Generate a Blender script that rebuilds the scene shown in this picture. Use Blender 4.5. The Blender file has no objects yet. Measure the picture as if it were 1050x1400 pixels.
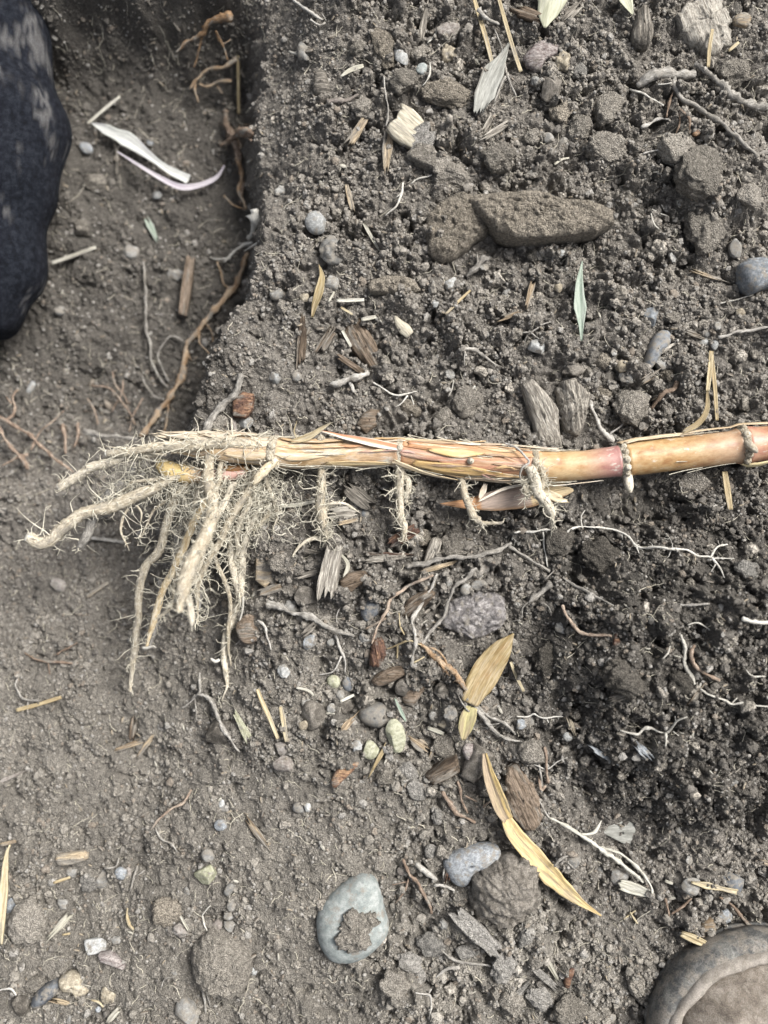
import bpy, bmesh, math, random
import numpy as np
from mathutils import Vector

# ---------------------------------------------------------------- camera, sky, sun, exposure
S = 0.0004                      # metres per photo pixel on the z = 0 plane
H = 0.50                        # camera height above that plane
HP = H / S
scene = bpy.context.scene
cam_d = bpy.data.cameras.new('camera')
cam = bpy.data.objects.new('camera', cam_d)
scene.collection.objects.link(cam)
cam.location = (0, 0, H)
cam_d.sensor_fit = 'VERTICAL'
cam_d.sensor_height = 24
cam_d.lens = 24 * H / (1400 * S)
cam_d.clip_start = 0.01
cam_d.clip_end = 100
cam_d.dof.use_dof = True
cam_d.dof.focus_distance = H - 0.010
cam_d.dof.aperture_fstop = 2.2
scene.camera = cam

SUN_EL, SUN_AZ = math.radians(50), math.radians(52)     # azimuth clockwise from +Y
world = bpy.data.worlds.new('World')
scene.world = world
world.use_nodes = True
wn = world.node_tree
sky = wn.nodes.new('ShaderNodeTexSky')
sky.sky_type = 'NISHITA'
sky.sun_disc = False
sky.sun_elevation = SUN_EL
sky.sun_rotation = SUN_AZ
sky.air_density = 1.0
sky.dust_density = 6.0
sky.ozone_density = 1.0
wn.nodes['Background'].inputs['Strength'].default_value = 0.092
haze = wn.nodes.new('ShaderNodeHueSaturation')          # thin overcast: the blue is mostly washed out
haze.inputs['Saturation'].default_value = 0.40
wn.links.new(sky.outputs[0], haze.inputs['Color'])
wn.links.new(haze.outputs[0], wn.nodes['Background'].inputs['Color'])
sun_d = bpy.data.lights.new('sun', 'SUN')
sun_d.energy = 2.7
sun_d.angle = math.radians(28)
sun_d.color = (1.0, 0.975, 0.94)
sun = bpy.data.objects.new('sun', sun_d)
scene.collection.objects.link(sun)
sd = Vector((math.cos(SUN_EL) * math.sin(SUN_AZ), math.cos(SUN_EL) * math.cos(SUN_AZ), math.sin(SUN_EL)))
sun.rotation_euler = sd.to_track_quat('Z', 'Y').to_euler()
sun.location = sd * 3
vs = scene.view_settings
vs.view_transform = 'Standard'
vs.look = 'None'
vs.gamma = 1
vs.use_curve_mapping = False
vs.exposure = 1.16

# ---------------------------------------------------------------- numeric helpers
rng = np.random.default_rng(7)
random.seed(7)

def sstep(a, b, x):
    t = np.clip((x - a) / (b - a), 0, 1)
    return t * t * (3 - 2 * t)

def hsh(ix, iy, seed):
    n = (ix.astype(np.int64) * 374761393 + iy.astype(np.int64) * 668265263 + seed * 974634777) & 0xFFFFFFFF
    n = ((n ^ (n >> 13)) * 1274126177) & 0xFFFFFFFF
    n = ((n ^ (n >> 16)) * 2246822519) & 0xFFFFFFFF
    return ((n ^ (n >> 15)) & 0xFFFFFF) / float(0x1000000)

def perlin(u, v, sc, seed):
    x, y = u / sc, v / sc
    ix, iy = np.floor(x), np.floor(y)
    fx, fy = x - ix, y - iy
    def g(dx, dy):
        a = hsh(ix + dx, iy + dy, seed) * 2 * np.pi
        return np.cos(a) * (fx - dx) + np.sin(a) * (fy - dy)
    w = lambda t: t * t * t * (t * (t * 6 - 15) + 10)
    wx, wy = w(fx), w(fy)
    a = g(0, 0) * (1 - wx) + g(1, 0) * wx
    b = g(0, 1) * (1 - wx) + g(1, 1) * wx
    return (a * (1 - wy) + b * wy) * 1.5

def clods(u, v, cell, seed, keep=0.8):
    """rounded lumps on a jittered lattice: height 0..1 of the tallest lump over each point"""
    x, y = u / cell, v / cell
    ix, iy = np.floor(x), np.floor(y)
    out = np.zeros_like(x)
    for dx in (-1, 0, 1):
        for dy in (-1, 0, 1):
            cx, cy = ix + dx, iy + dy
            jx, jy = cx + hsh(cx, cy, seed), cy + hsh(cx, cy, seed + 1)
            rr = 0.28 + 0.5 * hsh(cx, cy, seed + 2) ** 1.5
            on_ = hsh(cx, cy, seed + 3) < keep
            an = hsh(cx, cy, seed + 4) * np.pi
            el = 0.72 + 0.28 * hsh(cx, cy, seed + 5)
            ax, ay = x - jx, y - jy
            p = ax * np.cos(an) + ay * np.sin(an)
            q = (-ax * np.sin(an) + ay * np.cos(an)) / el
            d2 = (p * p + q * q) / (rr * rr)
            h = np.where(on_, np.sqrt(np.clip(1 - d2, 0, 1)) * rr, 0)
            out = np.maximum(out, h)
    return out

# ---------------------------------------------------------------- the lie of the land (all in photo pixels on the z = 0 plane)
def rim(v):
    return np.interp(v, [-200, 0, 150, 300, 390, 440, 520, 580, 680, 800, 1000, 1400, 1700],
                     [345, 338, 325, 345, 328, 295, 262, 245, 270, 325, 310, 200, 150])
def gauss(u, v, cu, cv, su, sv):
    return np.exp(-(((u - cu) / su) ** 2 + ((v - cv) / sv) ** 2))

def macro(u, v):
    z = np.zeros_like(u)
    d = np.sqrt(((u - 955) / 225) ** 2 + ((v - 905) / 235) ** 2)
    d = d + 0.10 * perlin(u, v, 70, 91)
    z += 78 * (1 - sstep(0.45, 1.06, d))
    d2 = np.sqrt(((u - 965) / 105) ** 2 + ((v - 235) / 95) ** 2) + 0.16 * perlin(u, v, 45, 92)
    z += 30 * (1 - sstep(0.45, 1.0, d2))
    z += 16 * gauss(u, v, 700, 200, 90, 60) + 12 * gauss(u, v, 850, 60, 90, 60)
    z -= 24 * gauss(u, v, 680, 730, 90, 40) + 16 * gauss(u, v, 880, 690, 60, 30) + 18 * gauss(u, v, 470, 690, 130, 45)
    z -= 16 * gauss(u, v, 470, 480, 60, 30)
    z += 14 * gauss(u, v, 660, 1330, 80, 60)
    R = rim(v) + 9 * perlin(v, v * 0 + 3.3, 42, 94) + 6 * perlin(u, v, 17, 95)
    wid = np.interp(v, [-200, 560, 640, 800, 1400], [42, 34, 60, 170, 200])
    L = np.interp(v, [-200, 480, 600, 700, 850, 1000, 1200, 1400, 1600],
                  [-215, -205, -175, -160, -130, -95, -55, -22, -15])
    m = 1 - sstep(R - wid, R + wid * 0.6, u)
    mt = sstep(-130, 40, v + 16 * perlin(u, v, 60, 93))
    ml = sstep(-420, -240, u)
    z += L * m * mt * ml
    z += -92 * (1 - sstep(325, 470, u)) * (1 - sstep(210, 340, v)) * (1 - m)
    return z

def soft(u, v):
    """1 where the soil is loose and crumbly, small where it is fine and smoothed"""
    low = 0.38 - 0.24 * (1 - sstep(240, 330, v))
    a = low + (1 - low) * sstep(310 + 75 * (1 - sstep(220, 330, v)), 480 + 30 * (1 - sstep(220, 330, v)), u + 50 * perlin(u, v, 80, 70))
    b = 1 - 0.62 * gauss(u, v, 420, 1170, 150, 130) - 0.12 * sstep(980, 1100, v) * (1 - sstep(480, 640, u)) + 0.45 * gauss(u, v, 90, 1330, 170, 110)
    b = b - 0.35 * gauss(u, v, 800, 1320, 90, 80)
    patch = 0.45 + 0.55 * sstep(-0.22, 0.22, perlin(u, v, 120, 71) + 0.4 * perlin(u, v, 42, 72))
    heap = 1 - sstep(0.8, 1.1, np.sqrt(((u - 955) / 225) ** 2 + ((v - 905) / 235) ** 2))
    return np.clip(np.maximum(a * np.clip(b, 0.2, 1) * patch, 0.95 * heap), 0.08, 1)

def detail(u, v):
    k = soft(u, v)
    wu = u + 7 * perlin(u, v, 26, 62) + 2.5 * perlin(u, v, 8, 66)
    wv = v + 7 * perlin(u, v, 26, 63) + 2.5 * perlin(u, v, 8, 67)
    z = 16 * perlin(u, v, 130, 1) + 11 * perlin(u, v, 55, 2) * (0.35 + 0.65 * k) + 6 * perlin(u, v, 24, 3)
    sel = sstep(-0.30, 0.25, perlin(u, v, 90, 61))
    z += k * sel * 34 * clods(wu, wv, 46, 10, 0.5)
    z += k * 25 * clods(wu, wv, 24, 20, 0.6)
    z += (0.12 + 0.88 * k) * 15 * clods(wu, wv, 12.5, 30, 0.75)
    z += (0.22 + 0.78 * k) * 9 * clods(u, v, 7.2, 40, 0.8)
    z += 1.6 * perlin(u, v, 9, 5) + 1.5 * perlin(u, v, 4.2, 6) + (0.45 + 0.55 * k) * 4.5 * clods(u, v, 4.6, 45, 0.7)
    # open cracks and hollows between the lumps
    r = np.abs(perlin(wu, wv, 62, 50)) + 0.30 * np.abs(perlin(wu, wv, 20, 51))
    z -= (3 + 17 * k) * np.exp(-(r / 0.075) ** 2)
    h = perlin(wu, wv, 38, 55) + 0.5 * perlin(wu, wv, 15, 56)
    z -= k * 20 * sstep(0.42, 0.75, h)
    return z

u0, u1, v0, v1, DU = -145.0, 1130.0, -180.0, 1490.0, 1.75
gu = np.arange(u0, u1, DU)
gv = np.arange(v0, v1, DU)
step = DU * 1.35 ** np.arange(1, 30)
ou = np.cumsum(step)
ou = ou[ou < 14000]
GU = np.concatenate([u0 - ou[::-1], gu, gu[-1] + ou])
GV = np.concatenate([v0 - ou[::-1], gv, gv[-1] + ou])
UU, VV = np.meshgrid(GU, GV)
ZM = macro(UU, VV)
ZG = ZM + detail(UU, VV)

def bil(Z, u, v):
    u = np.asarray(u, float); v = np.asarray(v, float)
    i = np.clip(np.searchsorted(GU, u) - 1, 0, len(GU) - 2)
    j = np.clip(np.searchsorted(GV, v) - 1, 0, len(GV) - 2)
    a = np.clip((u - GU[i]) / (GU[i + 1] - GU[i]), 0, 1)
    b = np.clip((v - GV[j]) / (GV[j + 1] - GV[j]), 0, 1)
    return (Z[j, i] * (1 - a) + Z[j, i + 1] * a) * (1 - b) + (Z[j + 1, i] * (1 - a) + Z[j + 1, i + 1] * a) * b

def gz(u, v): return bil(ZG, u, v)
def uv_at(px, py, z):
    f = (HP - z) / HP
    return 525 + (px - 525) * f, 700 + (py - 700) * f
def hit(px, py, Z=None):
    """ground point (u, v, z) that stands at a photo pixel"""
    Z = ZG if Z is None else Z
    px = np.asarray(px, float); py = np.asarray(py, float)
    lo = np.full(px.shape, -330.0); hi = np.full(px.shape, 160.0)
    # march down from above: first z where the ray is under the ground
    z = hi.copy(); found = np.zeros(px.shape, bool); zz = hi.copy()
    for s in range(99):
        cur = hi + (lo - hi) * s / 98
        a, b = uv_at(px, py, cur)
        under = (bil(Z, a, b) >= cur) & ~found
        zz = np.where(under, cur, zz); found |= under
    zz = np.where(found, zz, lo)
    a_, b_ = zz, zz + 5.0
    for s in range(8):
        mid = (a_ + b_) / 2
        a, b = uv_at(px, py, mid)
        un = bil(Z, a, b) >= mid
        a_ = np.where(un, mid, a_); b_ = np.where(un, b_, mid)
    z = (a_ + b_) / 2
    a, b = uv_at(px, py, z)
    return a, b, z
def w3(u, v, z):
    return np.stack([(np.asarray(u) - 525) * S, (700 - np.asarray(v)) * S, np.asarray(z) * S], -1)
def at(px, py, z):
    """world point seen at a photo pixel at height z (pixels)"""
    u, v = uv_at(np.asarray(px, float), np.asarray(py, float), np.asarray(z, float))
    return w3(u, v, np.broadcast_to(z, np.shape(u)))

# ---------------------------------------------------------------- mesh collecting
class MB:
    def __init__(self):
        self.V, self.Q, self.T, self.ST, self.C, self.n = [], [], [], [], [], 0
    def add(self, V, Q=None, T=None, st=None, col=None):
        V = np.asarray(V, float)
        self.V.append(V)
        if Q is not None and len(Q): self.Q.append(np.asarray(Q, int) + self.n)
        if T is not None and len(T): self.T.append(np.asarray(T, int) + self.n)
        self.ST.append(V.copy() if st is None else np.asarray(st, float))
        c = np.zeros((len(V), 4)) if col is None else np.broadcast_to(np.asarray(col, float), (len(V), 4))
        self.C.append(c)
        self.n += len(V)
        return self
    def build(self, name, mat, parent=None, origin=None, smooth=True):
        V = np.concatenate(self.V); ST = np.concatenate(self.ST); C = np.concatenate(self.C)
        if origin is None:
            if parent is not None: origin = np.array(parent.get('_o', (0, 0, 0)))
            else:
                origin = (V.min(0) + V.max(0)) / 2; origin[2] = V[:, 2].min()
        origin = np.asarray(origin, float)
        me = bpy.data.meshes.new(name)
        nq = sum(map(len, self.Q)); nt = sum(map(len, self.T))
        idx = []
        if nq: idx.append(np.concatenate(self.Q).ravel())
        if nt: idx.append(np.concatenate(self.T).ravel())
        idx = np.concatenate(idx).astype(np.int32)
        tot = np.concatenate([np.full(nq, 4, np.int32), np.full(nt, 3, np.int32)])
        start = np.concatenate([[0], np.cumsum(tot)[:-1]]).astype(np.int32)
        me.vertices.add(len(V)); me.loops.add(len(idx)); me.polygons.add(len(tot))
        me.vertices.foreach_set('co', (V - origin).astype(np.float32).ravel())
        me.loops.foreach_set('vertex_index', idx)
        me.polygons.foreach_set('loop_start', start)
        me.polygons.foreach_set('use_smooth', np.full(len(tot), smooth, bool))
        a = me.attributes.new('st', 'FLOAT_VECTOR', 'POINT')
        a.data.foreach_set('vector', (ST - (origin if np.allclose(ST.shape, V.shape) and np.allclose(ST, V) else 0)).astype(np.float32).ravel())
        c = me.attributes.new('tint', 'FLOAT_COLOR', 'POINT')
        c.data.foreach_set('color', C.astype(np.float32).ravel())
        me.update(calc_edges=True)
        me.validate()
        me.materials.append(mat)
        o = bpy.data.objects.new(name, me)
        scene.collection.objects.link(o)
        if parent is None:
            o.location = origin
        else:
            o.parent = parent
        o['_o'] = list(origin)
        return o

def tag(o, label, cat, group=None, kind=None):
    if label: o['label'] = label
    if cat: o['category'] = cat
    if group: o['group'] = group
    if kind: o['kind'] = kind
    return o
def empty(name, origin, label, cat, group=None):
    o = bpy.data.objects.new(name, None)
    scene.collection.objects.link(o)
    o.location = origin
    o.empty_display_size = 0.01
    o['_o'] = [float(x) for x in origin]
    return tag(o, label, cat, group)

# ---------------------------------------------------------------- materials
SOIL = (0.190, 0.175, 0.151)
def M(name, c0, c1, c2, sc=500, st=(1, 1, 1), world=False, cells=0.0, rough=0.9, bump=0.4, bsc=2600, soil=0.0, var=0.25, tint=False, spec=0.15, grain=0.5, dist=0.0006, soilc=SOIL, ssc=260):
    m = bpy.data.materials.new(name)
    m.use_nodes = True
    nt = m.node_tree; N = nt.nodes; L = nt.links
    b = N['Principled BSDF']
    b.inputs['Roughness'].default_value = rough
    b.inputs['Specular IOR Level'].default_value = spec
    at_ = N.new('ShaderNodeAttribute'); at_.attribute_name = 'st'
    if world:
        at_ = N.new('ShaderNodeNewGeometry')
    oi = N.new('ShaderNodeObjectInfo')
    mp = N.new('ShaderNodeVectorMath'); mp.operation = 'MULTIPLY_ADD'
    mp.inputs[1].default_value = st
    L.new(at_.outputs['Position' if world else 'Vector'], mp.inputs[0])
    cb = N.new('ShaderNodeCombineXYZ')
    for k in range(3): L.new(oi.outputs['Random'], cb.inputs[k])
    L.new(cb.outputs[0], mp.inputs[2])
    def noise(scale, det=6, ro=0.6):
        n = N.new('ShaderNodeTexNoise'); n.inputs['Scale'].default_value = scale
        n.inputs['Detail'].default_value = det; n.inputs['Roughness'].default_value = ro
        L.new(mp.outputs[0], n.inputs['Vector']); return n
    n1 = noise(sc)
    ma = N.new('ShaderNodeMath'); ma.operation = 'MULTIPLY_ADD'
    L.new(oi.outputs['Random'], ma.inputs[0]); ma.inputs[1].default_value = var; ma.inputs[2].default_value = -var / 2
    ad = N.new('ShaderNodeMath'); ad.operation = 'ADD'
    L.new(n1.outputs['Fac'], ad.inputs[0]); L.new(ma.outputs[0], ad.inputs[1])
    rp = N.new('ShaderNodeValToRGB')
    el = rp.color_ramp.elements
    el[0].position = 0.34; el[0].color = (*c0, 1)
    el[1].position = 0.66; el[1].color = (*c2, 1)
    e = el.new(0.5); e.color = (*c1, 1)
    L.new(ad.outputs[0], rp.inputs[0])
    n2 = noise(bsc, 4, 0.7)
    mr = N.new('ShaderNodeMapRange'); mr.inputs[1].default_value = 0.33; mr.inputs[2].default_value = 0.67
    mr.inputs[3].default_value = 1 - grain; mr.inputs[4].default_value = 1 + grain
    L.new(n2.outputs['Fac'], mr.inputs[0])
    mu = N.new('ShaderNodeMix'); mu.data_type = 'RGBA'; mu.blend_type = 'MULTIPLY'; mu.inputs[0].default_value = 1
    L.new(mr.outputs[0], mu.inputs[7])
    col = rp.outputs['Color']
    if tint:
        t = N.new('ShaderNodeAttribute'); t.attribute_name = 'tint'
        if world: t.attribute_type = 'INSTANCER'
        mx = N.new('ShaderNodeMix'); mx.data_type = 'RGBA'
        L.new(t.outputs['Alpha'], mx.inputs[0]); L.new(col, mx.inputs[6]); L.new(t.outputs['Color'], mx.inputs[7])
        col = mx.outputs[2]
    L.new(col, mu.inputs[6])
    out = mu.outputs[2]
    if soil > 0:
        n3 = noise(ssc, 7, 0.65)
        th = N.new('ShaderNodeMapRange')
        c = 0.72 - 0.44 * soil
        th.inputs[1].default_value = c - 0.05; th.inputs[2].default_value = c + 0.07
        L.new(n3.outputs['Fac'], th.inputs[0])
        mx2 = N.new('ShaderNodeMix'); mx2.data_type = 'RGBA'
        L.new(th.outputs[0], mx2.inputs[0]); L.new(out, mx2.inputs[6])
        sm = N.new('ShaderNodeMix'); sm.data_type = 'RGBA'; sm.blend_type = 'MULTIPLY'; sm.inputs[0].default_value = 1
        sm.inputs[6].default_value = (*soilc, 1); L.new(mr.outputs[0], sm.inputs[7])
        L.new(sm.outputs[2], mx2.inputs[7])
        out = mx2.outputs[2]
    L.new(out, b.inputs['Base Color'])
    bm_ = N.new('ShaderNodeBump'); bm_.inputs['Strength'].default_value = bump; bm_.inputs['Distance'].default_value = dist
    sb = N.new('ShaderNodeMath'); sb.operation = 'ADD'
    L.new(n2.outputs['Fac'], sb.inputs[0]); L.new(n1.outputs['Fac'], sb.inputs[1])
    hs = sb.outputs[0]
    if cells > 0:                                       # sand grains: little domes
        vo = N.new('ShaderNodeTexVoronoi'); vo.inputs['Scale'].default_value = 1500
        L.new(mp.outputs[0], vo.inputs['Vector'])
        sc_ = N.new('ShaderNodeMath'); sc_.operation = 'MULTIPLY_ADD'
        L.new(vo.outputs['Distance'], sc_.inputs[0]); sc_.inputs[1].default_value = -cells; L.new(hs, sc_.inputs[2])
        hs = sc_.outputs[0]
    L.new(hs, bm_.inputs['Height'])
    L.new(bm_.outputs[0], b.inputs['Normal'])
    return m

F = (0.10, 1, 1)                 # streaks along a strip
MT = dict(
    ground=M('soil_ground', (0.126, 0.116, 0.103), (0.222, 0.204, 0.179), (0.358, 0.332, 0.293), sc=420, bump=1.0, bsc=2100, grain=0.70, tint=True, var=0, dist=0.0014, cells=1.2),
    crumb=M('soil_crumb', (0.135, 0.124, 0.109), (0.228, 0.211, 0.185), (0.373, 0.347, 0.308), sc=420, bump=0.9, bsc=2400, grain=0.6, tint=True, var=0, dist=0.0008, world=True),
    clod=M('soil_clod', (0.146, 0.134, 0.114), (0.237, 0.217, 0.186), (0.359, 0.331, 0.287), sc=600, bump=1.0, bsc=2100, grain=0.70, var=0.2, dist=0.0013, cells=1.2),
    clod_dark=M('soil_clod_dark', (0.049, 0.045, 0.038), (0.084, 0.076, 0.065), (0.138, 0.126, 0.108), sc=600, bump=1.0, bsc=2100, grain=0.75, var=0.2, dist=0.0013, cells=1.2),  # darker version of the clod colours, used on the heap
    clod_brown=M('soil_clod_brown', (0.122, 0.109, 0.087), (0.214, 0.189, 0.154), (0.338, 0.301, 0.246), sc=600, bump=1.0, bsc=2100, grain=0.70, var=0.2, dist=0.0013, cells=1.2),
    clod_pale=M('soil_clod_pale', (0.147, 0.142, 0.130), (0.246, 0.234, 0.212), (0.382, 0.363, 0.332), sc=500, bump=1.0, bsc=2100, grain=0.55, var=0.2, dist=0.0013, cells=1.0),
    grey=M('stone_grey', (0.121, 0.119, 0.112), (0.187, 0.184, 0.173), (0.275, 0.270, 0.253), sc=420, bump=0.6, soil=0.50, grain=0.3, rough=0.8),
    pale=M('stone_pale', (0.194, 0.198, 0.194), (0.290, 0.295, 0.286), (0.396, 0.400, 0.387), sc=700, bump=0.6, soil=0.38, grain=0.3, rough=0.8),
    blue=M('stone_blue', (0.11, 0.12, 0.13), (0.18, 0.193, 0.205), (0.29, 0.305, 0.315), sc=600, bump=0.5, soil=0.42, grain=0.35, rough=0.7),
    slate=M('stone_slate', (0.060, 0.065, 0.072), (0.102, 0.109, 0.118), (0.168, 0.178, 0.187), sc=300, bump=0.4, soil=0.46, grain=0.3, rough=0.7),
    green=M('stone_greygreen', (0.147, 0.167, 0.163), (0.201, 0.221, 0.213), (0.279, 0.294, 0.283), sc=300, bump=0.35, soil=0.30, grain=0.26, rough=0.8, ssc=170),
    tan=M('stone_tan', (0.153, 0.131, 0.099), (0.252, 0.221, 0.167), (0.378, 0.342, 0.270), sc=500, bump=0.5, soil=0.3, grain=0.35),
    yellowgreen=M('stone_olive', (0.160, 0.160, 0.104), (0.248, 0.248, 0.176), (0.336, 0.336, 0.256), sc=500, bump=0.4, soil=0.25, grain=0.3),
    pinkish=M('stone_pink', (0.110, 0.096, 0.086), (0.175, 0.155, 0.139), (0.258, 0.240, 0.221), sc=600, bump=0.4, soil=0.35, grain=0.4),
    purple=M('rock_purple', (0.088, 0.081, 0.078), (0.169, 0.158, 0.154), (0.317, 0.300, 0.290), sc=300, bump=1.0, bsc=900, soil=0.35, grain=0.30, dist=0.0014),
    rockbrown=M('rock_brown', (0.061, 0.055, 0.047), (0.116, 0.105, 0.090), (0.197, 0.180, 0.157), sc=260, bump=0.8, bsc=1500, soil=0.25, grain=0.5, dist=0.0012),
    wgrey=M('wood_grey', (0.086, 0.078, 0.067), (0.196, 0.178, 0.152), (0.380, 0.356, 0.310), sc=900, st=F, bump=0.9, bsc=2200, soil=0.25, grain=0.45, dist=0.0010),
    wtan=M('wood_tan', (0.124, 0.091, 0.059), (0.211, 0.163, 0.110), (0.320, 0.262, 0.181), sc=900, st=F, bump=0.7, bsc=2200, soil=0.50, grain=0.5),
    wpale=M('wood_pale', (0.230, 0.204, 0.156), (0.319, 0.291, 0.227), (0.402, 0.374, 0.300), sc=900, st=F, bump=0.7, bsc=2000, soil=0.36, grain=0.35),
    wbrown=M('wood_brown', (0.053, 0.040, 0.030), (0.112, 0.085, 0.061), (0.203, 0.160, 0.123), sc=800, st=F, bump=0.9, bsc=2200, soil=0.35, grain=0.5, dist=0.0010),
    bark=M('bark_red', (0.072, 0.043, 0.034), (0.153, 0.089, 0.060), (0.306, 0.196, 0.119), sc=600, st=(0.3, 1, 1), bump=0.9, bsc=2000, soil=0.35, grain=0.5, dist=0.0010),
    barkpurple=M('bark_purple', (0.068, 0.053, 0.052), (0.136, 0.111, 0.104), (0.272, 0.246, 0.232), sc=700, st=(0.4, 1, 1), bump=0.8, soil=0.25, grain=0.5),
    straw=M('straw', (0.226, 0.175, 0.096), (0.312, 0.256, 0.154), (0.393, 0.345, 0.237), sc=900, st=F, bump=0.5, soil=0.28, grain=0.22, rough=0.6, spec=0.3),
    strawpale=M('straw_pale', (0.264, 0.251, 0.201), (0.352, 0.339, 0.283), (0.428, 0.415, 0.365), sc=900, st=F, bump=0.5, soil=0.34, grain=0.22, rough=0.65, spec=0.3),
    leafy=M('leaf_yellow', (0.152, 0.109, 0.045), (0.237, 0.188, 0.100), (0.303, 0.255, 0.163), sc=500, st=F, bump=0.4, bsc=1800, soil=0.44, grain=0.3, rough=0.7, spec=0.25, tint=True, soilc=(0.27, 0.22, 0.14), ssc=420),
    leafgrey=M('leaf_grey', (0.117, 0.117, 0.105), (0.187, 0.187, 0.168), (0.257, 0.257, 0.234), sc=500, st=F, bump=0.4, soil=0.25, grain=0.3, rough=0.75),
    leafgreen=M('leaf_green', (0.132, 0.173, 0.135), (0.199, 0.236, 0.192), (0.271, 0.294, 0.254), sc=500, st=F, bump=0.3, soil=0.05, grain=0.18, rough=0.55, spec=0.35),
    leafpale=M('leaf_pale', (0.242, 0.242, 0.170), (0.314, 0.314, 0.230), (0.375, 0.369, 0.291), sc=500, st=F, bump=0.3, soil=0.05, grain=0.15, rough=0.55, spec=0.35),
    lilac=M('sheath_lilac', (0.235, 0.225, 0.244), (0.326, 0.326, 0.323), (0.418, 0.428, 0.396), sc=400, st=F, bump=0.25, soil=0.08, grain=0.15, rough=0.5, spec=0.4, tint=True),
    cream=M('root_cream', (0.259, 0.224, 0.166), (0.382, 0.344, 0.270), (0.488, 0.448, 0.370), sc=600, st=(0.5, 1, 1), bump=0.5, bsc=1700, soil=0.36, grain=0.3, dist=0.0007, soilc=(0.22, 0.20, 0.165), tint=True),
    gold=M('root_gold', (0.341, 0.256, 0.141), (0.444, 0.359, 0.229), (0.530, 0.469, 0.352), sc=600, st=(0.4, 1, 1), bump=0.5, bsc=1700, soil=0.2, grain=0.25, soilc=(0.36, 0.33, 0.27)),
    hair=M('root_hair', (0.360, 0.334, 0.266), (0.471, 0.441, 0.360), (0.573, 0.548, 0.461), sc=300, bump=0.1, grain=0.3, var=0),
    orange=M('root_orange', (0.146, 0.090, 0.050), (0.249, 0.166, 0.099), (0.353, 0.275, 0.193), sc=400, st=(0.4, 1, 1), bump=0.7, soil=0.38, grain=0.35),
    rgrey=M('root_grey', (0.142, 0.133, 0.119), (0.247, 0.233, 0.209), (0.361, 0.347, 0.318), sc=700, st=(0.4, 1, 1), bump=0.6, soil=0.28, grain=0.35),
    rwhite=M('root_white', (0.299, 0.285, 0.250), (0.392, 0.378, 0.335), (0.485, 0.470, 0.428), sc=700, bump=0.3, soil=0.15, grain=0.25),
    rbrown=M('root_brown', (0.11, 0.08, 0.058), (0.20, 0.15, 0.115), (0.32, 0.26, 0.205), sc=700, st=(0.4, 1, 1), bump=0.6, soil=0.3, grain=0.4),
    culm=M('bamboo_skin', (0.233, 0.114, 0.044), (0.333, 0.210, 0.095), (0.404, 0.288, 0.157), sc=230, st=(0.5, 1, 1), bump=0.12, bsc=1500, soil=0.16, grain=0.13, rough=0.42, spec=0.45, tint=True, soilc=(0.50, 0.47, 0.40), ssc=330),
    culmold=M('bamboo_skin_dusty', (0.258, 0.158, 0.073), (0.382, 0.276, 0.159), (0.442, 0.356, 0.268), sc=330, st=(0.25, 1, 1), bump=0.4, bsc=1500, soil=0.36, grain=0.28, rough=0.6, tint=True, soilc=(0.40, 0.375, 0.315), ssc=330),
    sheath=M('sheath_dry', (0.258, 0.161, 0.079), (0.395, 0.286, 0.162), (0.494, 0.414, 0.323), sc=500, st=F, bump=0.5, bsc=1800, soil=0.12, grain=0.25, rough=0.55, spec=0.3, tint=True, soilc=(0.42, 0.39, 0.33)),
    node=M('bamboo_node', (0.216, 0.180, 0.131), (0.378, 0.338, 0.261), (0.522, 0.486, 0.405), sc=900, bump=0.9, bsc=1900, soil=0.25, grain=0.45, dist=0.0009, soilc=(0.17, 0.15, 0.125)),
    rubber=M('boot_rubber', (0.069, 0.070, 0.069), (0.131, 0.130, 0.121), (0.250, 0.240, 0.213), sc=110, bump=0.35, bsc=1300, soil=0.5, grain=0.4, rough=0.75, soilc=(0.165, 0.15, 0.13), ssc=130),
    welt=M('boot_welt', (0.13, 0.115, 0.10), (0.20, 0.18, 0.155), (0.28, 0.255, 0.225), sc=200, bump=0.6, bsc=1700, soil=0.3, grain=0.3),
    suede=M('boot_suede', (0.106, 0.090, 0.075), (0.185, 0.159, 0.132), (0.302, 0.269, 0.231), sc=120, bump=0.9, bsc=1800, soil=0.4, grain=0.4, soilc=(0.22, 0.195, 0.165), dist=0.0010),
    cloth=M('navy_cloth', (0.0030, 0.0036, 0.0055), (0.0055, 0.0066, 0.0100), (0.0120, 0.0140, 0.0190), sc=300, bump=0.4, bsc=1500, soil=0.0, grain=0.35, rough=0.95, tint=True),
)

# pale hairline cracks in the old rubber of the boot
nt = MT['rubber'].node_tree; N, L = nt.nodes, nt.links
bs = N['Principled BSDF']; old = bs.inputs['Base Color'].links[0].from_socket
ca = N.new('ShaderNodeAttribute'); ca.attribute_name = 'st'
cn = N.new('ShaderNodeTexNoise'); cn.inputs['Scale'].default_value = 160
L.new(ca.outputs['Vector'], cn.inputs['Vector'])
cm = N.new('ShaderNodeVectorMath'); cm.operation = 'MULTIPLY_ADD'; cm.inputs[1].default_value = (0.018, 0.018, 0.018)
L.new(cn.outputs['Color'], cm.inputs[0]); L.new(ca.outputs['Vector'], cm.inputs[2])
cv = N.new('ShaderNodeTexVoronoi'); cv.feature = 'DISTANCE_TO_EDGE'; cv.inputs['Scale'].default_value = 62
L.new(cm.outputs[0], cv.inputs['Vector'])
cr = N.new('ShaderNodeMapRange'); cr.inputs[1].default_value = 0.0; cr.inputs[2].default_value = 0.035; cr.inputs[3].default_value = 0.32; cr.inputs[4].default_value = 0.0
L.new(cv.outputs['Distance'], cr.inputs[0])
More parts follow.
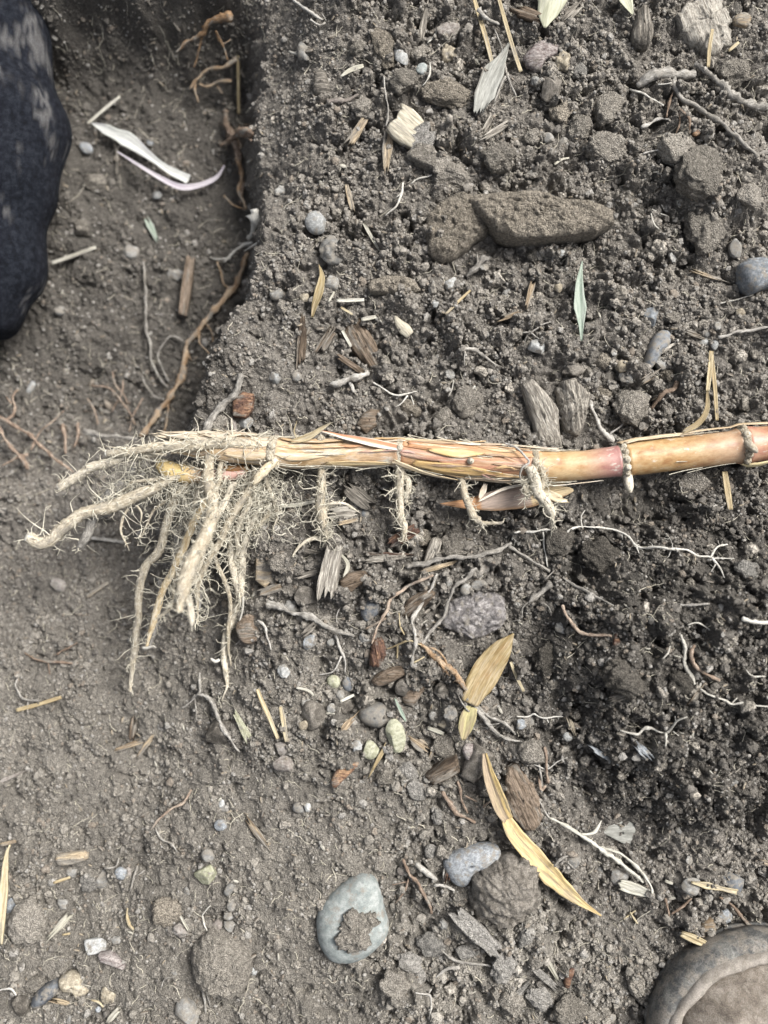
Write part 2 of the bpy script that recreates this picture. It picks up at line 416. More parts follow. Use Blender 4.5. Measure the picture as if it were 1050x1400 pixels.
cx_ = N.new('ShaderNodeMix'); cx_.data_type = 'RGBA'; cx_.inputs[7].default_value = (0.26, 0.25, 0.235, 1)
L.new(cr.outputs[0], cx_.inputs[0]); L.new(old, cx_.inputs[6]); L.new(cx_.outputs[2], bs.inputs['Base Color'])

# ---------------------------------------------------------------- shape builders
_ico = {}
def ico(sub):
    if sub not in _ico:
        bm = bmesh.new(); bmesh.ops.create_icosphere(bm, subdivisions=sub, radius=1)
        bm.verts.ensure_lookup_table()
        V = np.array([v.co[:] for v in bm.verts]); T = np.array([[v.index for v in f.verts] for f in bm.faces])
        bm.free(); _ico[sub] = (V, T)
    return _ico[sub]

def lumpy(V, r, amp, freq=2.2, octs=3):
    out = np.zeros(len(V))
    f = freq; a = 1.0
    for o in range(octs):
        for _ in range(4):
            k = r.normal(size=3) * f
            out += a * np.sin(V @ k + r.uniform(0, 6.28)) * 0.4
        f *= 2.1; a *= 0.5
    return out * amp

def nodules(V, r, n, rad, h):
    """small rounded crumbs grown on a surface"""
    D = r.normal(size=(n, 3)); D /= np.linalg.norm(D, axis=1)[:, None]
    U = V / (np.linalg.norm(V, axis=1)[:, None] + 1e-9)
    R = rad * r.uniform(0.5, 1.3, n)
    d2 = 2 - 2 * (U @ D.T)
    return (np.sqrt(np.clip(1 - d2 / R ** 2, 0, 1)) * R).max(1) * h

def rock_shape(seed, planes, amp, sub, freq=2.2, nod=0):
    r = np.random.default_rng(seed)
    V, T = ico(sub); V = V.copy()
    for _ in range(planes):
        n = r.normal(size=3); n /= np.linalg.norm(n)
        d = r.uniform(0.5, 0.86)
        e = V @ n - d
        V -= np.clip(e, 0, None)[:, None] * n * 0.93
    V *= (1 + lumpy(V, r, amp, freq))[:, None]
    if nod:
        V *= (1 + nodules(V, r, nod, 0.42, 0.42) + nodules(V, r, nod * 5, 0.19, 0.55) + lumpy(V, r, 0.016, 16, 2))[:, None]
    return V, T

KIND = {   # planes, lumpiness, frequency, height ratio
    'pebble': (3, 0.03, 1.6, 0.75), 'stone': (9, 0.035, 2.0, 0.7), 'angular': (13, 0.03, 2.0, 0.75),
    'clod': (4, 0.075, 2.6, 0.75), 'lump': (2, 0.15, 3.2, 0.75),
}
_seed = [100]
def stone(px, py, w, h, rot, mat, kind, name, label, cat, sub=None, sink=0.34, dz=0, group=None, parent=None):
    _seed[0] += 1
    pl, amp, fr, hr = KIND[kind]
    if sub is None: sub = 5 if max(w, h) > 46 and kind in ('lump', 'clod') else (4 if (max(w, h) > 20 or kind in ('lump',)) else 3)
    V, T = rock_shape(_seed[0], pl, amp, sub, fr, {'lump': 34, 'clod': 14}.get(kind, 0))
    V = V / ((V.max(0) - V.min(0)) / 2); V -= (V.max(0) + V.min(0)) / 2
    depth = min(w, h) * hr
    a = math.radians(rot)
    P = V * np.array([w / 2, h / 2, depth / 2])
    fx = P[:, 0] * math.cos(a) - P[:, 1] * math.sin(a)
    fy = P[:, 0] * math.sin(a) + P[:, 1] * math.cos(a)
    u, v, z = hit(px, py)
    k = np.linspace(0, 6.28, 9)[:-1]
    zz = np.mean([gz(u + w * 0.3 * np.cos(k), v + h * 0.3 * np.sin(k)).mean(), float(z)])
    zc = zz + depth * (0.5 - sink) + dz
    f = (HP - zc) / HP
    cu, cv = uv_at(px, py, zc)
    Wd = w3(cu + fx * f, cv + fy * f, zc + P[:, 2] * f)
    b = MB().add(Wd, T=T[:, ::-1] if False else T[:, [0, 2, 1]])
    o = b.build(name, MT[mat], parent)
    if cat: tag(o, label, cat, group)
    return o

def resample(P, n, closed=False):
    P = np.asarray(P, float)
    if closed: P = np.vstack([P, P[:1]])
    d = np.r_[0, np.cumsum(np.linalg.norm(np.diff(P[:, :2], axis=0), axis=1))]
    t = np.linspace(0, d[-1], n + 1)[:-1] if closed else np.linspace(0, d[-1], n)
    return np.stack([np.interp(t, d, P[:, k]) for k in range(P.shape[1])], 1)

def catmull(P, sub=8, closed=False):
    P = np.asarray(P, float)
    if len(P) < 3: return resample(P, sub * max(1, len(P) - 1) + 1)
    Q = np.vstack([P[-1:], P, P[:2]]) if closed else np.vstack([2 * P[0] - P[1], P, 2 * P[-1] - P[-2]])
    out = []
    for i in range(1, len(Q) - 2):
        t = np.linspace(0, 1, sub, endpoint=False)[:, None]
        a, b, c, d = Q[i - 1], Q[i], Q[i + 1], Q[i + 2]
        out.append(0.5 * (2 * b + (c - a) * t + (2 * a - 5 * b + 4 * c - d) * t ** 2 + (3 * b - a - 3 * c + d) * t ** 3))
    if not closed: out.append(P[-1:])
    return np.vstack(out)

def slab(poly, hgt, mat, name, label, cat, p=3.0, amp=1.5, smooth=True, N=64, R=12, dz=0, base=0.6, tilt=(0, 0), ridge=None, parent=None, group=None, tintf=None, jag=0.0):
    """solid with a traced outline: domed or flat top, rounded edge, sides that go down into the ground"""
    _seed[0] += 1
    r = np.random.default_rng(_seed[0])
    P = np.asarray(poly, float)
    if smooth: P = catmull(P, 6, True)
    gritty = mat in ('clod', 'clod_dark', 'clod_brown', 'clod_pale', 'purple', 'rockbrown')
    size = np.ptp(P, axis=0).max()
    if gritty and size > 34: N, R = int(min(200, size * 1.5)), int(min(44, size * 0.34))
    P = resample(P, N, True)
    c = P.mean(0)
    if jag: P = P + (P - c) / np.linalg.norm(P - c, axis=1)[:, None] * r.normal(size=(N, 1)) * jag
    u, v, z = hit(*c)
    k = resample(c + (P - c) * 0.6, 12, True)
    ku, kv, kz = hit(k[:, 0], k[:, 1])
    zb = float(np.median(kz)) + dz
    rings = []
    ts = np.r_[np.linspace(0.02, 0.9, R - 4), 0.955, 0.985, 1.0]
    for t in ts:
        q = c + (P - c) * t
        zt = hgt * (1 - t ** p) ** (1 / p) if t < 1 else np.zeros(1)
        rings.append(np.c_[q, np.broadcast_to(zt, N)])
    rings.append(np.c_[c + (P - c) * 0.985, np.full(N, -hgt * base)])
    rings.append(np.c_[c + (P - c) * 0.8, np.full(N, -hgt * base * 1.25)])
    G = np.vstack(rings)
    nz = lumpy(np.c_[G[:, :2] / max(8.0, np.ptp(P[:, 0]) / 5), G[:, 2:] / 12], r, amp, 1.0, 4)
    G[:, 2] += nz
    G[:, 0] += lumpy(G / 9, r, amp * 0.35, 1.0, 2); G[:, 1] += lumpy(G / 9, r, amp * 0.35, 1.0, 2)
    if gritty:
        k = 1.0 if mat.startswith('clod') else 0.6
        wx, wy = G[:, 0] + 2 * perlin(G[:, 0], G[:, 1], 9, 401), G[:, 1] + 2 * perlin(G[:, 0], G[:, 1], 9, 402)
        G[:, 2] += k * (3.0 * perlin(wx, wy, 28, 403) + 2.0 * perlin(wx, wy, 11, 404) + 5.5 * clods(wx, wy, 10, 405, 0.5) + 4.0 * clods(wx, wy, 5.5, 408, 0.7))
        e = k * (2.2 * perlin(G[:, 0], G[:, 1], 14, 406) + 1.6 * perlin(G[:, 0], G[:, 1], 6, 407)); dd = G[:, :2] - c; dl = np.linalg.norm(dd, axis=1) + 1e-6
        G[:, :2] += dd / dl[:, None] * (e * np.clip(dl / dl.max() * 1.4 - 0.4, 0, 1))[:, None]
    if ridge:                                           # fibres: angle in degrees, height
        a = math.radians(ridge[0]); s = -(G[:, 0] - c[0]) * math.sin(a) + (G[:, 1] - c[1]) * math.cos(a)
        G[:, 2] += ridge[1] * (np.sin(s * 0.9 + 1) + 0.7 * np.sin(s * 1.9) + 0.5 * np.sin(s * 0.37))
    G[:, 2] += (G[:, 0] - c[0]) * tilt[0] + (G[:, 1] - c[1]) * tilt[1]
    zc = zb + hgt * 0.5
    Wd = at(G[:, 0], G[:, 1], zc)
    Wd[:, 2] = (zb + G[:, 2]) * S
    n = len(rings); Q = []
    i = np.arange(N); j = (i + 1) % N
    for q in range(n - 1):
        Q.append(np.c_[q * N + i, q * N + j, (q + 1) * N + j, (q + 1) * N + i][:, ::-1])
    Q = np.vstack(Q)
    top = np.arange(N); bot = (n - 1) * N + np.arange(N)
    T = [[top[0], top[m], top[m + 1]] for m in range(1, N - 1)] + [[bot[0], bot[m + 1], bot[m]] for m in range(1, N - 1)]
    a = math.radians(ridge[0]) if ridge else 0
    stv = np.c_[((G[:, 0] - c[0]) * math.cos(a) + (G[:, 1] - c[1]) * math.sin(a)), (-(G[:, 0] - c[0]) * math.sin(a) + (G[:, 1] - c[1]) * math.cos(a)), G[:, 2]] * S
    col = None
    if tintf is not None: col = tintf(G[:, 0], G[:, 1])
    o = MB().add(Wd, Q[:, ::-1] if False else Q, np.array(T)[:, ::-1], st=stv, col=col).build(name, MT[mat], parent)
    if cat: tag(o, label, cat, group)
    return o

def frames(P):
    T = np.gradient(P, axis=0); T /= np.linalg.norm(T, axis=1)[:, None] + 1e-12
    n = np.cross(T[0], [0, 0, 1.0])
    if np.linalg.norm(n) < 1e-3: n = np.array([1.0, 0, 0])
    n /= np.linalg.norm(n); A = [n]
    for i in range(1, len(P)):
        n = A[-1] - T[i] * (A[-1] @ T[i]); n /= np.linalg.norm(n) + 1e-12; A.append(n)
    A = np.array(A); return T, A, np.cross(T, A)

def tube_into(b, P, r, sides=7, wob=0.0, col=None, cap=True, rg=None):
    """P world points, r radii in metres"""
    P = np.asarray(P, float); n = len(P); r = np.broadcast_to(np.asarray(r, float), n)
    T, A, B = frames(P)
    a = np.linspace(0, 2 * np.pi, sides, endpoint=False)
    ca, sa = np.cos(a), np.sin(a)
    rr = r[:, None] * np.ones(sides)
    if wob:
        g = rg or rng
        rr = rr * (1 + wob * g.normal(size=rr.shape) * 0.6)
    V = P[:, None] + rr[..., None] * (A[:, None] * ca[None, :, None] + B[:, None] * sa[None, :, None])
    V = V.reshape(-1, 3)
    d = np.r_[0, np.cumsum(np.linalg.norm(np.diff(P, axis=0), axis=1))]
    off = 0 if rg is None else rg.uniform(0, 0.2)
    ST = np.stack([np.broadcast_to(d[:, None] + off, (n, sides)), r[:, None] * ca[None], r[:, None] * sa[None]], -1).reshape(-1, 3)
    i = np.arange(n - 1)[:, None] * sides; k = np.arange(sides)[None]; k2 = (k + 1) % sides
    Q = np.stack([i + k, i + k2, i + sides + k2, i + sides + k], -1).reshape(-1, 4)
    Tt = []
    if cap:
        V = np.vstack([V, P[0] - T[0] * r[0] * 0.4, P[-1] + T[-1] * r[-1] * 0.4]); ST = np.vstack([ST, ST[:1], ST[-1:]])
        c0, c1 = n * sides, n * sides + 1
        for m in range(sides):
            m2 = (m + 1) % sides
            Tt.append([c0, m2, m]); Tt.append([c1, (n - 1) * sides + m, (n - 1) * sides + m2])
    if col is not None and np.ndim(col) == 2 and len(col) == n:
        col = np.repeat(col, sides, axis=0)
        if cap: col = np.vstack([col, col[:1], col[-1:]])
    b.add(V, Q, Tt if cap else None, ST, col)

def gauss1(z, s):
    k = np.exp(-0.5 * (np.arange(-3 * s, 3 * s + 1) / s) ** 2); k /= k.sum()
    return np.convolve(np.pad(z, 3 * s, mode='edge'), k, 'valid')

def lay(pts, r, lift=0.0, stepx=3.0, smooth=4, wig=0.0, rg=None):
    """drape a pixel polyline on the ground: returns world points"""
    P = np.asarray(pts, float)[:, :2]
    C = catmull(P, 10) if len(P) > 2 else P
    L = np.linalg.norm(np.diff(C, axis=0), axis=1).sum()
    C = resample(C, max(4, int(L / stepx)))
    if wig and len(C) > 5:
        g = rg or rng
        n = gauss1(g.normal(size=len(C)), 2) * wig; T = np.gradient(C, axis=0); T /= np.linalg.norm(T, axis=1)[:, None] + 1e-9
        C = C + np.c_[-T[:, 1], T[:, 0]] * n[:, None]
    u, v, z = hit(C[:, 0], C[:, 1])
    m = z.copy()
    for k in range(1, 3):
        m = np.maximum(m, np.r_[z[k:], z[-k:]]); m = np.maximum(m, np.r_[z[:k], z[:-k]])
    zz = gauss1(m, smooth) if len(m) > 3 else m
    r = np.asarray(r, float)
    zz = zz + np.mean(r) * 0.45 + lift
    return at(C[:, 0], C[:, 1], zz), C

def radii(rs, n):
    rs = np.atleast_1d(np.asarray(rs, float))
    return np.interp(np.linspace(0, 1, n), np.linspace(0, 1, len(rs)), rs) * S

def root(name, label, cat, mat, paths, sides=7, lift=0.0, wob=0.28, wig=2.6, group=None, smooth=4, fuzz=0):
    """loose root or twig of one or more branches; paths = [(points, radii px), ...]"""
    _seed[0] += 1
    g = np.random.default_rng(_seed[0])
    b = MB()
    for pts, rs in paths:
        P, C = lay(pts, np.mean(rs), lift, 3.0, smooth, wig, g)
        thin = 0.88 if mat in ('rwhite', 'rgrey') and np.mean(rs) < 2.2 else 1.0
        tube_into(b, P, radii(rs, len(P)) * thin * (1 + gauss1(g.normal(size=len(P)), 1) * 0.35 if len(P) > 6 else 1), sides, wob, rg=g)
        if fuzz:
            hairs_into(b, P, radii(rs, len(P)), int(len(P) * fuzz), 9, g, 0.45)
    o = b.build(name, MT[mat])
    return tag(o, label, cat, group)

def hairs_into(b, P, r, n, length, g, rad=0.6, down=0.0, dirn=None, sides=3, segs=5, curl=0.62):
    """fine side rootlets along a root; length, rad in pixels"""
    if n <= 0: return
    T, A, B = frames(P)
    def hair(p, d, L, r0, depth):
        pts = [p]; w = g.normal(size=3) * 0.4
        for s in range(segs):
            w = 0.6 * w + g.normal(size=3) * curl
            d = d + w * 0.5; d[2] -= down * 0.15; d = d / np.linalg.norm(d)
            p = p + d * L / segs; pts.append(p)
            if depth and s > 0 and g.random() < 0.22:
                e = d + g.normal(size=3) * 0.9
                hair(p, e / np.linalg.norm(e), L * g.uniform(0.25, 0.6), r0 * 0.7, 0)
        tube_into(b, np.array(pts), np.linspace(1.0, 0.3, segs + 1) * r0 * S, sides, cap=False)
    for _ in range(n):
        i = g.integers(0, len(P)); a = g.uniform(0, 2 * np.pi)
        d = A[i] * math.cos(a) + B[i] * math.sin(a) + T[i] * g.normal() * 0.5
        if dirn is not None: d = d + np.asarray(dirn) * g.uniform(0, 1.2)
        d = d / (np.linalg.norm(d) + 1e-9)
        q = g.random()
        L = length * S * (g.uniform(0.2, 0.6) if q < 0.45 else (g.uniform(0.5, 1.2) if q < 0.85 else g.uniform(1.2, 2.4)))
        hair(P[i] + d * r[i] * 0.6, d, L, rad * g.uniform(0.55, 1.25), 1)

def strip_into(b, P, w, thick, curl=0.0, m=6, roll=0.0, rib=0.0, colf=None, rag=0.0, g=None):
    """ribbon with thickness along world points P, width w (metres per point)"""
    P = np.asarray(P, float); n = len(P); w = np.broadcast_to(np.asarray(w, float), n)
    roll = np.broadcast_to(np.asarray(roll, float), n)
    T = np.gradient(P, axis=0); T /= np.linalg.norm(T, axis=1)[:, None] + 1e-12
    side = np.cross(T, [0, 0, 1.0]); side /= np.linalg.norm(side, axis=1)[:, None] + 1e-9
    up = np.cross(side, T)
    cr, sr = np.cos(roll)[:, None], np.sin(roll)[:, None]
    side, up = side * cr + up * sr, up * cr - side * sr
    s = np.linspace(-1, 1, m)
    ofs = np.zeros((n, m))
    if rag and g is not None:
        e0, e1 = g.normal(size=m) * rag, g.normal(size=m) * rag
        q = np.linspace(0, 1, n)[:, None]
        ofs = (e0[None] * np.clip(1 - q * 4, 0, 1) + e1[None] * np.clip(q * 4 - 3, 0, 1)) * S
    cg = np.random.default_rng(int(abs(P[0, 0] * 1e6)) % 99991 + n)
    cr_ = np.stack([gauss1(cg.normal(size=n + 24), 3)[12:-12] if n > 3 else np.zeros(n) for _ in range(m)], 1) * 0.07 * w[:, None]
    we = 1 + gauss1(cg.normal(size=n + 24), 2)[12:-12] * 0.12
    w = w * we
    rb = rib * np.sin(np.arange(m) * 2.4 + 0.7) if g is None else rib * g.normal(size=m)
    d = np.r_[0, np.cumsum(np.linalg.norm(np.diff(P, axis=0), axis=1))]
    Vs = []; STs = []
    for lay_, dz in ((0, thick / 2), (1, -thick / 2)):
        hgt = curl * (s[None] ** 2) * w[:, None] + cr_ + dz + (rb[None] * S if lay_ == 0 else 0)
        V = P[:, None] + side[:, None] * (s[None, :, None] * w[:, None, None] / 2) + up[:, None] * hgt[..., None] + T[:, None] * ofs[..., None]
        Vs.append(V.reshape(-1, 3))
        STs.append(np.stack([np.broadcast_to(d[:, None], (n, m)), s[None] * w[:, None] / 2, np.full((n, m), dz)], -1).reshape(-1, 3))
    i = np.arange(n - 1)[:, None] * m; k = np.arange(m - 1)[None]
    Qt = np.stack([i + k, i + k + 1, i + m + k + 1, i + m + k], -1).reshape(-1, 4)
    N0 = n * m
    Qb = (Qt + N0)[:, ::-1]
    E = []
    for a in range(n - 1):
        E.append([a * m, (a + 1) * m, N0 + (a + 1) * m, N0 + a * m])
        E.append([(a + 1) * m + m - 1, a * m + m - 1, N0 + a * m + m - 1, N0 + (a + 1) * m + m - 1])
    for a in range(m - 1):
        E.append([a + 1, a, N0 + a, N0 + a + 1])
        q = (n - 1) * m
        E.append([q + a, q + a + 1, N0 + q + a + 1, N0 + q + a])
    col = None
    if colf is not None:
        tq = np.repeat(np.linspace(0, 1, n), m); sq = np.tile(s, n)
        c = colf(tq, sq); col = np.vstack([c, c])
    b.add(np.vstack(Vs), np.vstack([Qt, Qb, np.array(E)]), None, np.vstack(STs), col)

def strip(name, label, cat, mat, pts, ws, thick=1.2, curl=0.12, lift=1.5, m=6, roll=0.0, rib=0.0, colf=None, zs=None, group=None, wig=0.0, rag=0.0, smooth=5, tiltz=0.0):
    _seed[0] += 1
    g = np.random.default_rng(_seed[0])
    P, C = lay(pts, 1.0, lift, 3.0, smooth, wig, g)
    n = len(P)
    if zs is not None:
        P[:, 2] += np.interp(np.linspace(0, 1, n), np.linspace(0, 1, len(zs)), zs) * S
    if tiltz: P[:, 2] += np.linspace(0, tiltz, n) * S
    b = MB()
    rl = np.interp(np.linspace(0, 1, n), np.linspace(0, 1, len(np.atleast_1d(roll))), np.atleast_1d(roll))
    strip_into(b, P, radii(ws, n), thick * S, curl, m, rl, rib, colf, rag, g)
    o = b.build(name, MT[mat])
    return tag(o, label, cat, group)

def chip(p0, p1, w, thick, mat, name, label, cat, lift=0.0, rib=0.6, rag=6.0, tiltz=0.0, w1=None, curl=0.02, m=9, roll=0.0, group=None):
    """piece of wood: a ribbed slab along p0-p1, its ends broken"""
    mid = ((p0[0] + p1[0]) / 2, (p0[1] + p1[1]) / 2)
    w1 = w if w1 is None else w1
    return strip(name, label, cat, mat, [p0, mid, p1], [w * 0.80, w, (w + w1) / 2, w1 * 0.82], thick, curl, lift + thick * 0.5, m, roll, rib, rag=rag, smooth=6, tiltz=tiltz, group=group)

# ---------------------------------------------------------------- ground
ii = np.arange(len(GV) - 1)[:, None] * len(GU); jj = np.arange(len(GU) - 1)[None]
GQ = np.stack([ii + jj, ii + len(GU) + jj, ii + len(GU) + jj + 1, ii + jj + 1], -1).reshape(-1, 4)
def soil_tint(u, v):
    """colour of the soil: dry powdery path side, pale crumbly patch, darker heap, pit and ground under the stem"""
    c = np.zeros(u.shape + (4,))
    n1, n2 = perlin(u, v, 75, 82), perlin(u, v, 40, 81)
    dry = np.clip(gauss(u, v, 665, 1330, 130, 80) * (0.65 + 0.8 * n2), 0, 1)
    pathside = np.clip(sstep(640, 1000, v) * (1 - sstep(520, 860, u - 0.25 * (v - 1000)) ) + 0.5 * sstep(1150, 1300, v) + 0.25 * n1, 0, 1)
    upper = np.clip(sstep(330, 420, u) * (1 - sstep(380, 520, v)) * 0.6 + 0.4 * n1, 0, 1)
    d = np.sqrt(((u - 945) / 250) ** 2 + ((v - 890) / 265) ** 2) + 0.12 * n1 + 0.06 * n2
    darken = np.clip(1 - sstep(0.75, 1.08, d), 0, 1)  # darker tone over the whole heap
    darken = np.maximum(darken, 0.75 * gauss(u, v, 690, 720, 150, 70))  # darker tone on the ground under the stem
    darken = np.maximum(darken, 0.95 * (1 - sstep(300, 345, u + 10 * n2)) * (1 - sstep(480, 660, v)))  # darker tone over the pit
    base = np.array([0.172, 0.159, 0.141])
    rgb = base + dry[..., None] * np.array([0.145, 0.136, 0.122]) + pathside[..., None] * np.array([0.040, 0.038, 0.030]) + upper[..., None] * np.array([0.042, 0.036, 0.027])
    rgb = rgb * (1 - 0.44 * darken[..., None]) * (1 + 0.24 * n2[..., None] + 0.16 * n1[..., None])
    c[..., :3] = np.clip(rgb, 0.03, 1)
    c[..., 3] = np.clip(0.35 + 0.4 * dry + 0.35 * pathside + 0.5 * darken, 0, 0.85)
    return c
gV = w3(UU.ravel(), VV.ravel(), ZG.ravel())
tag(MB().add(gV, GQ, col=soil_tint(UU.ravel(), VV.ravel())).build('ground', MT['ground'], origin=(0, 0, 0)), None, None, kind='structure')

# ---------------------------------------------------------------- crumbs of soil, fibres and litter that nobody could count
def crumb_nodes(name, sub, seeds):
    """geometry nodes: a lumpy grain on every vertex, sized and turned by the vertex attributes"""
    ng = bpy.data.node_groups.new(name, 'GeometryNodeTree')
    ng.interface.new_socket('Geometry', in_out='INPUT', socket_type='NodeSocketGeometry')
    ng.interface.new_socket('Geometry', in_out='OUTPUT', socket_type='NodeSocketGeometry')
    N, L = ng.nodes, ng.links
    gi, go = N.new('NodeGroupInput'), N.new('NodeGroupOutput')
    join = N.new('GeometryNodeJoinGeometry')
    for k in seeds:
        icos = N.new('GeometryNodeMeshIcoSphere'); icos.inputs['Radius'].default_value = 1; icos.inputs['Subdivisions'].default_value = sub
        nz = N.new('ShaderNodeTexNoise'); nz.inputs['Scale'].default_value = 0.95; nz.inputs['Detail'].default_value = 2
        pos = N.new('GeometryNodeInputPosition')
        off = N.new('ShaderNodeVectorMath'); off.operation = 'ADD'; off.inputs[1].default_value = (k * 7.3, k * 3.1, k * 5.7)
        L.new(pos.outputs[0], off.inputs[0]); L.new(off.outputs[0], nz.inputs['Vector'])
        sub_ = N.new('ShaderNodeVectorMath'); sub_.operation = 'SUBTRACT'; sub_.inputs[1].default_value = (0.5, 0.5, 0.5)
        L.new(nz.outputs['Color'], sub_.inputs[0])
        scl = N.new('ShaderNodeVectorMath'); scl.operation = 'SCALE'; scl.inputs['Scale'].default_value = 1.7
        L.new(sub_.outputs[0], scl.inputs[0])
        sp = N.new('GeometryNodeSetPosition'); L.new(icos.outputs['Mesh'], sp.inputs['Geometry']); L.new(scl.outputs[0], sp.inputs['Offset'])
        sh = N.new('GeometryNodeSetShadeSmooth'); sh.inputs['Shade Smooth'].default_value = sub > 1 and k % 2 == 0
        L.new(sp.outputs[0], sh.inputs['Geometry'])
        gm = N.new('GeometryNodeSetMaterial'); gm.inputs['Material'].default_value = MT['crumb']; L.new(sh.outputs[0], gm.inputs['Geometry'])
        g2 = N.new('GeometryNodeGeometryToInstance'); L.new(gm.outputs[0], g2.inputs[0]); L.new(g2.outputs[0], join.inputs[0])
    ip = N.new('GeometryNodeInstanceOnPoints'); ip.inputs['Pick Instance'].default_value = True
    L.new(gi.outputs[0], ip.inputs['Points']); L.new(join.outputs[0], ip.inputs['Instance'])
    def named(n, t):
        q = N.new('GeometryNodeInputNamedAttribute'); q.data_type = t; q.inputs['Name'].default_value = n; return q.outputs['Attribute']
    L.new(named('which', 'INT'), ip.inputs['Instance Index'])
    L.new(named('turn', 'FLOAT_VECTOR'), ip.inputs['Rotation'])
    L.new(named('size', 'FLOAT_VECTOR'), ip.inputs['Scale'])
    L.new(ip.outputs[0], go.inputs[0])
    return ng
def scatter(name, label, cat, n, r0, r1, power, sub, lowk):
    b = MB()
    u = rng.uniform(-135, 1125, n * 3); v = rng.uniform(-172, 1480, n * 3)
    dens = lowk + (1 - lowk) * soft(u, v)
    dens *= 0.35 + 0.9 * sstep(-0.3, 0.35, perlin(u, v, 65, 83))
    keep = rng.random(n * 3) < dens
    u, v = u[keep][:n], v[keep][:n]; n = len(u)
    r = r0 + (r1 - r0) * rng.random(n) ** power
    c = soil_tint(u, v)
    q = rng.random(n)[:, None]
    # single crumbs differ in mineral colour: some pale, some warm, some dark
    c[:, :3] = np.where(q < 0.12, np.array([0.30, 0.29, 0.27]), np.where(q < 0.20, np.array([0.19, 0.155, 0.12]), np.where(q < 0.34, np.array([0.075, 0.069, 0.063]), c[:, :3] * 1.05)))
    c[:, 3] = np.where(q[:, 0] < 0.34, 0.6, c[:, 3])
    me = bpy.data.meshes.new(name)
    me.vertices.add(n)
    me.vertices.foreach_set('co', w3(u, v, gz(u, v) + r * 0.25).astype(np.float32).ravel())
    for nm, ty, key, val in (('size', 'FLOAT_VECTOR', 'vector', rng.uniform(0.7, 1.2, (n, 3)) * np.array([1, 1, 0.85]) * r[:, None] * S),
                             ('turn', 'FLOAT_VECTOR', 'vector', rng.uniform(0, 6.28, (n, 3)) * np.array([0.08, 0.08, 1])),
                             ('tint', 'FLOAT_COLOR', 'color', c)):
        me.attributes.new(nm, ty, 'POINT').data.foreach_set(key, val.astype(np.float32).ravel())
    me.attributes.new('which', 'INT', 'POINT').data.foreach_set('value', rng.integers(0, 6, n).astype(np.int32))
    me.materials.append(MT['crumb'])
    o = bpy.data.objects.new(name, me); scene.collection.objects.link(o)
    m = o.modifiers.new('grains', 'NODES'); m.node_group = crumb_nodes(name + '_nodes', sub, range(6))
    tag(o, label, cat, kind='stuff')
scatter('soil_crumbs', 'fine loose crumbs of grey brown soil covering the whole ground', 'soil crumbs', 110000, 0.8, 2.7, 1.8, 2, 0.28)
scatter('soil_grains', 'coarse rounded grains of soil strewn over the whole ground', 'soil grains', 5200, 2.4, 6.2, 2.4, 3, 0.18)

b = MB(); g = np.random.default_rng(31)
for _ in range(2500):
    px, py = g.uniform(0, 1050), g.uniform(0, 1400)
    L = g.uniform(5, 20) if g.random() < 0.85 else g.uniform(20, 45)
    a = g.uniform(0, 6.28); n = 6
    pts = [(px, py)]
    for k in range(n):
        a += g.normal() * 0.45
        pts.append((pts[-1][0] + math.cos(a) * L / n, pts[-1][1] + math.sin(a) * L / n))
    pts = np.array(pts)
    u, v, z = hit(pts[:1, 0], pts[:1, 1])
    uu, vv = uv_at(pts[:, 0], pts[:, 1], z[0])
    zz = gz(uu, vv); zz = np.maximum(gauss1(zz, 2), zz * 0.5 + gauss1(zz, 2) * 0.5) + 1.0
    tube_into(b, w3(uu, vv, zz), np.linspace(1, 0.5, n + 1) * g.uniform(0.35, 0.75) * S, 3, cap=False)
tag(b.build('root_fibres', MT['hair'], origin=(0, 0, 0)), 'hair fine pale root fibres strewn over the soil', 'root fibres', kind='stuff')

def litter(n, cols, mat, name, label, l0, l1, seed):
    b = MB(); g = np.random.default_rng(seed)
    for _ in range(n):
        px, py = g.uniform(0, 1050), g.uniform(0, 1400)
        u, v, z = hit(np.array([px]), np.array([py]))
        L = g.uniform(l0, l1); w = L * g.uniform(0.2, 0.5); a = g.uniform(0, 6.28)
        t = np.linspace(-0.5, 0.5, 4)
        uu = u + t * L * math.cos(a); vv = v + t * L * math.sin(a)
        zz = gz(uu, vv); zz = np.linspace(zz[0], zz[-1], 4) * 0.5 + zz.max() * 0.5 + 1.0
        strip_into(b, w3(uu, vv, zz), np.array([0.6, 1, 0.95, 0.5]) * w * S, 1.2 * S, 0.05, 3, g.normal() * 0.25, 0.2, g=g)
    tag(b.build(name, MT[mat], origin=(0, 0, 0)), label, 'plant litter', kind='stuff')
litter(330, None, 'wtan', 'plant_litter', 'tiny tan flakes of wood and straw scattered through the soil', 4, 10, 41)
litter(330, None, 'wbrown', 'bark_litter', 'tiny dark brown flakes of bark scattered through the soil', 5, 13, 42)
litter(130, None, 'strawpale', 'straw_litter', 'tiny whitish slivers of straw scattered through the soil', 4, 10, 43)

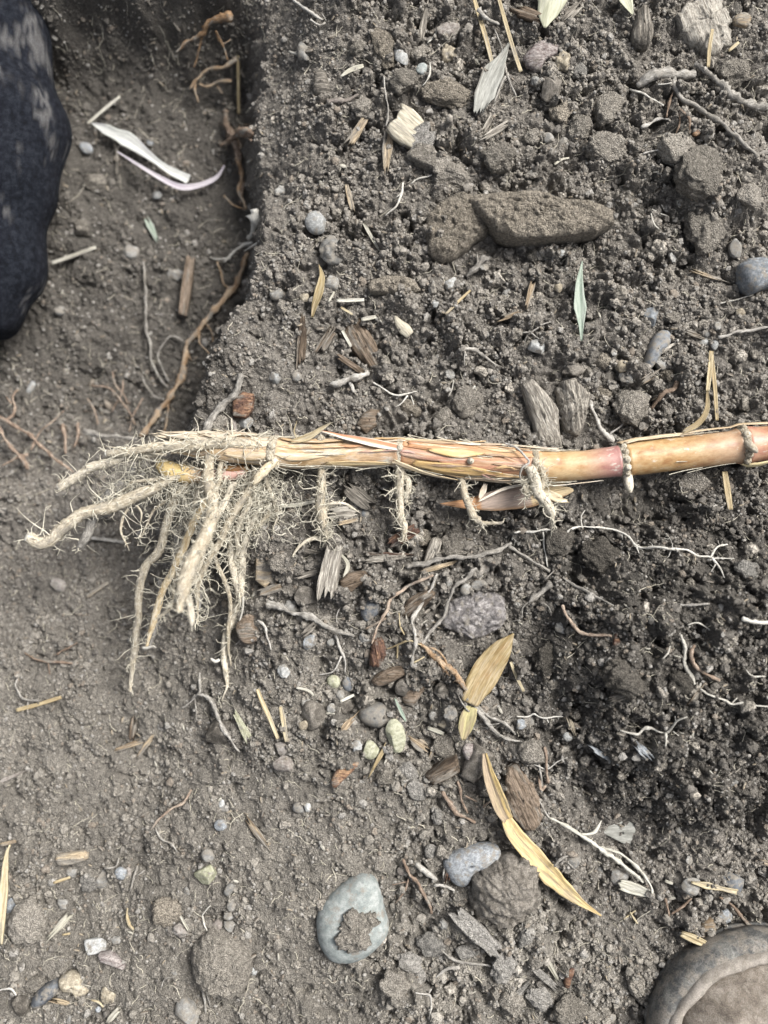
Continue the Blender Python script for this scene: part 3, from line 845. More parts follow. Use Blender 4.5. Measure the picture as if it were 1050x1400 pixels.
# loose rounded crumbs big enough to be picked up one by one
g = np.random.default_rng(55)
crumb_meshes = []
for k in range(8):
    V, T = rock_shape(700 + k, 4, 0.07, 4, 2.4, 12)
    o = MB().add(V * 0.001, T=T).build('soil_lump', MT['clod'] if k % 4 else MT['grey'], origin=(0, 0, 0))
    crumb_meshes.append(o)
placed = 0
while placed < 240:
    px, py = g.uniform(5, 1045), g.uniform(5, 1395)
    if px < 330 and py < 640: continue
    if px > 880 and py > 1270: continue
    if abs(py - 620) < 45 and px > 200: continue
    u, v, z = hit(px, py)
    if g.random() > float(soft(u, v)) * (1.0 if px > 350 else 0.55): continue
    r = 4.6 + 5.2 * g.random() ** 2.2
    src = crumb_meshes[placed % 8]
    o = src if placed < 8 else src.copy()
    if placed >= 8: scene.collection.objects.link(o)
    o.location = w3(u, v, z + r * 0.15)
    o.scale = (r * S / 0.001 * g.uniform(0.85, 1.15), r * S / 0.001 * g.uniform(0.8, 1.1), r * S / 0.001 * g.uniform(0.7, 0.9))
    o.rotation_euler = (g.uniform(-0.4, 0.4), g.uniform(-0.4, 0.4), g.uniform(0, 6.28))
    tag(o, 'small rounded lump of dry soil lying loose among the finer crumbs', 'soil lump', 'small loose soil lumps')
    placed += 1

# ---------------------------------------------------------------- the bamboo stem with its roots
AX = np.array([  # px, py, radius px, height px
    [205, 606, 9, 26], [250, 609, 13, 28], [300, 613, 18, 30], [372, 618, 20, 32], [400, 622, 19, 32], [460, 621, 18.5, 32], [530, 619, 18.5, 33],
    [545, 619, 20, 33], [600, 626, 22, 34], [660, 631, 21, 34], [728, 637, 21, 34], [760, 638, 20.5, 34], [800, 636, 20, 35], [848, 630, 21, 36],
    [872, 626, 23.5, 36], [930, 620, 22.5, 37], [1000, 611.5, 22.5, 38], [1014, 609, 25, 38], [1060, 605, 23, 39], [1150, 597, 23, 40], [1330, 578, 22, 42]], float)
def axis(x):
    x = np.asarray(x, float)
    y = np.interp(x, AX[:, 0], AX[:, 1]); r = np.interp(x, AX[:, 0], AX[:, 2]); z = np.interp(x, AX[:, 0], AX[:, 3])
    return at(x, y, z), r * S * (HP - z) / HP
B0 = at(850, 630, 8)
bamboo = empty('bamboo_stem', B0, 'dug up bamboo stem with purple joints and cream roots tangled at its left end', 'bamboo')
def smix(c, w): return np.c_[np.broadcast_to(np.asarray(c), (len(w), 3)), w]
def internode(x0, x1, mat, end_w, start_w, purple=(0.26, 0.135, 0.145), n=40):
    x = np.linspace(x0, x1, n); P, r = axis(x)
    t = np.linspace(0, 1, n)
    flare = 1 + 0.07 * np.exp(-(t / 0.03) ** 2) + 0.05 * np.exp(-((1 - t) / 0.03) ** 2)
    w = np.clip(end_w * 0.8 * sstep(0.40, 1.0, t) + start_w * (1 - sstep(0.0, 0.2, t)), 0, 0.9)
    b = MB(); g = np.random.default_rng(int(x0))
    tube_into(b, P, r * flare, 32, 0.006, col=smix(purple, w), rg=g)
    return b.build('internode', MT[mat], bamboo)
internode(1018, 1330, 'culm', 0, 0.45, (0.42, 0.22, 0.20), 60)
internode(856, 1010, 'culm', 0.55, 0.0, (0.25, 0.16, 0.14))
internode(733, 846, 'culm', 0.85, 0.1, (0.27, 0.115, 0.15))
internode(549, 726, 'culm', 0.6, 0.35, (0.36, 0.165, 0.12))
internode(376, 543, 'culmold', 0.5, 0.2, (0.33, 0.20, 0.15))
internode(236, 370, 'culmold', 0, 0.2, (0.30, 0.27, 0.21))

def node_ring(x, bulge, w, mat='node', amp=0.10):
    xs = np.linspace(x - w, x + w, 9); P, r = axis(xs)
    prof = 0.98 + bulge * np.sqrt(np.clip(1 - np.linspace(-1, 1, 9) ** 2, 0, 1))
    b = MB(); tube_into(b, P, r * prof, 40, amp * 0.35, rg=np.random.default_rng(int(x)))
    return b.build('node_ring', MT[mat], bamboo)
def on_stem(x, phi, off=0.0):
    P, r = axis(x); T = np.gradient(P, axis=0); T /= np.linalg.norm(T, axis=1)[:, None]
    side = np.cross(T, [0, 0, 1.0]); up = np.cross(side, T)
    phi = np.broadcast_to(phi, len(P))[:, None]
    return P + (r + off * S)[:, None] * (up * np.cos(phi) + side * np.sin(phi)), r
def on_pt(x, deg, off=0.0):
    return on_stem(np.array([x - 1.0, x, x + 1.0]), math.radians(deg), off)[0][1]
rings = {x: node_ring(x, bg, w) for x, bg, w in ((1014, 0.15, 6), (850, 0.11, 5), (729, 0.14, 6), (546, 0.10, 5), (373, 0.15, 7))}
def stub(ring, x, deg, length, r, mat='node', lean=(0, 0), name='root_bud'):
    a = math.radians(deg); P0 = on_pt(x, deg, -2)
    out = np.array([0.0, -math.sin(a), math.cos(a)]) + np.array([lean[0], lean[1], 0])
    out /= np.linalg.norm(out)
    t = np.linspace(0, 1, 8)
    P = P0 + out * t[:, None] * length * S
    rr = r * S * np.array([0.9, 1.0, 1.02, 1.0, 0.96, 0.88, 0.66, 0.30])
    b = MB(); tube_into(b, P, rr, 10, 0.05, rg=np.random.default_rng(int(x + deg + 999)))
    return b.build(name, MT[mat], ring)
for deg, L, r in ((-55, 7, 4.5), (-28, 7, 4.6), (0, 7, 4.8), (28, 8, 4.6), (52, 8, 4.6)):
    stub(rings[850], 852, deg, L, r)
stub(rings[850], 853, 76, 26, 6.6, 'cream', lean=(0.1, 0.0))
for deg, L, r in ((-60, 8, 5), (-30, 8, 5.5), (30, 9, 5.5), (55, 8, 5)):
    stub(rings[1014], 1014, deg, L, r)
stub(rings[1014], 1012, -8, 22, 5.5, 'cream', lean=(0.55, -1.1))
for deg, L, r in ((-40, 7, 4.6), (-10, 9, 5), (25, 9, 5)):
    stub(rings[729], 729, deg, L, r)
for x, deg, L, r in ((440, -62, 12, 6), (641, 5, 12, 4.6), (546, -15, 8, 5), (373, -20, 9, 6), (373, 25, 9, 6)):
    stub(rings[729 if x == 641 else (546 if x in (440, 546) else 373)], x, deg, L, r)

def wrap(x0, x1, p0, p1, ws, mat, off=1.3, curlk=1.0, colf=None, thick=0.9, lift=None, rag=3.0, name='sheath_strip', m=6):
    """strip of dry sheath that lies along the stem at an angle (degrees from the top towards the viewer's side)"""
    _seed[0] += 1; g = np.random.default_rng(_seed[0])
    n = max(8, int((x1 - x0) / 5)); x = np.linspace(x0, x1, n)
    t = np.linspace(0, 1, n)
    phi = np.radians(np.interp(t, np.linspace(0, 1, len(np.atleast_1d(p1)) + 1), np.r_[p0, np.atleast_1d(p1)]))
    o = off + gauss1(g.normal(size=n), 3) * 1.0
    if lift is not None: o = o + np.interp(t, np.linspace(0, 1, len(lift)), lift)
    P, r = on_stem(x, 0.0)
    Pn = np.array([on_stem(np.array([a - 1, a, a + 1]), np.array([f, f, f]), q)[0][1] for a, f, q in zip(x, phi, o)])
    w = radii(ws, n)
    b = MB(); strip_into(b, Pn, w, thick * S, -curlk * float(np.mean(w)) / (8 * float(r.mean())), m, -phi, 0.35, colf, rag, g)
    return b.build(name, MT[mat], bamboo)
def const(c, a):
    return lambda t, s: np.c_[np.broadcast_to(np.asarray(c) * 0.9, (len(t), 3)), a * (0.72 + 0.25 * np.sin(t * 9 + s * 3 + c[0] * 40))]
def grad(c0, c1, a): return lambda t, s: np.c_[np.asarray(c0)[None] * (1 - t[:, None]) + np.asarray(c1)[None] * t[:, None], np.full(len(t), a)]
COP, GOLD, WHT, GRY, RED = (0.34, 0.15, 0.075), (0.54, 0.37, 0.15), (0.66, 0.62, 0.54), (0.36, 0.34, 0.30), (0.34, 0.15, 0.10)
# internode covered by the torn sheath
wrap(548, 700, -58, [-52, -46], [10, 15, 13, 6], 'sheath', colf=const((0.50, 0.40, 0.27), 0.6))
wrap(556, 726, -34, [-38, -34], [10, 15, 14, 6], 'sheath', colf=grad(COP, (0.45, 0.28, 0.16), 0.65))
wrap(584, 655, -18, [-14, -22], [4, 10, 12, 3], 'sheath', colf=const(GOLD, 0.8), lift=[2, 4, 3, 2])
wrap(545, 620, -5, [2, 6], [12, 12, 9, 3], 'sheath', colf=const(RED, 0.85))
wrap(600, 722, 12, [14, 8], [5, 14, 15, 9], 'sheath', colf=const(RED, 0.8), off=1.0)
wrap(566, 690, 34, [36, 44], [9, 15, 13, 3], 'sheath', colf=const(GOLD, 0.7), lift=[1, 2, 3, 1])
wrap(590, 722, 58, [60, 56], [4, 12, 15, 8], 'sheath', colf=grad(GOLD, (0.50, 0.44, 0.34), 0.65))
wrap(640, 728, 70, [74, 62], [3, 9, 8, 3], 'sheath', colf=const(GRY, 0.7), lift=[3, 4, 2])
wrap(536, 625, 30, [62, 80], [6, 7, 5, 2], 'sheath', colf=const((0.62, 0.55, 0.40), 0.7), lift=[3, 3, 4, 5])
wrap(640, 760, -80, [-78, -70], [5, 7, 5, 2], 'sheath', colf=const(WHT, 0.5), lift=[1, 3, 4, 3])
wrap(736, 818, 82, [84, 80], [3, 5, 3, 1], 'sheath', colf=const(WHT, 0.9), lift=[5, 4, 3, 2])
g = np.random.default_rng(404)
PAL = [(0.36, 0.17, 0.09), (0.50, 0.34, 0.17), (0.56, 0.49, 0.38), (0.32, 0.15, 0.11), (0.26, 0.18, 0.13), (0.38, 0.22, 0.22), (0.44, 0.27, 0.15)]
for k in range(28):                                     # narrow torn strips that break up the broad ones
    x0 = g.uniform(545, 690) if k < 22 else g.uniform(378, 500)
    ph = g.uniform(-85, 80); L = g.uniform(25, 90)
    wrap(x0, min(x0 + L, 735 if k < 22 else 552), ph, [ph + g.uniform(-8, 8), ph + g.uniform(-12, 12)], [1, g.uniform(2, 5), g.uniform(1.5, 4), 0.8], 'sheath', off=1.8, lift=[0, g.uniform(0, 2.5), g.uniform(0, 2), g.uniform(0, 5)], colf=const(PAL[g.integers(0, 7)], 0.9))
# peeled copper ribbon over the dusty internode, and the frayed ends beside it
wrap(432, 548, -78, [-45, -12], [5, 12, 15, 9], 'sheath', colf=lambda t, s: np.c_[np.where((np.abs(s) > 0.6)[:, None], np.array(WHT), np.array((0.36, 0.165, 0.095)))[:, :3], np.full(len(t), 0.85)], lift=[14, 9, 5, 2])
wrap(380, 470, -60, [-52, -50], [4, 8, 8, 3], 'sheath', colf=const((0.42, 0.30, 0.18), 0.7), lift=[2, 3, 3, 5])
wrap(446, 540, 40, [48, 52], [3, 9, 8, 2], 'sheath', colf=const((0.55, 0.45, 0.24), 0.5))
wrap(382, 440, 10, [12, 8], [6, 12, 10, 4], 'sheath', colf=const((0.60, 0.54, 0.40), 0.5))
wrap(300, 372, -30, [-25, -28], [6, 15, 14, 8], 'sheath', colf=const((0.50, 0.44, 0.32), 0.6))
wrap(310, 372, 25, [28, 20], [4, 13, 14, 8], 'sheath', colf=const((0.58, 0.50, 0.36), 0.5))
wrap(216, 300, -50, [-45, -50], [3, 9, 14, 8], 'sheath', colf=const((0.40, 0.37, 0.31), 0.85), lift=[3, 4, 3, 2])
wrap(222, 350, -75, [-70, -66], [2, 7, 8, 4], 'sheath', colf=const((0.55, 0.51, 0.42), 0.8), lift=[4, 4, 4, 3])
# long sheath edge along the top of the right-hand internodes
wrap(846, 1120, -74, [-82, -84, -80], [10, 9, 9, 10], 'sheath', colf=const((0.58, 0.50, 0.36), 0.6), lift=[3, 4, 3, 2])
wrap(856, 950, -62, [-70, -78], [5, 8, 5, 1], 'sheath', colf=const((0.60, 0.54, 0.42), 0.7), lift=[2, 2, 1])
wrap(1010, 1049, 66, [70, 60], [8, 15, 12, 2], 'sheath', colf=const((0.60, 0.53, 0.27), 0.8), lift=[4, 5, 5, 3], name='sheath_tongue')
# brown sheath hanging under the joint
def sheath_col(t, s):
    c = np.where((t < 0.3)[:, None], np.array((0.30, 0.145, 0.06)), np.array((0.25, 0.195, 0.165)))
    c = np.where((t > 0.62)[:, None], np.array((0.42, 0.33, 0.19)), c)
    c = np.where((s > 0.72)[:, None], np.array((0.34, 0.19, 0.09)), c)
    return np.c_[c, np.full(len(t), 0.85)]
def free_strip(pts, zs, ws, mat, colf=None, curl=0.1, roll=0.0, name='sheath_strip', thick=1.0, rag=2.0, m=7, parent=None):
    _seed[0] += 1; g = np.random.default_rng(_seed[0])
    P3 = np.c_[np.asarray(pts, float), zs]; C = catmull(P3, 10)
    n = len(C); b = MB()
    rl = np.interp(np.linspace(0, 1, n), np.linspace(0, 1, len(np.atleast_1d(roll))), np.atleast_1d(roll))
    strip_into(b, at(C[:, 0], C[:, 1], C[:, 2]), radii(ws, n), thick * S, curl, m, rl, 0.35, colf, rag, g)
    return b.build(name, MT[mat], parent or bamboo)
free_strip([(612, 690), (640, 689), (680, 684), (720, 676), (752, 671), (776, 666)], [18, 20, 22, 24, 24, 24], [3, 14, 27, 36, 32, 22], 'sheath', sheath_col, -0.16, name='sheath', rag=6)
free_strip([(722, 668), (745, 674), (765, 682), (774, 684)], [28, 28, 26, 24], [10, 13, 10, 4], 'sheath', const((0.60, 0.55, 0.40), 0.8), 0.1, rag=5)
free_strip([(655, 682), (660, 672), (664, 662)], [26, 28, 30], [4, 8, 5], 'sheath', const(WHT, 0.6), 0.1)
free_strip([(655, 685), (690, 668), (722, 662)], [28, 30, 32], [2, 4, 3], 'sheath', const(WHT, 0.9), 0.1)
# frayed straw standing off the upper edge
for pts, ws in (([(398, 604), (420, 598), (440, 586), (452, 579)], [5, 9, 5, 1]), ([(403, 600), (398, 588), (396, 578)], [2, 2, 1]), ([(406, 600), (402, 590), (405, 578)], [2, 2, 1]),
                ([(935, 590), (955, 578), (966, 560), (967, 535)], [6, 8, 7, 3])):
    free_strip(pts, np.linspace(46, 52, len(pts)), ws, 'straw', None, 0.15, name='sheath_fibre')
b = MB(); g = np.random.default_rng(77)
for _ in range(130):                                    # loose fibres along the torn sheath
    x0 = g.choice([g.uniform(540, 735), g.uniform(380, 545), g.uniform(205, 380), g.uniform(860, 960)], p=[0.55, 0.2, 0.17, 0.08])
    L = g.uniform(12, 70); ph = g.choice([g.uniform(-100, -60), g.uniform(40, 90), g.uniform(-60, 60)], p=[0.6, 0.25, 0.15])
    x = np.linspace(x0, x0 + L, 8); lift = np.linspace(0, 1, 8) ** 2 * g.uniform(-1, 7)
    if g.random() < 0.5: lift = lift[::-1]
    p, _r = on_stem(x, np.radians(ph), 1.2)
    ax_, _ = axis(x); o = p - ax_; o /= np.linalg.norm(o, axis=1)[:, None]
    tube_into(b, p + o * lift[:, None] * S, np.full(8, g.uniform(0.4, 0.9)) * S, 3, cap=False)
b.build('sheath_fibres', MT['hair'], bamboo)['kind'] = 'stuff'
# grey tendril looped round the torn joint
C = catmull(np.array([[690, 606, 52], [706, 612, 58], [718, 624, 62], [723, 632, 62], [714, 640, 62], [711, 652, 58], [718, 662, 50]], float), 8)
b = MB(); tube_into(b, at(C[:, 0], C[:, 1], C[:, 2]), radii([1.4, 1.6, 1.2], len(C)), 6, 0.1); b.build('tendril', MT['rgrey'], bamboo)
# fat pointed bud behind the roots
C = catmull(np.array([[216, 628, 10], [222, 636, 12], [238, 645, 13], [268, 650, 14], [300, 651, 15], [335, 646, 18]], float), 10)
n = len(C); b = MB(); t = np.linspace(0, 1, n)
tube_into(b, at(C[:, 0], C[:, 1], C[:, 2]), radii([2, 9, 12, 12.5, 10.5, 9, 7], n), 16, 0.03, col=np.c_[np.array((0.56, 0.44, 0.20)) * (1 - sstep(0.45, 0.8, t))[:, None] + np.array((0.52, 0.33, 0.31)) * sstep(0.45, 0.8, t)[:, None], np.full(n, 0.75)])
b.build('bud', MT['culm'], bamboo)
C = catmull(np.array([[300, 640, 18], [318, 641, 20], [340, 641, 18]], float), 6)
b = MB(); tube_into(b, at(C[:, 0], C[:, 1], C[:, 2]), radii([2, 6, 5], len(C)), 12, 0.03); b.build('bud', MT['culm'], bamboo)

def broot(pts, rs, mat='cream', nh=40, hl=16, cut=False, hr=0.98, up=0, wob=0.11, wig=0.9, col=None):
    """root of the bamboo with its own fine side rootlets; points are (px, py, height px)"""
    _seed[0] += 1; g = np.random.default_rng(_seed[0])
    C = catmull(np.asarray(pts, float), 10); C[:, 2] += up * np.linspace(0, 1, len(C)) ** 0.5
    nh = int(nh * 1.15)
    L = np.linalg.norm(np.diff(C[:, :2], axis=0), axis=1).sum(); C = resample(C, max(8, int(L / 3)))
    n = len(C)
    for ax_ in (0, 1): C[:, ax_] += gauss1(g.normal(size=n), 2) * wig * 1.5 + gauss1(g.normal(size=n), 5) * wig * 4.5
    r = radii(rs, n)
    if not cut: r = r * (1 - 0.55 * sstep(0.80, 1.0, np.linspace(0, 1, n)))
    ua, va = uv_at(C[:, 0], C[:, 1], C[:, 2])
    lim = gauss1(gz(ua, va), 3) + 4.0 + r / S * 0.6
    C[:, 2] = gauss1(np.maximum(C[:, 2], lim), 2)
    P = at(C[:, 0], C[:, 1], C[:, 2]); r = r * (1 + gauss1(g.normal(size=n), 2) * 0.12)
    b = MB(); tube_into(b, P, r, 10, wob, rg=g)
    o = b.build('root', MT[mat], bamboo)
    if nh:
        h = MB(); hairs_into(h, P, r, nh, hl, g, hr); h.build('root_hairs', MT['hair'], o)['kind'] = 'stuff'
    if cut:
        T = P[-1] - P[-3]; T /= np.linalg.norm(T)
        d = MB(); tube_into(d, np.array([P[-1] - T * 0.2 * S, P[-1] + T * 1.4 * S]), np.array([1.0, 0.93]) * r[-1] * 1.02, 14, 0.03)
        d.build('cut_end', MT['rwhite'], o)
    return o
# roots running left
broot([(372, 612, 44), (320, 606, 46), (270, 609, 46), (210, 613, 46), (148, 621, 44)], [5, 8, 7.5, 6, 5], nh=150, hl=24, cut=True)
broot([(225, 612, 30), (180, 622, 34), (148, 630, 34), (125, 638, 32), (105, 652, 28), (80, 668, 24)], [7, 8, 6.5, 6.5, 6.5, 6], nh=70, hl=20, cut=True)
broot([(270, 640, 20), (225, 660, 22), (200, 672, 22), (175, 684, 22), (140, 697, 22), (108, 707, 20), (88, 722, 18), (72, 738, 16), (55, 743, 18), (38, 733, 24)], [3, 4, 6, 9, 9.5, 9.5, 9, 9, 8.5, 8], nh=110, hl=26, cut=True)
broot([(150, 694, 14), (128, 705, 8), (122, 725, 2), (113, 742, -4), (107, 757, -8)], [8, 7.5, 7, 6.5, 6], nh=25, hl=14, mat='rgrey')
broot([(185, 640, 0), (165, 665, -8), (145, 682, -14), (130, 700, -18)], [5, 7, 8, 6], nh=120, hl=14, mat='rgrey')
broot([(173, 690, 18), (168, 712, 14), (168, 728, 12), (178, 750, 8)], [2.2, 2, 1.6, 0.9], nh=12, hl=10)
broot([(183, 690, 18), (192, 700, 14), (194, 715, 10)], [1.6, 1.4, 0.9], nh=4, hl=8)
# roots hanging down
broot([(262, 655, 14), (236, 690, 6), (222, 735, -6), (214, 757, -12), (197, 776, -20), (189, 815, -30), (188, 855, -40), (183, 905, -50), (179, 946, -56)], [4, 6, 6, 6.5, 6, 5.5, 5.5, 5.5, 4.5], nh=75, hl=18)
broot([(288, 670, 34), (265, 715, 30), (248, 760, 20), (228, 800, 8), (214, 835, -4), (206, 865, -12), (202, 884, -16)], [4, 5, 5.2, 5, 5, 5, 4.2], 'gold', nh=60, hl=14)
broot([(201, 880, -14), (206, 883, -14), (214, 883, -12), (220, 886, -10)], [2.4, 2.4, 2.2, 1.2], 'rwhite', nh=0)
broot([(288, 625, 40), (286, 655, 60), (291, 690, 90), (280, 730, 125), (262, 770, 150), (252, 800, 160), (243, 838, 165)], [6, 8, 9, 9, 9.5, 9, 11], nh=160, hl=22)
broot([(252, 812, 158), (262, 838, 150), (267, 858, 146)], [6, 5, 3.5], nh=10, hl=8)
broot([(248, 815, 160), (230, 835, 150), (218, 842, 145)], [4, 2.5, 1.5], nh=14, hl=12)
broot([(378, 628, 46), (356, 650, 44), (338, 676, 40), (316, 708, 34), (298, 745, 30), (280, 772, 24), (269, 800, 16), (268, 830, 8), (267, 852, 4)], [5, 5.5, 5.5, 5.2, 5, 4.8, 4.4, 3.8, 2.4], nh=190, hl=20)
broot([(376, 628, 50), (362, 644, 52), (345, 662, 50)], [5.4, 6, 5.4], 'gold', nh=10, hl=10)
broot([(318, 690, 10), (316, 730, 4), (318, 772, -4), (324, 800, -10), (330, 824, -14)], [6, 6, 5.5, 5, 4], nh=110, hl=16)
broot([(328, 815, -12), (328, 838, -16), (325, 852, -20)], [1.8, 1.6, 1.0], 'rwhite', nh=0)
broot([(352, 700, 4), (336, 740, -6), (332, 775, -14), (325, 815, -24), (313, 855, -34), (305, 885, -40), (308, 915, -46), (311, 935, -50), (304, 958, -54)], [5, 5.5, 6, 6, 5.5, 5.5, 4.5, 4, 1.5], nh=90, hl=16)
broot([(288, 740, 30), (296, 768, 14), (308, 795, 0), (314, 830, -14), (311, 880, -30), (313, 905, -36)], [2.5, 3.2, 3.2, 3, 3, 2], nh=40, hl=11)
broot([(304, 900, -40), (296, 903, -36), (289, 900, -34)], [2.4, 2.2, 1.6], 'rwhite', nh=0)
broot([(280, 735, -20), (272, 770, -40), (274, 800, -50), (272, 835, -56)], [5, 5, 5, 4], 'rgrey', nh=50, hl=14)
broot([(246, 700, -14), (240, 740, -26), (238, 770, -36)], [6, 6, 4.5], 'rgrey', nh=70, hl=20)
broot([(222, 790, -52), (216, 830, -58), (207, 880, -62)], [4, 4.5, 4], 'rgrey', nh=25, hl=12)
broot([(300, 655, 20), (305, 680, 14), (318, 700, 6), (335, 706, 0)], [4, 5, 5, 3], nh=170, hl=22)
broot([(345, 660, 6), (366, 690, -4), (362, 712, -8), (346, 722, -6)], [3, 4, 4.5, 4], nh=150, hl=18)
broot([(265, 640, 10), (275, 668, 2), (262, 700, -8), (252, 720, -14)], [4, 5, 5, 4], nh=150, hl=22)
broot([(330, 645, 16), (345, 668, 12), (356, 700, 4)], [3, 4, 3], nh=120, hl=20)
# crusty flakes on the old left end
for k in range(16):
    x0 = g.uniform(205, 320); ph = g.uniform(-95, -20)
    wrap(x0, x0 + g.uniform(14, 50), ph, [ph + g.uniform(-10, 10), ph + g.uniform(-15, 15)], [1, g.uniform(3, 7), g.uniform(2, 6), 1], 'sheath', off=3, lift=[g.uniform(0, 7), 2, 2, g.uniform(0, 6)], colf=const([(0.50, 0.46, 0.37), (0.42, 0.39, 0.33), (0.60, 0.56, 0.46)][k % 3], 0.9), name='sheath_flake')
# thinner roots of the tangle
for pts, rs, nh in (
    ([(300, 640, 30), (296, 690, 34), (290, 730, 26), (284, 770, 10), (282, 800, -6)], [4, 4, 3.4, 2.6, 1], 60),
    ([(352, 640, 26), (338, 690, 24), (326, 735, 12), (318, 770, -4), (322, 800, -14)], [4, 4.2, 4, 3, 1], 60),
    ([(275, 660, 24), (262, 700, 20), (250, 735, 8), (236, 770, -10), (232, 800, -20)], [3, 3.4, 3, 2.6, 1], 50),
    ([(318, 650, 40), (300, 700, 46), (278, 750, 44), (262, 790, 34), (258, 822, 20)], [4, 5, 4.6, 4, 1.6], 60),
    ([(250, 650, 10), (232, 680, 4), (210, 700, -2), (196, 722, -10), (190, 742, -16)], [2.6, 2.6, 2.2, 1.6, 0.7], 40),
    ([(240, 645, 20), (214, 655, 18), (186, 660, 14), (160, 672, 8)], [3, 3, 2.4, 0.8], 50),
    ([(365, 640, 24), (372, 670, 16), (378, 700, 6), (374, 730, -6)], [3, 3, 2.4, 0.8], 50),
    ([(330, 690, 20), (344, 730, 6), (350, 760, -10)], [3, 2.4, 0.8], 30),
    ([(285, 700, 60), (268, 740, 70), (252, 770, 64), (240, 795, 56)], [3.4, 3.2, 2.4, 0.9], 30),
    ([(230, 625, 40), (200, 618, 44), (176, 612, 42), (150, 604, 40)], [2.2, 2, 1.6, 0.6], 16),
    ([(258, 760, 20), (240, 790, 4), (236, 820, -12), (228, 850, -24)], [2.6, 2.4, 1.8, 0.7], 26),
):
    broot(pts, rs, nh=nh, hl=18, wig=2.0)
# short roots under the middle and right-hand joints
broot([(440, 634, 28), (439, 660, 22), (438, 690, 16), (440, 712, 12), (445, 738, 10)], [5, 6, 6.5, 6, 3], nh=150, hl=24, up=20)
broot([(440, 730, 12), (424, 735, 10), (410, 744, 6), (398, 758, 2)], [3, 3, 2, 1.1], nh=16, hl=7, up=20)
broot([(444, 700, 14), (452, 690, 14), (470, 688, 12), (486, 702, 6)], [2.4, 2.4, 2, 1.2], nh=30, hl=7, up=20)
broot([(546, 630, 34), (545, 655, 28), (544, 680, 22), (547, 705, 16), (553, 722, 12), (552, 740, 8)], [6, 6, 5.5, 5.5, 5.2, 4], nh=130, hl=15, up=20)
broot([(552, 645, 26), (560, 662, 20), (558, 682, 16), (562, 688, 14)], [4, 4.5, 4, 2], nh=60, hl=10, up=20)
broot([(628, 650, 34), (633, 668, 32), (640, 690, 28), (648, 706, 24), (660, 718, 20), (659, 726, 18)], [4, 4.8, 5.2, 5.5, 5, 3.2], nh=60, hl=12, up=20)
broot([(660, 715, 20), (672, 715, 16), (684, 713, 14), (687, 708, 14)], [3, 2.6, 2.4, 1.4], nh=10, hl=6, up=20)
broot([(727, 640, 54), (731, 655, 54), (734, 672, 48), (746, 688, 40), (752, 702, 32), (751, 714, 26)], [7, 7, 7, 6.5, 5.5, 3], nh=120, hl=13, up=20)
broot([(722, 655, 50), (719, 670, 42), (722, 686, 34)], [5, 5, 3.5], nh=70, hl=10, up=20)
broot([(738, 640, 52), (744, 655, 46), (741, 670, 40)], [4, 4, 3], nh=40, hl=10, up=20)
# matted fine rootlets between the roots
b = MB(); g = np.random.default_rng(88)
for _ in range(1600):
    while True:
        px, py = g.normal(314, 50), g.normal(676, 32)
        if 225 < px < 425 and 630 < py < 750: break
    z = 10 + g.uniform(-22, 26)
    d = g.normal(size=3); d /= np.linalg.norm(d); L = g.uniform(8, 30); p = np.array([px, py, z]); pts = [p]
    for s in range(5):
        d = d + g.normal(size=3) * 0.5; d /= np.linalg.norm(d); p = p + d * L / 5; pts.append(p)
    pts = np.array(pts)
    tube_into(b, at(pts[:, 0], pts[:, 1], pts[:, 2]), np.linspace(1, 0.5, 6) * g.uniform(0.35, 0.8) * S, 3, cap=False)
for _ in range(330):
    px, py = g.uniform(150, 275), g.uniform(632, 690)
    z = g.uniform(-10, 22); d = np.array([g.normal() * 0.6, abs(g.normal()), g.normal() * 0.3]); d /= np.linalg.norm(d); L = g.uniform(8, 28); p = np.array([px, py, z]); pts = [p]
    for s in range(5):
        d = d + g.normal(size=3) * 0.4; d /= np.linalg.norm(d); p = p + d * L / 5; pts.append(p)
    pts = np.array(pts)
    tube_into(b, at(pts[:, 0], pts[:, 1], pts[:, 2]), np.linspace(1, 0.5, 6) * g.uniform(0.35, 0.8) * S, 3, cap=False)
b.build('root_mat', MT['hair'], bamboo)['kind'] = 'stuff'

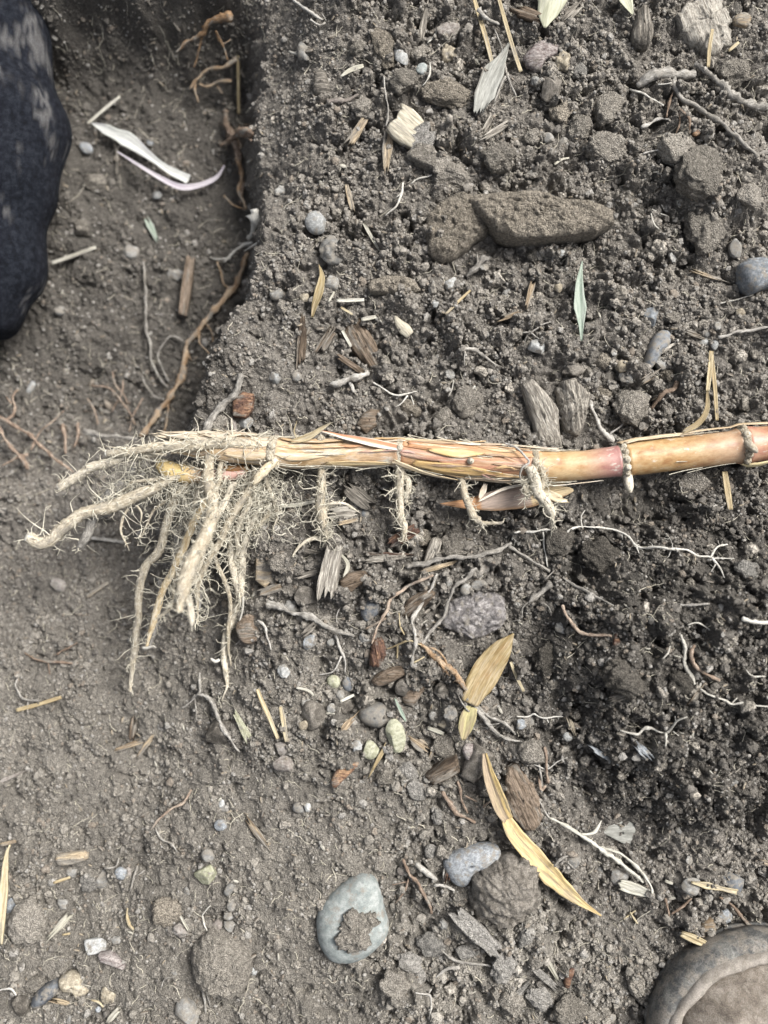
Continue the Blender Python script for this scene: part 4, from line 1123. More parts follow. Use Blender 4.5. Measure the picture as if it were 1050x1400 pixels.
# ---------------------------------------------------------------- boot (toe in view, the rest of it below the frame)
OUT = np.array([(883, 1462), (886, 1412), (896, 1362), (930, 1314), (967, 1289), (1017, 1273), (1060, 1271), (1112, 1282), (1157, 1310), (1187, 1352), (1202, 1410), (1206, 1500),
                (1196, 1600), (1182, 1700), (1172, 1800), (1150, 1880), (1100, 1928), (1030, 1930), (962, 1900), (922, 1820), (898, 1700), (886, 1580)], float)
OUT = resample(catmull(OUT, 8, True), 260, True)
zb = float(np.median(hit(np.array([900., 960., 1040., 880.]), np.array([1330., 1280., 1262., 1390.]))[2])) - 4
s0, s1 = np.array([1046., 1436.]), np.array([1046., 1770.])
tt = np.clip(((OUT - s0) @ (s1 - s0)) / ((s1 - s0) @ (s1 - s0)), 0, 1)
SP = s0 + tt[:, None] * (s1 - s0)
def brings(prof, name, mat, parent, amp=0.0, seed=1, closed=False):
    g = np.random.default_rng(seed); R = []
    for k, z in prof:
        q = OUT + (SP - OUT) * (k / 160.0)
        zz = np.full(len(q), float(z))
        G = np.c_[q, zz]
        if amp:
            n = lumpy(np.c_[G[:, :2] / 14, G[:, 2] / 10], np.random.default_rng(seed), amp, 1.0, 4)
            G[:, 2] += n; G[:, :2] += ((SP - q) / 160) * n[:, None] * 0.6
        R.append(G)
    G = np.vstack(R); N = len(OUT); Q = []
    i = np.arange(N); j = (i + 1) % N
    for q in range(len(prof) - 1): Q.append(np.c_[q * N + i, q * N + j, (q + 1) * N + j, (q + 1) * N + i])
    W = at(G[:, 0], G[:, 1], zb + 30); W[:, 2] = (zb + G[:, 2]) * S
    return MB().add(W, np.vstack(Q)).build(name, MT[mat], parent)
boot = empty('boot', at(1046, 1600, zb), 'dusty grey brown work boot with a cracked dark rubber toe at the lower right corner', 'boot')
brings([(100, -4), (6, -4), (2, 2), (1, 10), (3, 12), (3, 15), (0, 17), (-1, 30), (0, 42), (3, 52), (8, 58), (13, 61), (17, 61)], 'toe_rand', 'rubber', boot, 1.5, 3)
brings([(14, 52), (15, 62), (18, 67), (23, 69), (27, 67), (30, 61), (31, 54), (32, 46)], 'welt', 'welt', boot, 2.4, 5)
brings([(28, 42), (30, 56), (33, 66), (40, 76), (50, 86), (64, 97), (80, 106), (100, 113), (120, 117), (140, 119), (159.5, 120)], 'upper', 'suede', boot, 6.0, 7)
# ankle of the boot, out of frame
t = np.linspace(0, 1, 12)[:, None]; P = np.array([[1046, 1660, 100.0]]) * (1 - t) + np.array([[1046, 1740, 330.0]]) * t
W = w3(P[:, 0] , P[:, 1], P[:, 2] + zb)
b = MB(); tube_into(b, W, np.full(12, 120 * S), 28, 0.02); b.build('shaft', MT['suede'], boot)

# ---------------------------------------------------------------- navy cloth at the upper left corner
r_ = np.random.default_rng(12)
V, T = ico(6)
E = V * np.array([153, 305, 105.0])
fold = 7 * np.sin(E[:, 1] / 34 + E[:, 0] / 60 + 0.8 * np.sin(E[:, 0] / 30)) + 4 * np.sin(E[:, 1] / 17 - E[:, 0] / 25 + 2)
E = E * (1 + (fold * 0.006 + lumpy(V, r_, 0.022, 3.0, 5))[:, None])
zc = -120
cx, cy = -68, 188
W = at(cx + E[:, 0], cy + E[:, 1], zc); W[:, 2] = (zc + E[:, 2]) * S
px_, py_ = cx + E[:, 0] - 0.9 * E[:, 2], cy + E[:, 1] + 0.3 * E[:, 2]
d = perlin(px_, py_, 60, 201) + 0.6 * perlin(px_, py_, 24, 202) + 0.5 * perlin(px_, py_, 9, 203) + 0.35 * perlin(px_, py_, 4.5, 204)
dust = np.clip(sstep(0.15, 0.95, d + 0.6 * perlin(px_, py_, 3.0, 205) + 0.40 * gauss(px_, py_, -30, 70, 60, 60) + 0.45 * gauss(px_, py_, -25, 165, 60, 22) - 0.35 * sstep(190, 290, py_) - 0.12), 0, 1) * 0.42
cloth = MB().add(W, T=T[:, [0, 2, 1]], col=smix((0.17, 0.165, 0.16), dust)).build('navy_cloth', MT['cloth'])
tag(cloth, 'dark navy cloth dusted with pale soil bulging into the upper left corner', 'cloth')

# ---------------------------------------------------------------- stones and clods, one by one
for row in (
    # px, py, w, h, rot, material, kind, name, label, category
    (432, 305, 30, 33, -30, 'pale', 'pebble', 'pebble', 'smooth bluish white pebble touching a larger dull round clod', 'pebble'),
    (454, 341, 36, 42, 10, 'grey', 'clod', 'soil_clod', 'dull grey round clod just below the bluish white pebble', 'clod'),
    (525, 66, 34, 62, -12, 'clod_brown', 'clod', 'soil_clod', 'tall brown egg shaped clod left of a small pale pebble', 'clod'),
    (548, 76, 18, 31, -14, 'pale', 'pebble', 'pebble', 'small pale upright pebble beside the tall brown clod', 'pebble'),
    (571, 75, 22, 24, 0, 'clod', 'clod', 'soil_clod', 'round dark crumb right of the small pale upright pebble', 'clod'),
    (552, 112, 40, 40, 10, 'clod', 'lump', 'soil_clod', 'ragged grey clod under the small pale upright pebble', 'clod'),
    (614, 74, 22, 25, 0, 'tan', 'clod', 'pebble', 'roundish pale tan lump above the thick brown clod', 'pebble'),
    (576, 96, 17, 18, 0, 'green', 'clod', 'pebble', 'small greenish grey crumb at the top left of the thick brown clod', 'pebble'),
    (609, 127, 68, 42, 12, 'clod_brown', 'clod', 'soil_clod', 'thick brown cylinder shaped clod left of the torn grey leaf', 'clod'),
    (613, 42, 34, 22, 0, 'pinkish', 'clod', 'soil_clod', 'pinkish brown flat lump near the top edge above the roundish tan lump', 'clod'),
    (416, 72, 24, 28, -30, 'grey', 'clod', 'soil_clod', 'greyish oval lump at the edge of the pit slope above the curled bark', 'clod'),
    (490, 66, 26, 24, 0, 'clod', 'lump', 'soil_clod', 'crumbly grey lump left of the tall brown clod', 'clod'),
    (497, 148, 36, 32, 0, 'clod', 'lump', 'soil_clod', 'pale dusty clod above the splintered tan chip', 'clod'),
    (581, 68, 16, 18, 0, 'clod', 'clod', 'soil_clod', 'little brown crumb between the pale pebble and the roundish tan lump', 'clod'),
    (765, 153, 30, 30, 0, 'clod_brown', 'clod', 'soil_clod', 'round brown clod with a smooth face left of a long oval clod', 'clod'),
    (793, 170, 32, 48, 8, 'clod', 'clod', 'soil_clod', 'long oval grey clod right of the round smooth brown clod', 'clod'),
    (754, 118, 28, 44, 10, 'rockbrown', 'angular', 'soil_clod', 'dark angular clod under the purple bark piece', 'clod'),
    (790, 98, 24, 24, 0, 'clod_pale', 'lump', 'soil_clod', 'pale crumbly lump right of the purple bark piece', 'clod'),
    (769, 84, 24, 30, 20, 'tan', 'lump', 'soil_clod', 'tan crumbly lump at the right end of the purple bark piece', 'clod'),
    (725, 187, 28, 24, 0, 'clod', 'lump', 'soil_clod', 'grey lump between the torn leaf and the round brown clod', 'clod'),
    (749, 188, 20, 16, 20, 'grey', 'angular', 'pebble', 'small blocky grey pebble under the round smooth brown clod', 'pebble'),
    (831, 150, 50, 48, 0, 'clod', 'clod', 'soil_clod', 'big dark round clod left of the ragged grassy hollow', 'clod'),
    (828, 205, 60, 46, 0, 'clod', 'lump', 'soil_clod', 'broad dark clod below the big dark round clod', 'clod'),
    (955, 233, 66, 74, 15, 'clod', 'clod', 'soil_clod', 'largest smooth topped clod under the long grey root at the upper right', 'clod'),
    (925, 205, 56, 44, 40, 'clod', 'clod', 'soil_clod', 'sloping clod at the upper left of the largest smooth topped clod', 'clod'),
    (962, 318, 54, 66, 0, 'clod', 'lump', 'soil_clod', 'rough clod left of the blue grey corner rock', 'clod'),
    (1022, 268, 34, 40, 0, 'clod', 'lump', 'soil_clod', 'dark crumbly clod at the right edge above the blue grey rock', 'clod'),
    (1000, 100, 50, 44, 0, 'clod', 'lump', 'soil_clod', 'crumbly clod right of the big flaky chip near the upper right', 'clod'),
    (1006, 340, 22, 26, -20, 'grey', 'angular', 'pebble', 'small grey angular pebble at the top left of the blue grey rock', 'pebble'),
    (889, 432, 22, 26, 20, 'blue', 'angular', 'pebble', 'small two faced bluish pebble above the dark slate stone', 'pebble'),
    (735, 474, 27, 22, 0, 'pale', 'angular', 'pebble', 'sparkling whitish pebble left of the green blade', 'pebble'),
    (825, 494, 27, 25, 0, 'clod_brown', 'clod', 'pebble', 'roundest brown pellet in the cluster above the stem', 'pellet'),
    (804, 508, 22, 22, 0, 'clod', 'angular', 'pebble', 'leftmost grey brown pellet in the cluster above the stem', 'pellet'),
    (851, 501, 20, 18, 0, 'tan', 'clod', 'pebble', 'palest pellet in the cluster above the stem', 'pellet'),
    (832, 516, 26, 20, 10, 'rockbrown', 'clod', 'pebble', 'dark pellet under the roundest brown pellet', 'pellet'),
    (856, 517, 22, 18, 0, 'grey', 'clod', 'pebble', 'grey pellet under the palest pellet of the cluster', 'pellet'),
    (905, 497, 21, 19, 0, 'grey', 'angular', 'pebble', 'gritty grey pellet at the lower right of the dark slate', 'pellet'),
    (911, 512, 24, 22, 0, 'clod_brown', 'clod', 'pebble', 'brown pellet below the gritty grey pellet beside the slate', 'pellet'),
    (783, 506, 30, 20, -20, 'rockbrown', 'clod', 'soil_clod', 'dark flattened clod left of the pellet cluster', 'clod'),
    (820, 540, 32, 28, 0, 'clod_brown', 'lump', 'soil_clod', 'dark crumbly clod below the pellet cluster, right of the weathered chip', 'clod'),
    (862, 558, 52, 52, 0, 'clod', 'clod', 'soil_clod', 'large smooth grey clod just above the stem, right of the weathered chips', 'clod'),
    (962, 470, 18, 17, 0, 'pale', 'pebble', 'pebble', 'larger whitish pebble at the tip of the forked straw', 'pebble'),
    (977, 472, 11, 14, 0, 'pale', 'pebble', 'pebble', 'smaller whitish pebble at the tip of the forked straw', 'pebble'),
    (967, 456, 13, 13, 0, 'grey', 'pebble', 'pebble', 'small round grey pebble just above the whitish pebble pair', 'pebble'),
    (980, 446, 11, 12, 0, 'grey', 'clod', 'pebble', 'small grey crumb at the upper right of the whitish pebble pair', 'pebble'),
    (960, 443, 14, 13, 0, 'clod', 'clod', 'pebble', 'dark crumb at the upper left of the whitish pebble pair', 'pebble'),
    (1012, 428, 14, 14, 0, 'tan', 'clod', 'pebble', 'tan crumb under the blue grey corner rock', 'pebble'),
    (920, 434, 24, 16, 0, 'clod', 'clod', 'pebble', 'oval brownish crumb right of the two faced bluish pebble', 'pebble'),
    (378, 402, 20, 18, 0, 'grey', 'pebble', 'pebble', 'flat round grey pebble left of the golden husk', 'pebble'),
    (386, 420, 18, 20, 0, 'clod', 'clod', 'pebble', 'brown crumb touching the flat round grey pebble', 'pebble'),
    (416, 407, 14, 13, 0, 'tan', 'clod', 'pebble', 'tan angular crumb beside the golden husk', 'pebble'),
    (454, 387, 20, 22, 20, 'grey', 'angular', 'pebble', 'grey pebble right of the golden husk', 'pebble'),
    (376, 516, 18, 19, 0, 'pale', 'angular', 'pebble', 'pale angular pebble left of the weathered twig', 'pebble'),
    (405, 515, 15, 14, 0, 'grey', 'pebble', 'pebble', 'small grey pebble midway between the pale angular pebble and the weathered twig', 'pebble'),
    (616, 389, 17, 19, 0, 'pale', 'pebble', 'pebble', 'pale round pebble under the dark end of the long slab', 'pebble'),
    (595, 415, 9, 12, 20, 'pale', 'pebble', 'pebble', 'tiny pale seed like pebble left of the straw cross', 'pebble'),
    (730, 348, 22, 22, 0, 'clod', 'clod', 'pebble', 'dark round crumb in the shade below the long slab', 'pebble'),
    (768, 346, 11, 10, 0, 'pale', 'pebble', 'pebble', 'tiny white pebble below the right part of the long slab', 'pebble'),
    (764, 393, 13, 15, 0, 'tan', 'pebble', 'pebble', 'small tan pebble left of the green blade', 'pebble'),
    (755, 272, 16, 13, 0, 'clod_pale', 'clod', 'pebble', 'pale crumb sitting on the top edge of the long slab', 'pebble'),
    (620, 240, 60, 46, 0, 'clod', 'clod', 'soil_clod', 'flat topped clod just above the long slab', 'clod'),
    (680, 215, 52, 46, 0, 'clod', 'lump', 'soil_clod', 'crumbly rise above the long slab and right of the flat topped clod', 'clod'),
    (580, 212, 44, 36, 30, 'clod', 'clod', 'soil_clod', 'dusty clod under the pale wood chips', 'clod'),
    (605, 225, 26, 36, 20, 'clod', 'clod', 'soil_clod', 'narrow clod between the dusty clod and the flat topped clod', 'clod'),
    (385, 262, 20, 18, 0, 'grey', 'lump', 'pebble', 'pale lump above the white flake at the pit edge', 'pebble'),
    (508, 828, 30, 46, 10, 'slate', 'stone', 'stone', 'dark speckled oval stone below the pale striped wood', 'stone'),
    (614, 797, 10, 18, -10, 'grey', 'pebble', 'pebble', 'small upright grey pebble between the thin roots', 'pebble'),
    (637, 806, 15, 17, 30, 'grey', 'pebble', 'pebble', 'left of two grey pebbles resting against the purple rock', 'pebble'),
    (655, 800, 22, 15, -10, 'grey', 'pebble', 'pebble', 'right of two grey pebbles resting against the purple rock', 'pebble'),
    (423, 878, 17, 22, 0, 'blue', 'angular', 'pebble', 'bright blue grey square pebble below the bent twig', 'pebble'),
    (452, 878, 12, 12, 0, 'grey', 'pebble', 'pebble', 'small grey pebble right of the bright blue grey square pebble', 'pebble'),
    (388, 917, 19, 21, 0, 'pale', 'clod', 'pebble', 'pale pebble with a dripping point left of the greenish pebble', 'pebble'),
    (456, 932, 19, 20, 0, 'yellowgreen', 'pebble', 'pebble', 'greenish round pebble left of the blue striped pebble', 'pebble'),
    (475, 935, 15, 21, -10, 'slate', 'pebble', 'pebble', 'blue striped pebble right of the greenish round pebble', 'pebble'),
    (465, 952, 12, 17, 0, 'grey', 'pebble', 'pebble', 'narrow grey pebble under the blue striped pebble', 'pebble'),
    (454, 969, 15, 15, 0, 'grey', 'pebble', 'pebble', 'round grey pebble below the narrow grey pebble', 'pebble'),
    (425, 978, 40, 42, -20, 'rockbrown', 'stone', 'stone', 'dull brown stone with pale spots left of the round grey pebble', 'stone'),
    (414, 992, 14, 15, 0, 'tan', 'pebble', 'pebble', 'tan pebble at the lower left of the dull brown stone', 'pebble'),
    (418, 962, 13, 12, 0, 'grey', 'pebble', 'pebble', 'grey crumb at the top of the dull brown stone', 'pebble'),
    (376, 976, 16, 19, 0, 'clod', 'clod', 'pebble', 'brownish grey crumb between the two pale straws', 'pebble'),
    (386, 1023, 22, 18, 0, 'pinkish', 'stone', 'pebble', 'pinkish grey pebble at the foot of the two pale straws', 'pebble'),
    (387, 1045, 28, 24, 30, 'pinkish', 'stone', 'pebble', 'pinkish grey stone below the pebble at the foot of the straws', 'pebble'),
    (408, 1104, 17, 16, 0, 'grey', 'pebble', 'pebble', 'smooth grey pebble touching a white pebble near the bluish slope', 'pebble'),
    (421, 1104, 10, 13, 0, 'pale', 'pebble', 'pebble', 'white pebble touching the smooth grey pebble', 'pebble'),
    (541, 1006, 27, 48, -8, 'yellowgreen', 'stone', 'stone', 'upright olive grey stone at the right of the speckled grey stone', 'stone'),
    (524, 1006, 12, 24, 0, 'clod', 'pebble', 'pebble', 'slim dark pebble squeezed between the speckled stone and the olive stone', 'pebble'),
    (508, 1026, 22, 26, 20, 'yellowgreen', 'pebble', 'pebble', 'olive pebble below the slim dark pebble', 'pebble'),
    (487, 1020, 17, 16, 0, 'pale', 'lump', 'pebble', 'whitish lump left of the olive pebble', 'pebble'),
    (473, 965, 26, 22, 10, 'rockbrown', 'lump', 'soil_clod', 'reddish brown lump left of the speckled grey stone', 'clod'),
    (484, 987, 10, 12, 0, 'grey', 'pebble', 'pebble', 'tiny grey pebble under the left end of the speckled grey stone', 'pebble'),
    (477, 1000, 10, 12, 0, 'clod', 'pebble', 'pebble', 'tiny dark pebble above the whitish lump', 'pebble'),
    (525, 1063, 24, 34, 10, 'clod', 'clod', 'soil_clod', 'dull brown clod beside the slanting straw splinter', 'clod'),
    (558, 1055, 30, 30, 0, 'clod_pale', 'stone', 'stone', 'upper of two pale grey stones left of the brown wood block', 'stone'),
    (571, 1080, 34, 28, 10, 'clod_pale', 'stone', 'stone', 'lower of two pale grey stones left of the brown wood block', 'stone'),
    (554, 940, 30, 26, -30, 'rockbrown', 'stone', 'stone', 'brown grey stone above the green sliver', 'stone'),
    (594, 905, 24, 22, 0, 'clod', 'lump', 'soil_clod', 'dark lump behind the frayed orange roots', 'clod'),
    (605, 945, 26, 26, 0, 'rockbrown', 'clod', 'soil_clod', 'dark round clod left of the broken yellow leaf', 'clod'),
    (592, 979, 12, 13, 0, 'grey', 'pebble', 'pebble', 'small grey pebble above the white straw bit', 'pebble'),
    (607, 990, 17, 12, 10, 'tan', 'stone', 'pebble', 'pale angular pebble beside the lower leaf tip', 'pebble'),
    (616, 975, 20, 22, 0, 'grey', 'clod', 'pebble', 'round grey lump left of the lower leaf tip', 'pebble'),
    (608, 1020, 32, 34, 0, 'clod', 'stone', 'stone', 'dull grey stone above the brown wood block', 'stone'),
    (590, 1000, 30, 26, 0, 'clod', 'lump', 'soil_clod', 'grey crumb mass below the small grey pebble', 'clod'),
    (713, 990, 14, 15, 0, 'blue', 'pebble', 'pebble', 'left bluish round pebble in the hollow under the white rootlet', 'pebble'),
    (725, 987, 12, 12, 0, 'grey', 'pebble', 'pebble', 'right brownish round pebble in the hollow under the white rootlet', 'pebble'),
    (776, 1007, 14, 13, 0, 'pale', 'pebble', 'pebble', 'round pale shell like pebble at the foot of the dark mound', 'pebble'),
    (726, 1028, 40, 40, 0, 'clod', 'clod', 'soil_clod', 'squarish grey clod right of the dried leaf strip', 'clod'),
    (652, 1045, 40, 50, 30, 'rockbrown', 'angular', 'soil_clod', 'dark wedge shaped clod between the wood block and the dried leaf strip', 'clod'),
    (589, 1165, 18, 22, 0, 'clod_pale', 'pebble', 'pebble', 'pale grey round pebble left of the bluish half buried stone', 'pebble'),
    (603, 1163, 16, 16, 0, 'clod', 'pebble', 'pebble', 'brownish crumb right of the pale grey round pebble', 'pebble'),
    (598, 1116, 18, 24, 0, 'clod_pale', 'lump', 'pebble', 'pale crumbly pebble left of the forked tan root', 'pebble'),
    (550, 1190, 16, 14, 0, 'pinkish', 'pebble', 'pebble', 'reddish pebble left of the bluish half buried stone', 'pebble'),
    (98, 1192, 17, 16, 0, 'grey', 'pebble', 'pebble', 'round light grey pebble at the end of a tiny straw, lower left', 'pebble'),
    (120, 1208, 26, 28, 0, 'clod_pale', 'lump', 'pebble', 'mauve grey rough pebble left of the smooth long pebble', 'pebble'),
    (141, 1202, 17, 27, 18, 'grey', 'pebble', 'pebble', 'smooth long light pebble leaning right of the mauve rough pebble', 'pebble'),
    (165, 1194, 17, 18, 0, 'blue', 'pebble', 'pebble', 'bluish white pebble with a rusty side, right of the smooth long pebble', 'pebble'),
    (175, 1193, 10, 16, 0, 'pinkish', 'pebble', 'pebble', 'rusty crumb clinging to the bluish white pebble', 'pebble'),
    (85, 1236, 17, 15, 0, 'grey', 'clod', 'pebble', 'grey pebble above the pale frayed chip, lower left', 'pebble'),
    (14, 1238, 17, 22, 20, 'blue', 'stone', 'pebble', 'pale bluish pebble right of the thick yellow straw', 'pebble'),
    (38, 1260, 52, 66, 0, 'clod', 'clod', 'soil_clod', 'broad grey green clod beside the thick yellow straw', 'clod'),
    (130, 1294, 31, 26, 5, 'pale', 'angular', 'pebble', 'white pebble with a brown cap above the purple wood chip', 'pebble'),
    (159, 1286, 15, 13, 0, 'grey', 'lump', 'pebble', 'small greyish lump right of the white capped pebble', 'pebble'),
    (49, 1345, 28, 20, -30, 'clod', 'pebble', 'stone', 'dark oval stone behind the two coloured pebble', 'stone'),
    (28, 1375, 26, 30, 0, 'rockbrown', 'clod', 'soil_clod', 'dark clod left of the two coloured pebble', 'clod'),
    (148, 1360, 22, 24, 0, 'tan', 'lump', 'pebble', 'pale tan lump right of the flaky tan rock', 'pebble'),
    (134, 1380, 8, 9, 0, 'blue', 'pebble', 'pebble', 'tiny bluish pebble below the pale tan lump', 'pebble'),
    (282, 1197, 30, 24, -30, 'yellowgreen', 'angular', 'pebble', 'yellowish green wedge shaped pebble, lower left quarter', 'pebble'),
    (284, 1169, 18, 19, 0, 'grey', 'stone', 'pebble', 'light grey pebble above the yellowish green wedge pebble', 'pebble'),
    (314, 1216, 17, 17, 0, 'grey', 'pebble', 'pebble', 'round grey pebble right of the yellowish green wedge pebble', 'pebble'),
    (302, 1128, 18, 16, 0, 'blue', 'pebble', 'pebble', 'soft bluish pebble above the tan splinter, lower left quarter', 'pebble'),
    (303, 1099, 9, 13, 0, 'pale', 'pebble', 'pebble', 'tiny white pebble above the soft bluish pebble', 'pebble'),
    (297, 1264, 15, 15, 0, 'pinkish', 'pebble', 'pebble', 'reddish brown pebble above the big lumpy clod', 'pebble'),
    (314, 1267, 18, 17, 0, 'grey', 'stone', 'pebble', 'grey pebble right of the reddish brown pebble above the big clod', 'pebble'),
    (313, 1252, 15, 12, 0, 'grey', 'pebble', 'pebble', 'grey crumb just above the grey pebble near the big clod', 'pebble'),
    (316, 1239, 13, 15, 0, 'grey', 'pebble', 'pebble', 'topmost of the grey crumbs stacked above the big clod', 'pebble'),
    (247, 1272, 22, 20, 0, 'pinkish', 'lump', 'pebble', 'brown nut like lump at the upper left of the big clod', 'pebble'),
    (254, 1384, 30, 42, -15, 'grey', 'stone', 'stone', 'dull grey stone at the bottom edge below the big clod', 'stone'),
    (345, 1323, 16, 20, 0, 'pale', 'lump', 'pebble', 'pale lump right of the big clod', 'pebble'),
    (228, 1248, 44, 40, 0, 'clod_brown', 'lump', 'soil_clod', 'warm brown clod above the big lumpy clod', 'clod'),
    (300, 1000, 40, 36, 0, 'rockbrown', 'stone', 'soil_clod', 'dull brown flat clod right of the thin grey root, lower left', 'clod'),
    (240, 376, 24, 16, 0, 'grey', 'stone', 'pebble', 'pale blurred pebble down in the pit near the wood stick', 'pebble'),
    (118, 203, 20, 15, 30, 'blue', 'pebble', 'pebble', 'pale blurred pebble left of the lilac sheath in the pit', 'pebble'),
    (205, 196, 10, 10, 0, 'blue', 'pebble', 'pebble', 'tiny bluish pebble beside the lilac sheath in the pit', 'pebble'),
    (130, 250, 30, 26, 0, 'clod', 'stone', 'soil_clod', 'dull grey clod below the lilac sheath in the pit', 'clod'),
    (215, 267, 14, 11, 0, 'pale', 'pebble', 'pebble', 'small whitish pebble below the curled lilac strand in the pit', 'pebble'),
    (180, 345, 22, 20, 0, 'grey', 'pebble', 'pebble', 'greyish pebble low in the middle of the pit', 'pebble'),
    (82, 425, 18, 14, 0, 'grey', 'pebble', 'pebble', 'greyish pebble beside the navy cloth in the pit', 'pebble'),
    (112, 310, 20, 22, 0, 'clod', 'stone', 'pebble', 'dull bluish lump right of the navy cloth in the pit', 'pebble'),
    (42, 530, 10, 20, 30, 'pale', 'pebble', 'pebble', 'whitish slanted pebble above the forked roots at the left edge', 'pebble'),
    (80, 800, 22, 18, 20, 'pinkish', 'stone', 'pebble', 'dark red pebble on the lower left slope', 'pebble'),
    (950, 664, 46, 44, 20, 'clod', 'angular', 'soil_clod', 'wedge shaped grey clod just under the right end of the stem', 'clod'),
    (820, 760, 60, 56, 10, 'clod_dark', 'lump', 'soil_clod', 'dark crumbly clod under the long white rootlet, left part of the mound', 'clod'),
    (765, 740, 40, 44, 10, 'clod_dark', 'lump', 'soil_clod', 'dark clod below the cream root at the torn joint', 'clod'),
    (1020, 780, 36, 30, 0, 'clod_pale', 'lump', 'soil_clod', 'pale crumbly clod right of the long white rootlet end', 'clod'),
    (850, 925, 62, 58, 10, 'clod_dark', 'lump', 'soil_clod', 'rounded dark clod in the middle of the mound', 'clod'),
    (745, 905, 36, 60, 8, 'clod_dark', 'lump', 'soil_clod', 'tall dark clod at the left foot of the mound beside the leaf', 'clod'),
    (930, 935, 40, 36, 0, 'clod_dark', 'lump', 'soil_clod', 'rounded clod left of the pale bent root on the mound', 'clod'),
    (620, 745, 40, 40, 0, 'clod', 'lump', 'soil_clod', 'dark clod beneath the stem and above the grey twig', 'clod'),
    (575, 735, 30, 26, 0, 'clod_brown', 'lump', 'soil_clod', 'dark crumb right of the hanging cream root tip', 'clod'),
    (638, 550, 44, 46, 0, 'clod', 'clod', 'soil_clod', 'grey gritty clod just above the torn sheath', 'clod'),
    (560, 560, 34, 30, 20, 'clod_brown', 'clod', 'soil_clod', 'dark clod above the copper ribbon of the stem', 'clod'),
    (605, 570, 26, 30, 10, 'clod', 'stone', 'soil_clod', 'oval brown clod left of the grey gritty clod', 'clod'),
    (300, 578, 30, 26, 0, 'clod', 'stone', 'stone', 'dark grey stone behind the left end of the stem', 'stone'),
    (336, 578, 22, 18, 0, 'pale', 'angular', 'pebble', 'pale angular pebble behind the left end of the stem', 'pebble'),
    (380, 770, 30, 30, 0, 'clod', 'lump', 'soil_clod', 'dark clod right of the flat brown chip', 'clod'),
    (417, 815, 30, 28, 0, 'rockbrown', 'stone', 'stone', 'dark brown stone left of the pale striped wood', 'stone'),
    (493, 690, 16, 14, 0, 'blue', 'stone', 'pebble', 'bluish pebble beneath the stem left of the hanging cream root', 'pebble'),
    (499, 703, 12, 14, 0, 'slate', 'pebble', 'pebble', 'dark slate crumb under the bluish pebble beneath the stem', 'pebble'),
    (340, 860, 34, 42, 0, 'wbrown', 'stone', 'soil_clod', 'dark brown clod left of the bent twig', 'clod'),
    (700, 1370, 40, 36, 0, 'clod', 'clod', 'soil_clod', 'dull clod at the bottom edge left of the reddish bark crumb', 'clod'),
    (780, 1385, 60, 50, 0, 'clod', 'clod', 'soil_clod', 'smooth clod at the bottom edge below the reddish bark crumb', 'clod'),
    (540, 1345, 44, 40, 0, 'clod', 'lump', 'soil_clod', 'grey clod below the big oval grey stone', 'clod'),
    (590, 1290, 46, 34, 10, 'clod_pale', 'lump', 'soil_clod', 'pale dry clod right of the big oval grey stone', 'clod'),
    (637, 1302, 30, 22, 0, 'clod_pale', 'stone', 'stone', 'grey stone in the dry hollow under the slanting pale clod', 'stone'),
    (575, 1335, 16, 28, 0, 'clod_pale', 'stone', 'pebble', 'upright grey pebble in the dry patch near the bottom', 'pebble'),
    (560, 1315, 40, 26, 20, 'clod_pale', 'lump', 'soil_clod', 'pale crumbly clod at the lower right of the big oval stone', 'clod'),
    (690, 1320, 36, 50, 30, 'clod_pale', 'lump', 'soil_clod', 'pale dry clod in the middle of the grey crumbly patch', 'clod'),
    (740, 1365, 46, 30, 40, 'clod_pale', 'lump', 'soil_clod', 'pale dry clod left of the reddish bark crumb', 'clod'),
    (720, 1280, 24, 36, 20, 'clod_pale', 'lump', 'soil_clod', 'pale upright crumb under the brown dented rock', 'clod'),
    (847, 1198, 26, 22, 0, 'grey', 'stone', 'pebble', 'grey pebble under the slanting pale twig, lower right', 'pebble'),
    (784, 1176, 20, 24, 30, 'grey', 'stone', 'pebble', 'grey angular pebble right of the long yellow leaf', 'pebble'),
    (944, 1212, 26, 24, 0, 'grey', 'stone', 'pebble', 'grey stone under the short straw blade, lower right', 'pebble'),
    (1000, 1208, 34, 30, 0, 'slate', 'stone', 'stone', 'dark half buried stone at the right end of the short straw blade', 'stone'),
    (990, 1252, 22, 22, 0, 'blue', 'stone', 'pebble', 'bluish pebble just above the boot', 'pebble'),
    (830, 1165, 40, 24, 20, 'clod', 'stone', 'stone', 'flat grey stone under the fork of the pale twig', 'stone'),
):
    stone(*row)

# ---------------------------------------------------------------- stones, bark and chips with an outline of their own
slab([(582, 300), (600, 283), (630, 266), (652, 272), (668, 292), (672, 315), (650, 330), (630, 347), (605, 360), (588, 352), (580, 330)], 30, 'clod_brown', 'rock', 'dark rough end piece with a rusty spot at the left of the long slab', 'rock', p=4.5, amp=3.0, tilt=(-0.3, -0.2), smooth=False)
slab([(632, 272), (655, 266), (690, 262), (735, 263), (770, 276), (815, 280), (838, 290), (838, 308), (815, 320), (770, 328), (735, 330), (700, 328), (680, 322), (668, 308), (650, 292)], 44, 'clod_brown', 'slab', 'long flat soil covered slab with one dark rough end', 'slab', p=6, amp=2.6, tilt=(0.02, 0.1), smooth=False)
slab([(432, 1258), (442, 1235), (466, 1214), (492, 1200), (510, 1203), (521, 1222), (526, 1250), (532, 1276), (518, 1298), (495, 1315), (468, 1321), (448, 1314), (434, 1290)], 34, 'green', 'stone', 'large smooth oval grey green stone with a dirt patch in its middle', 'stone', p=2.8, amp=0.5, N=80)
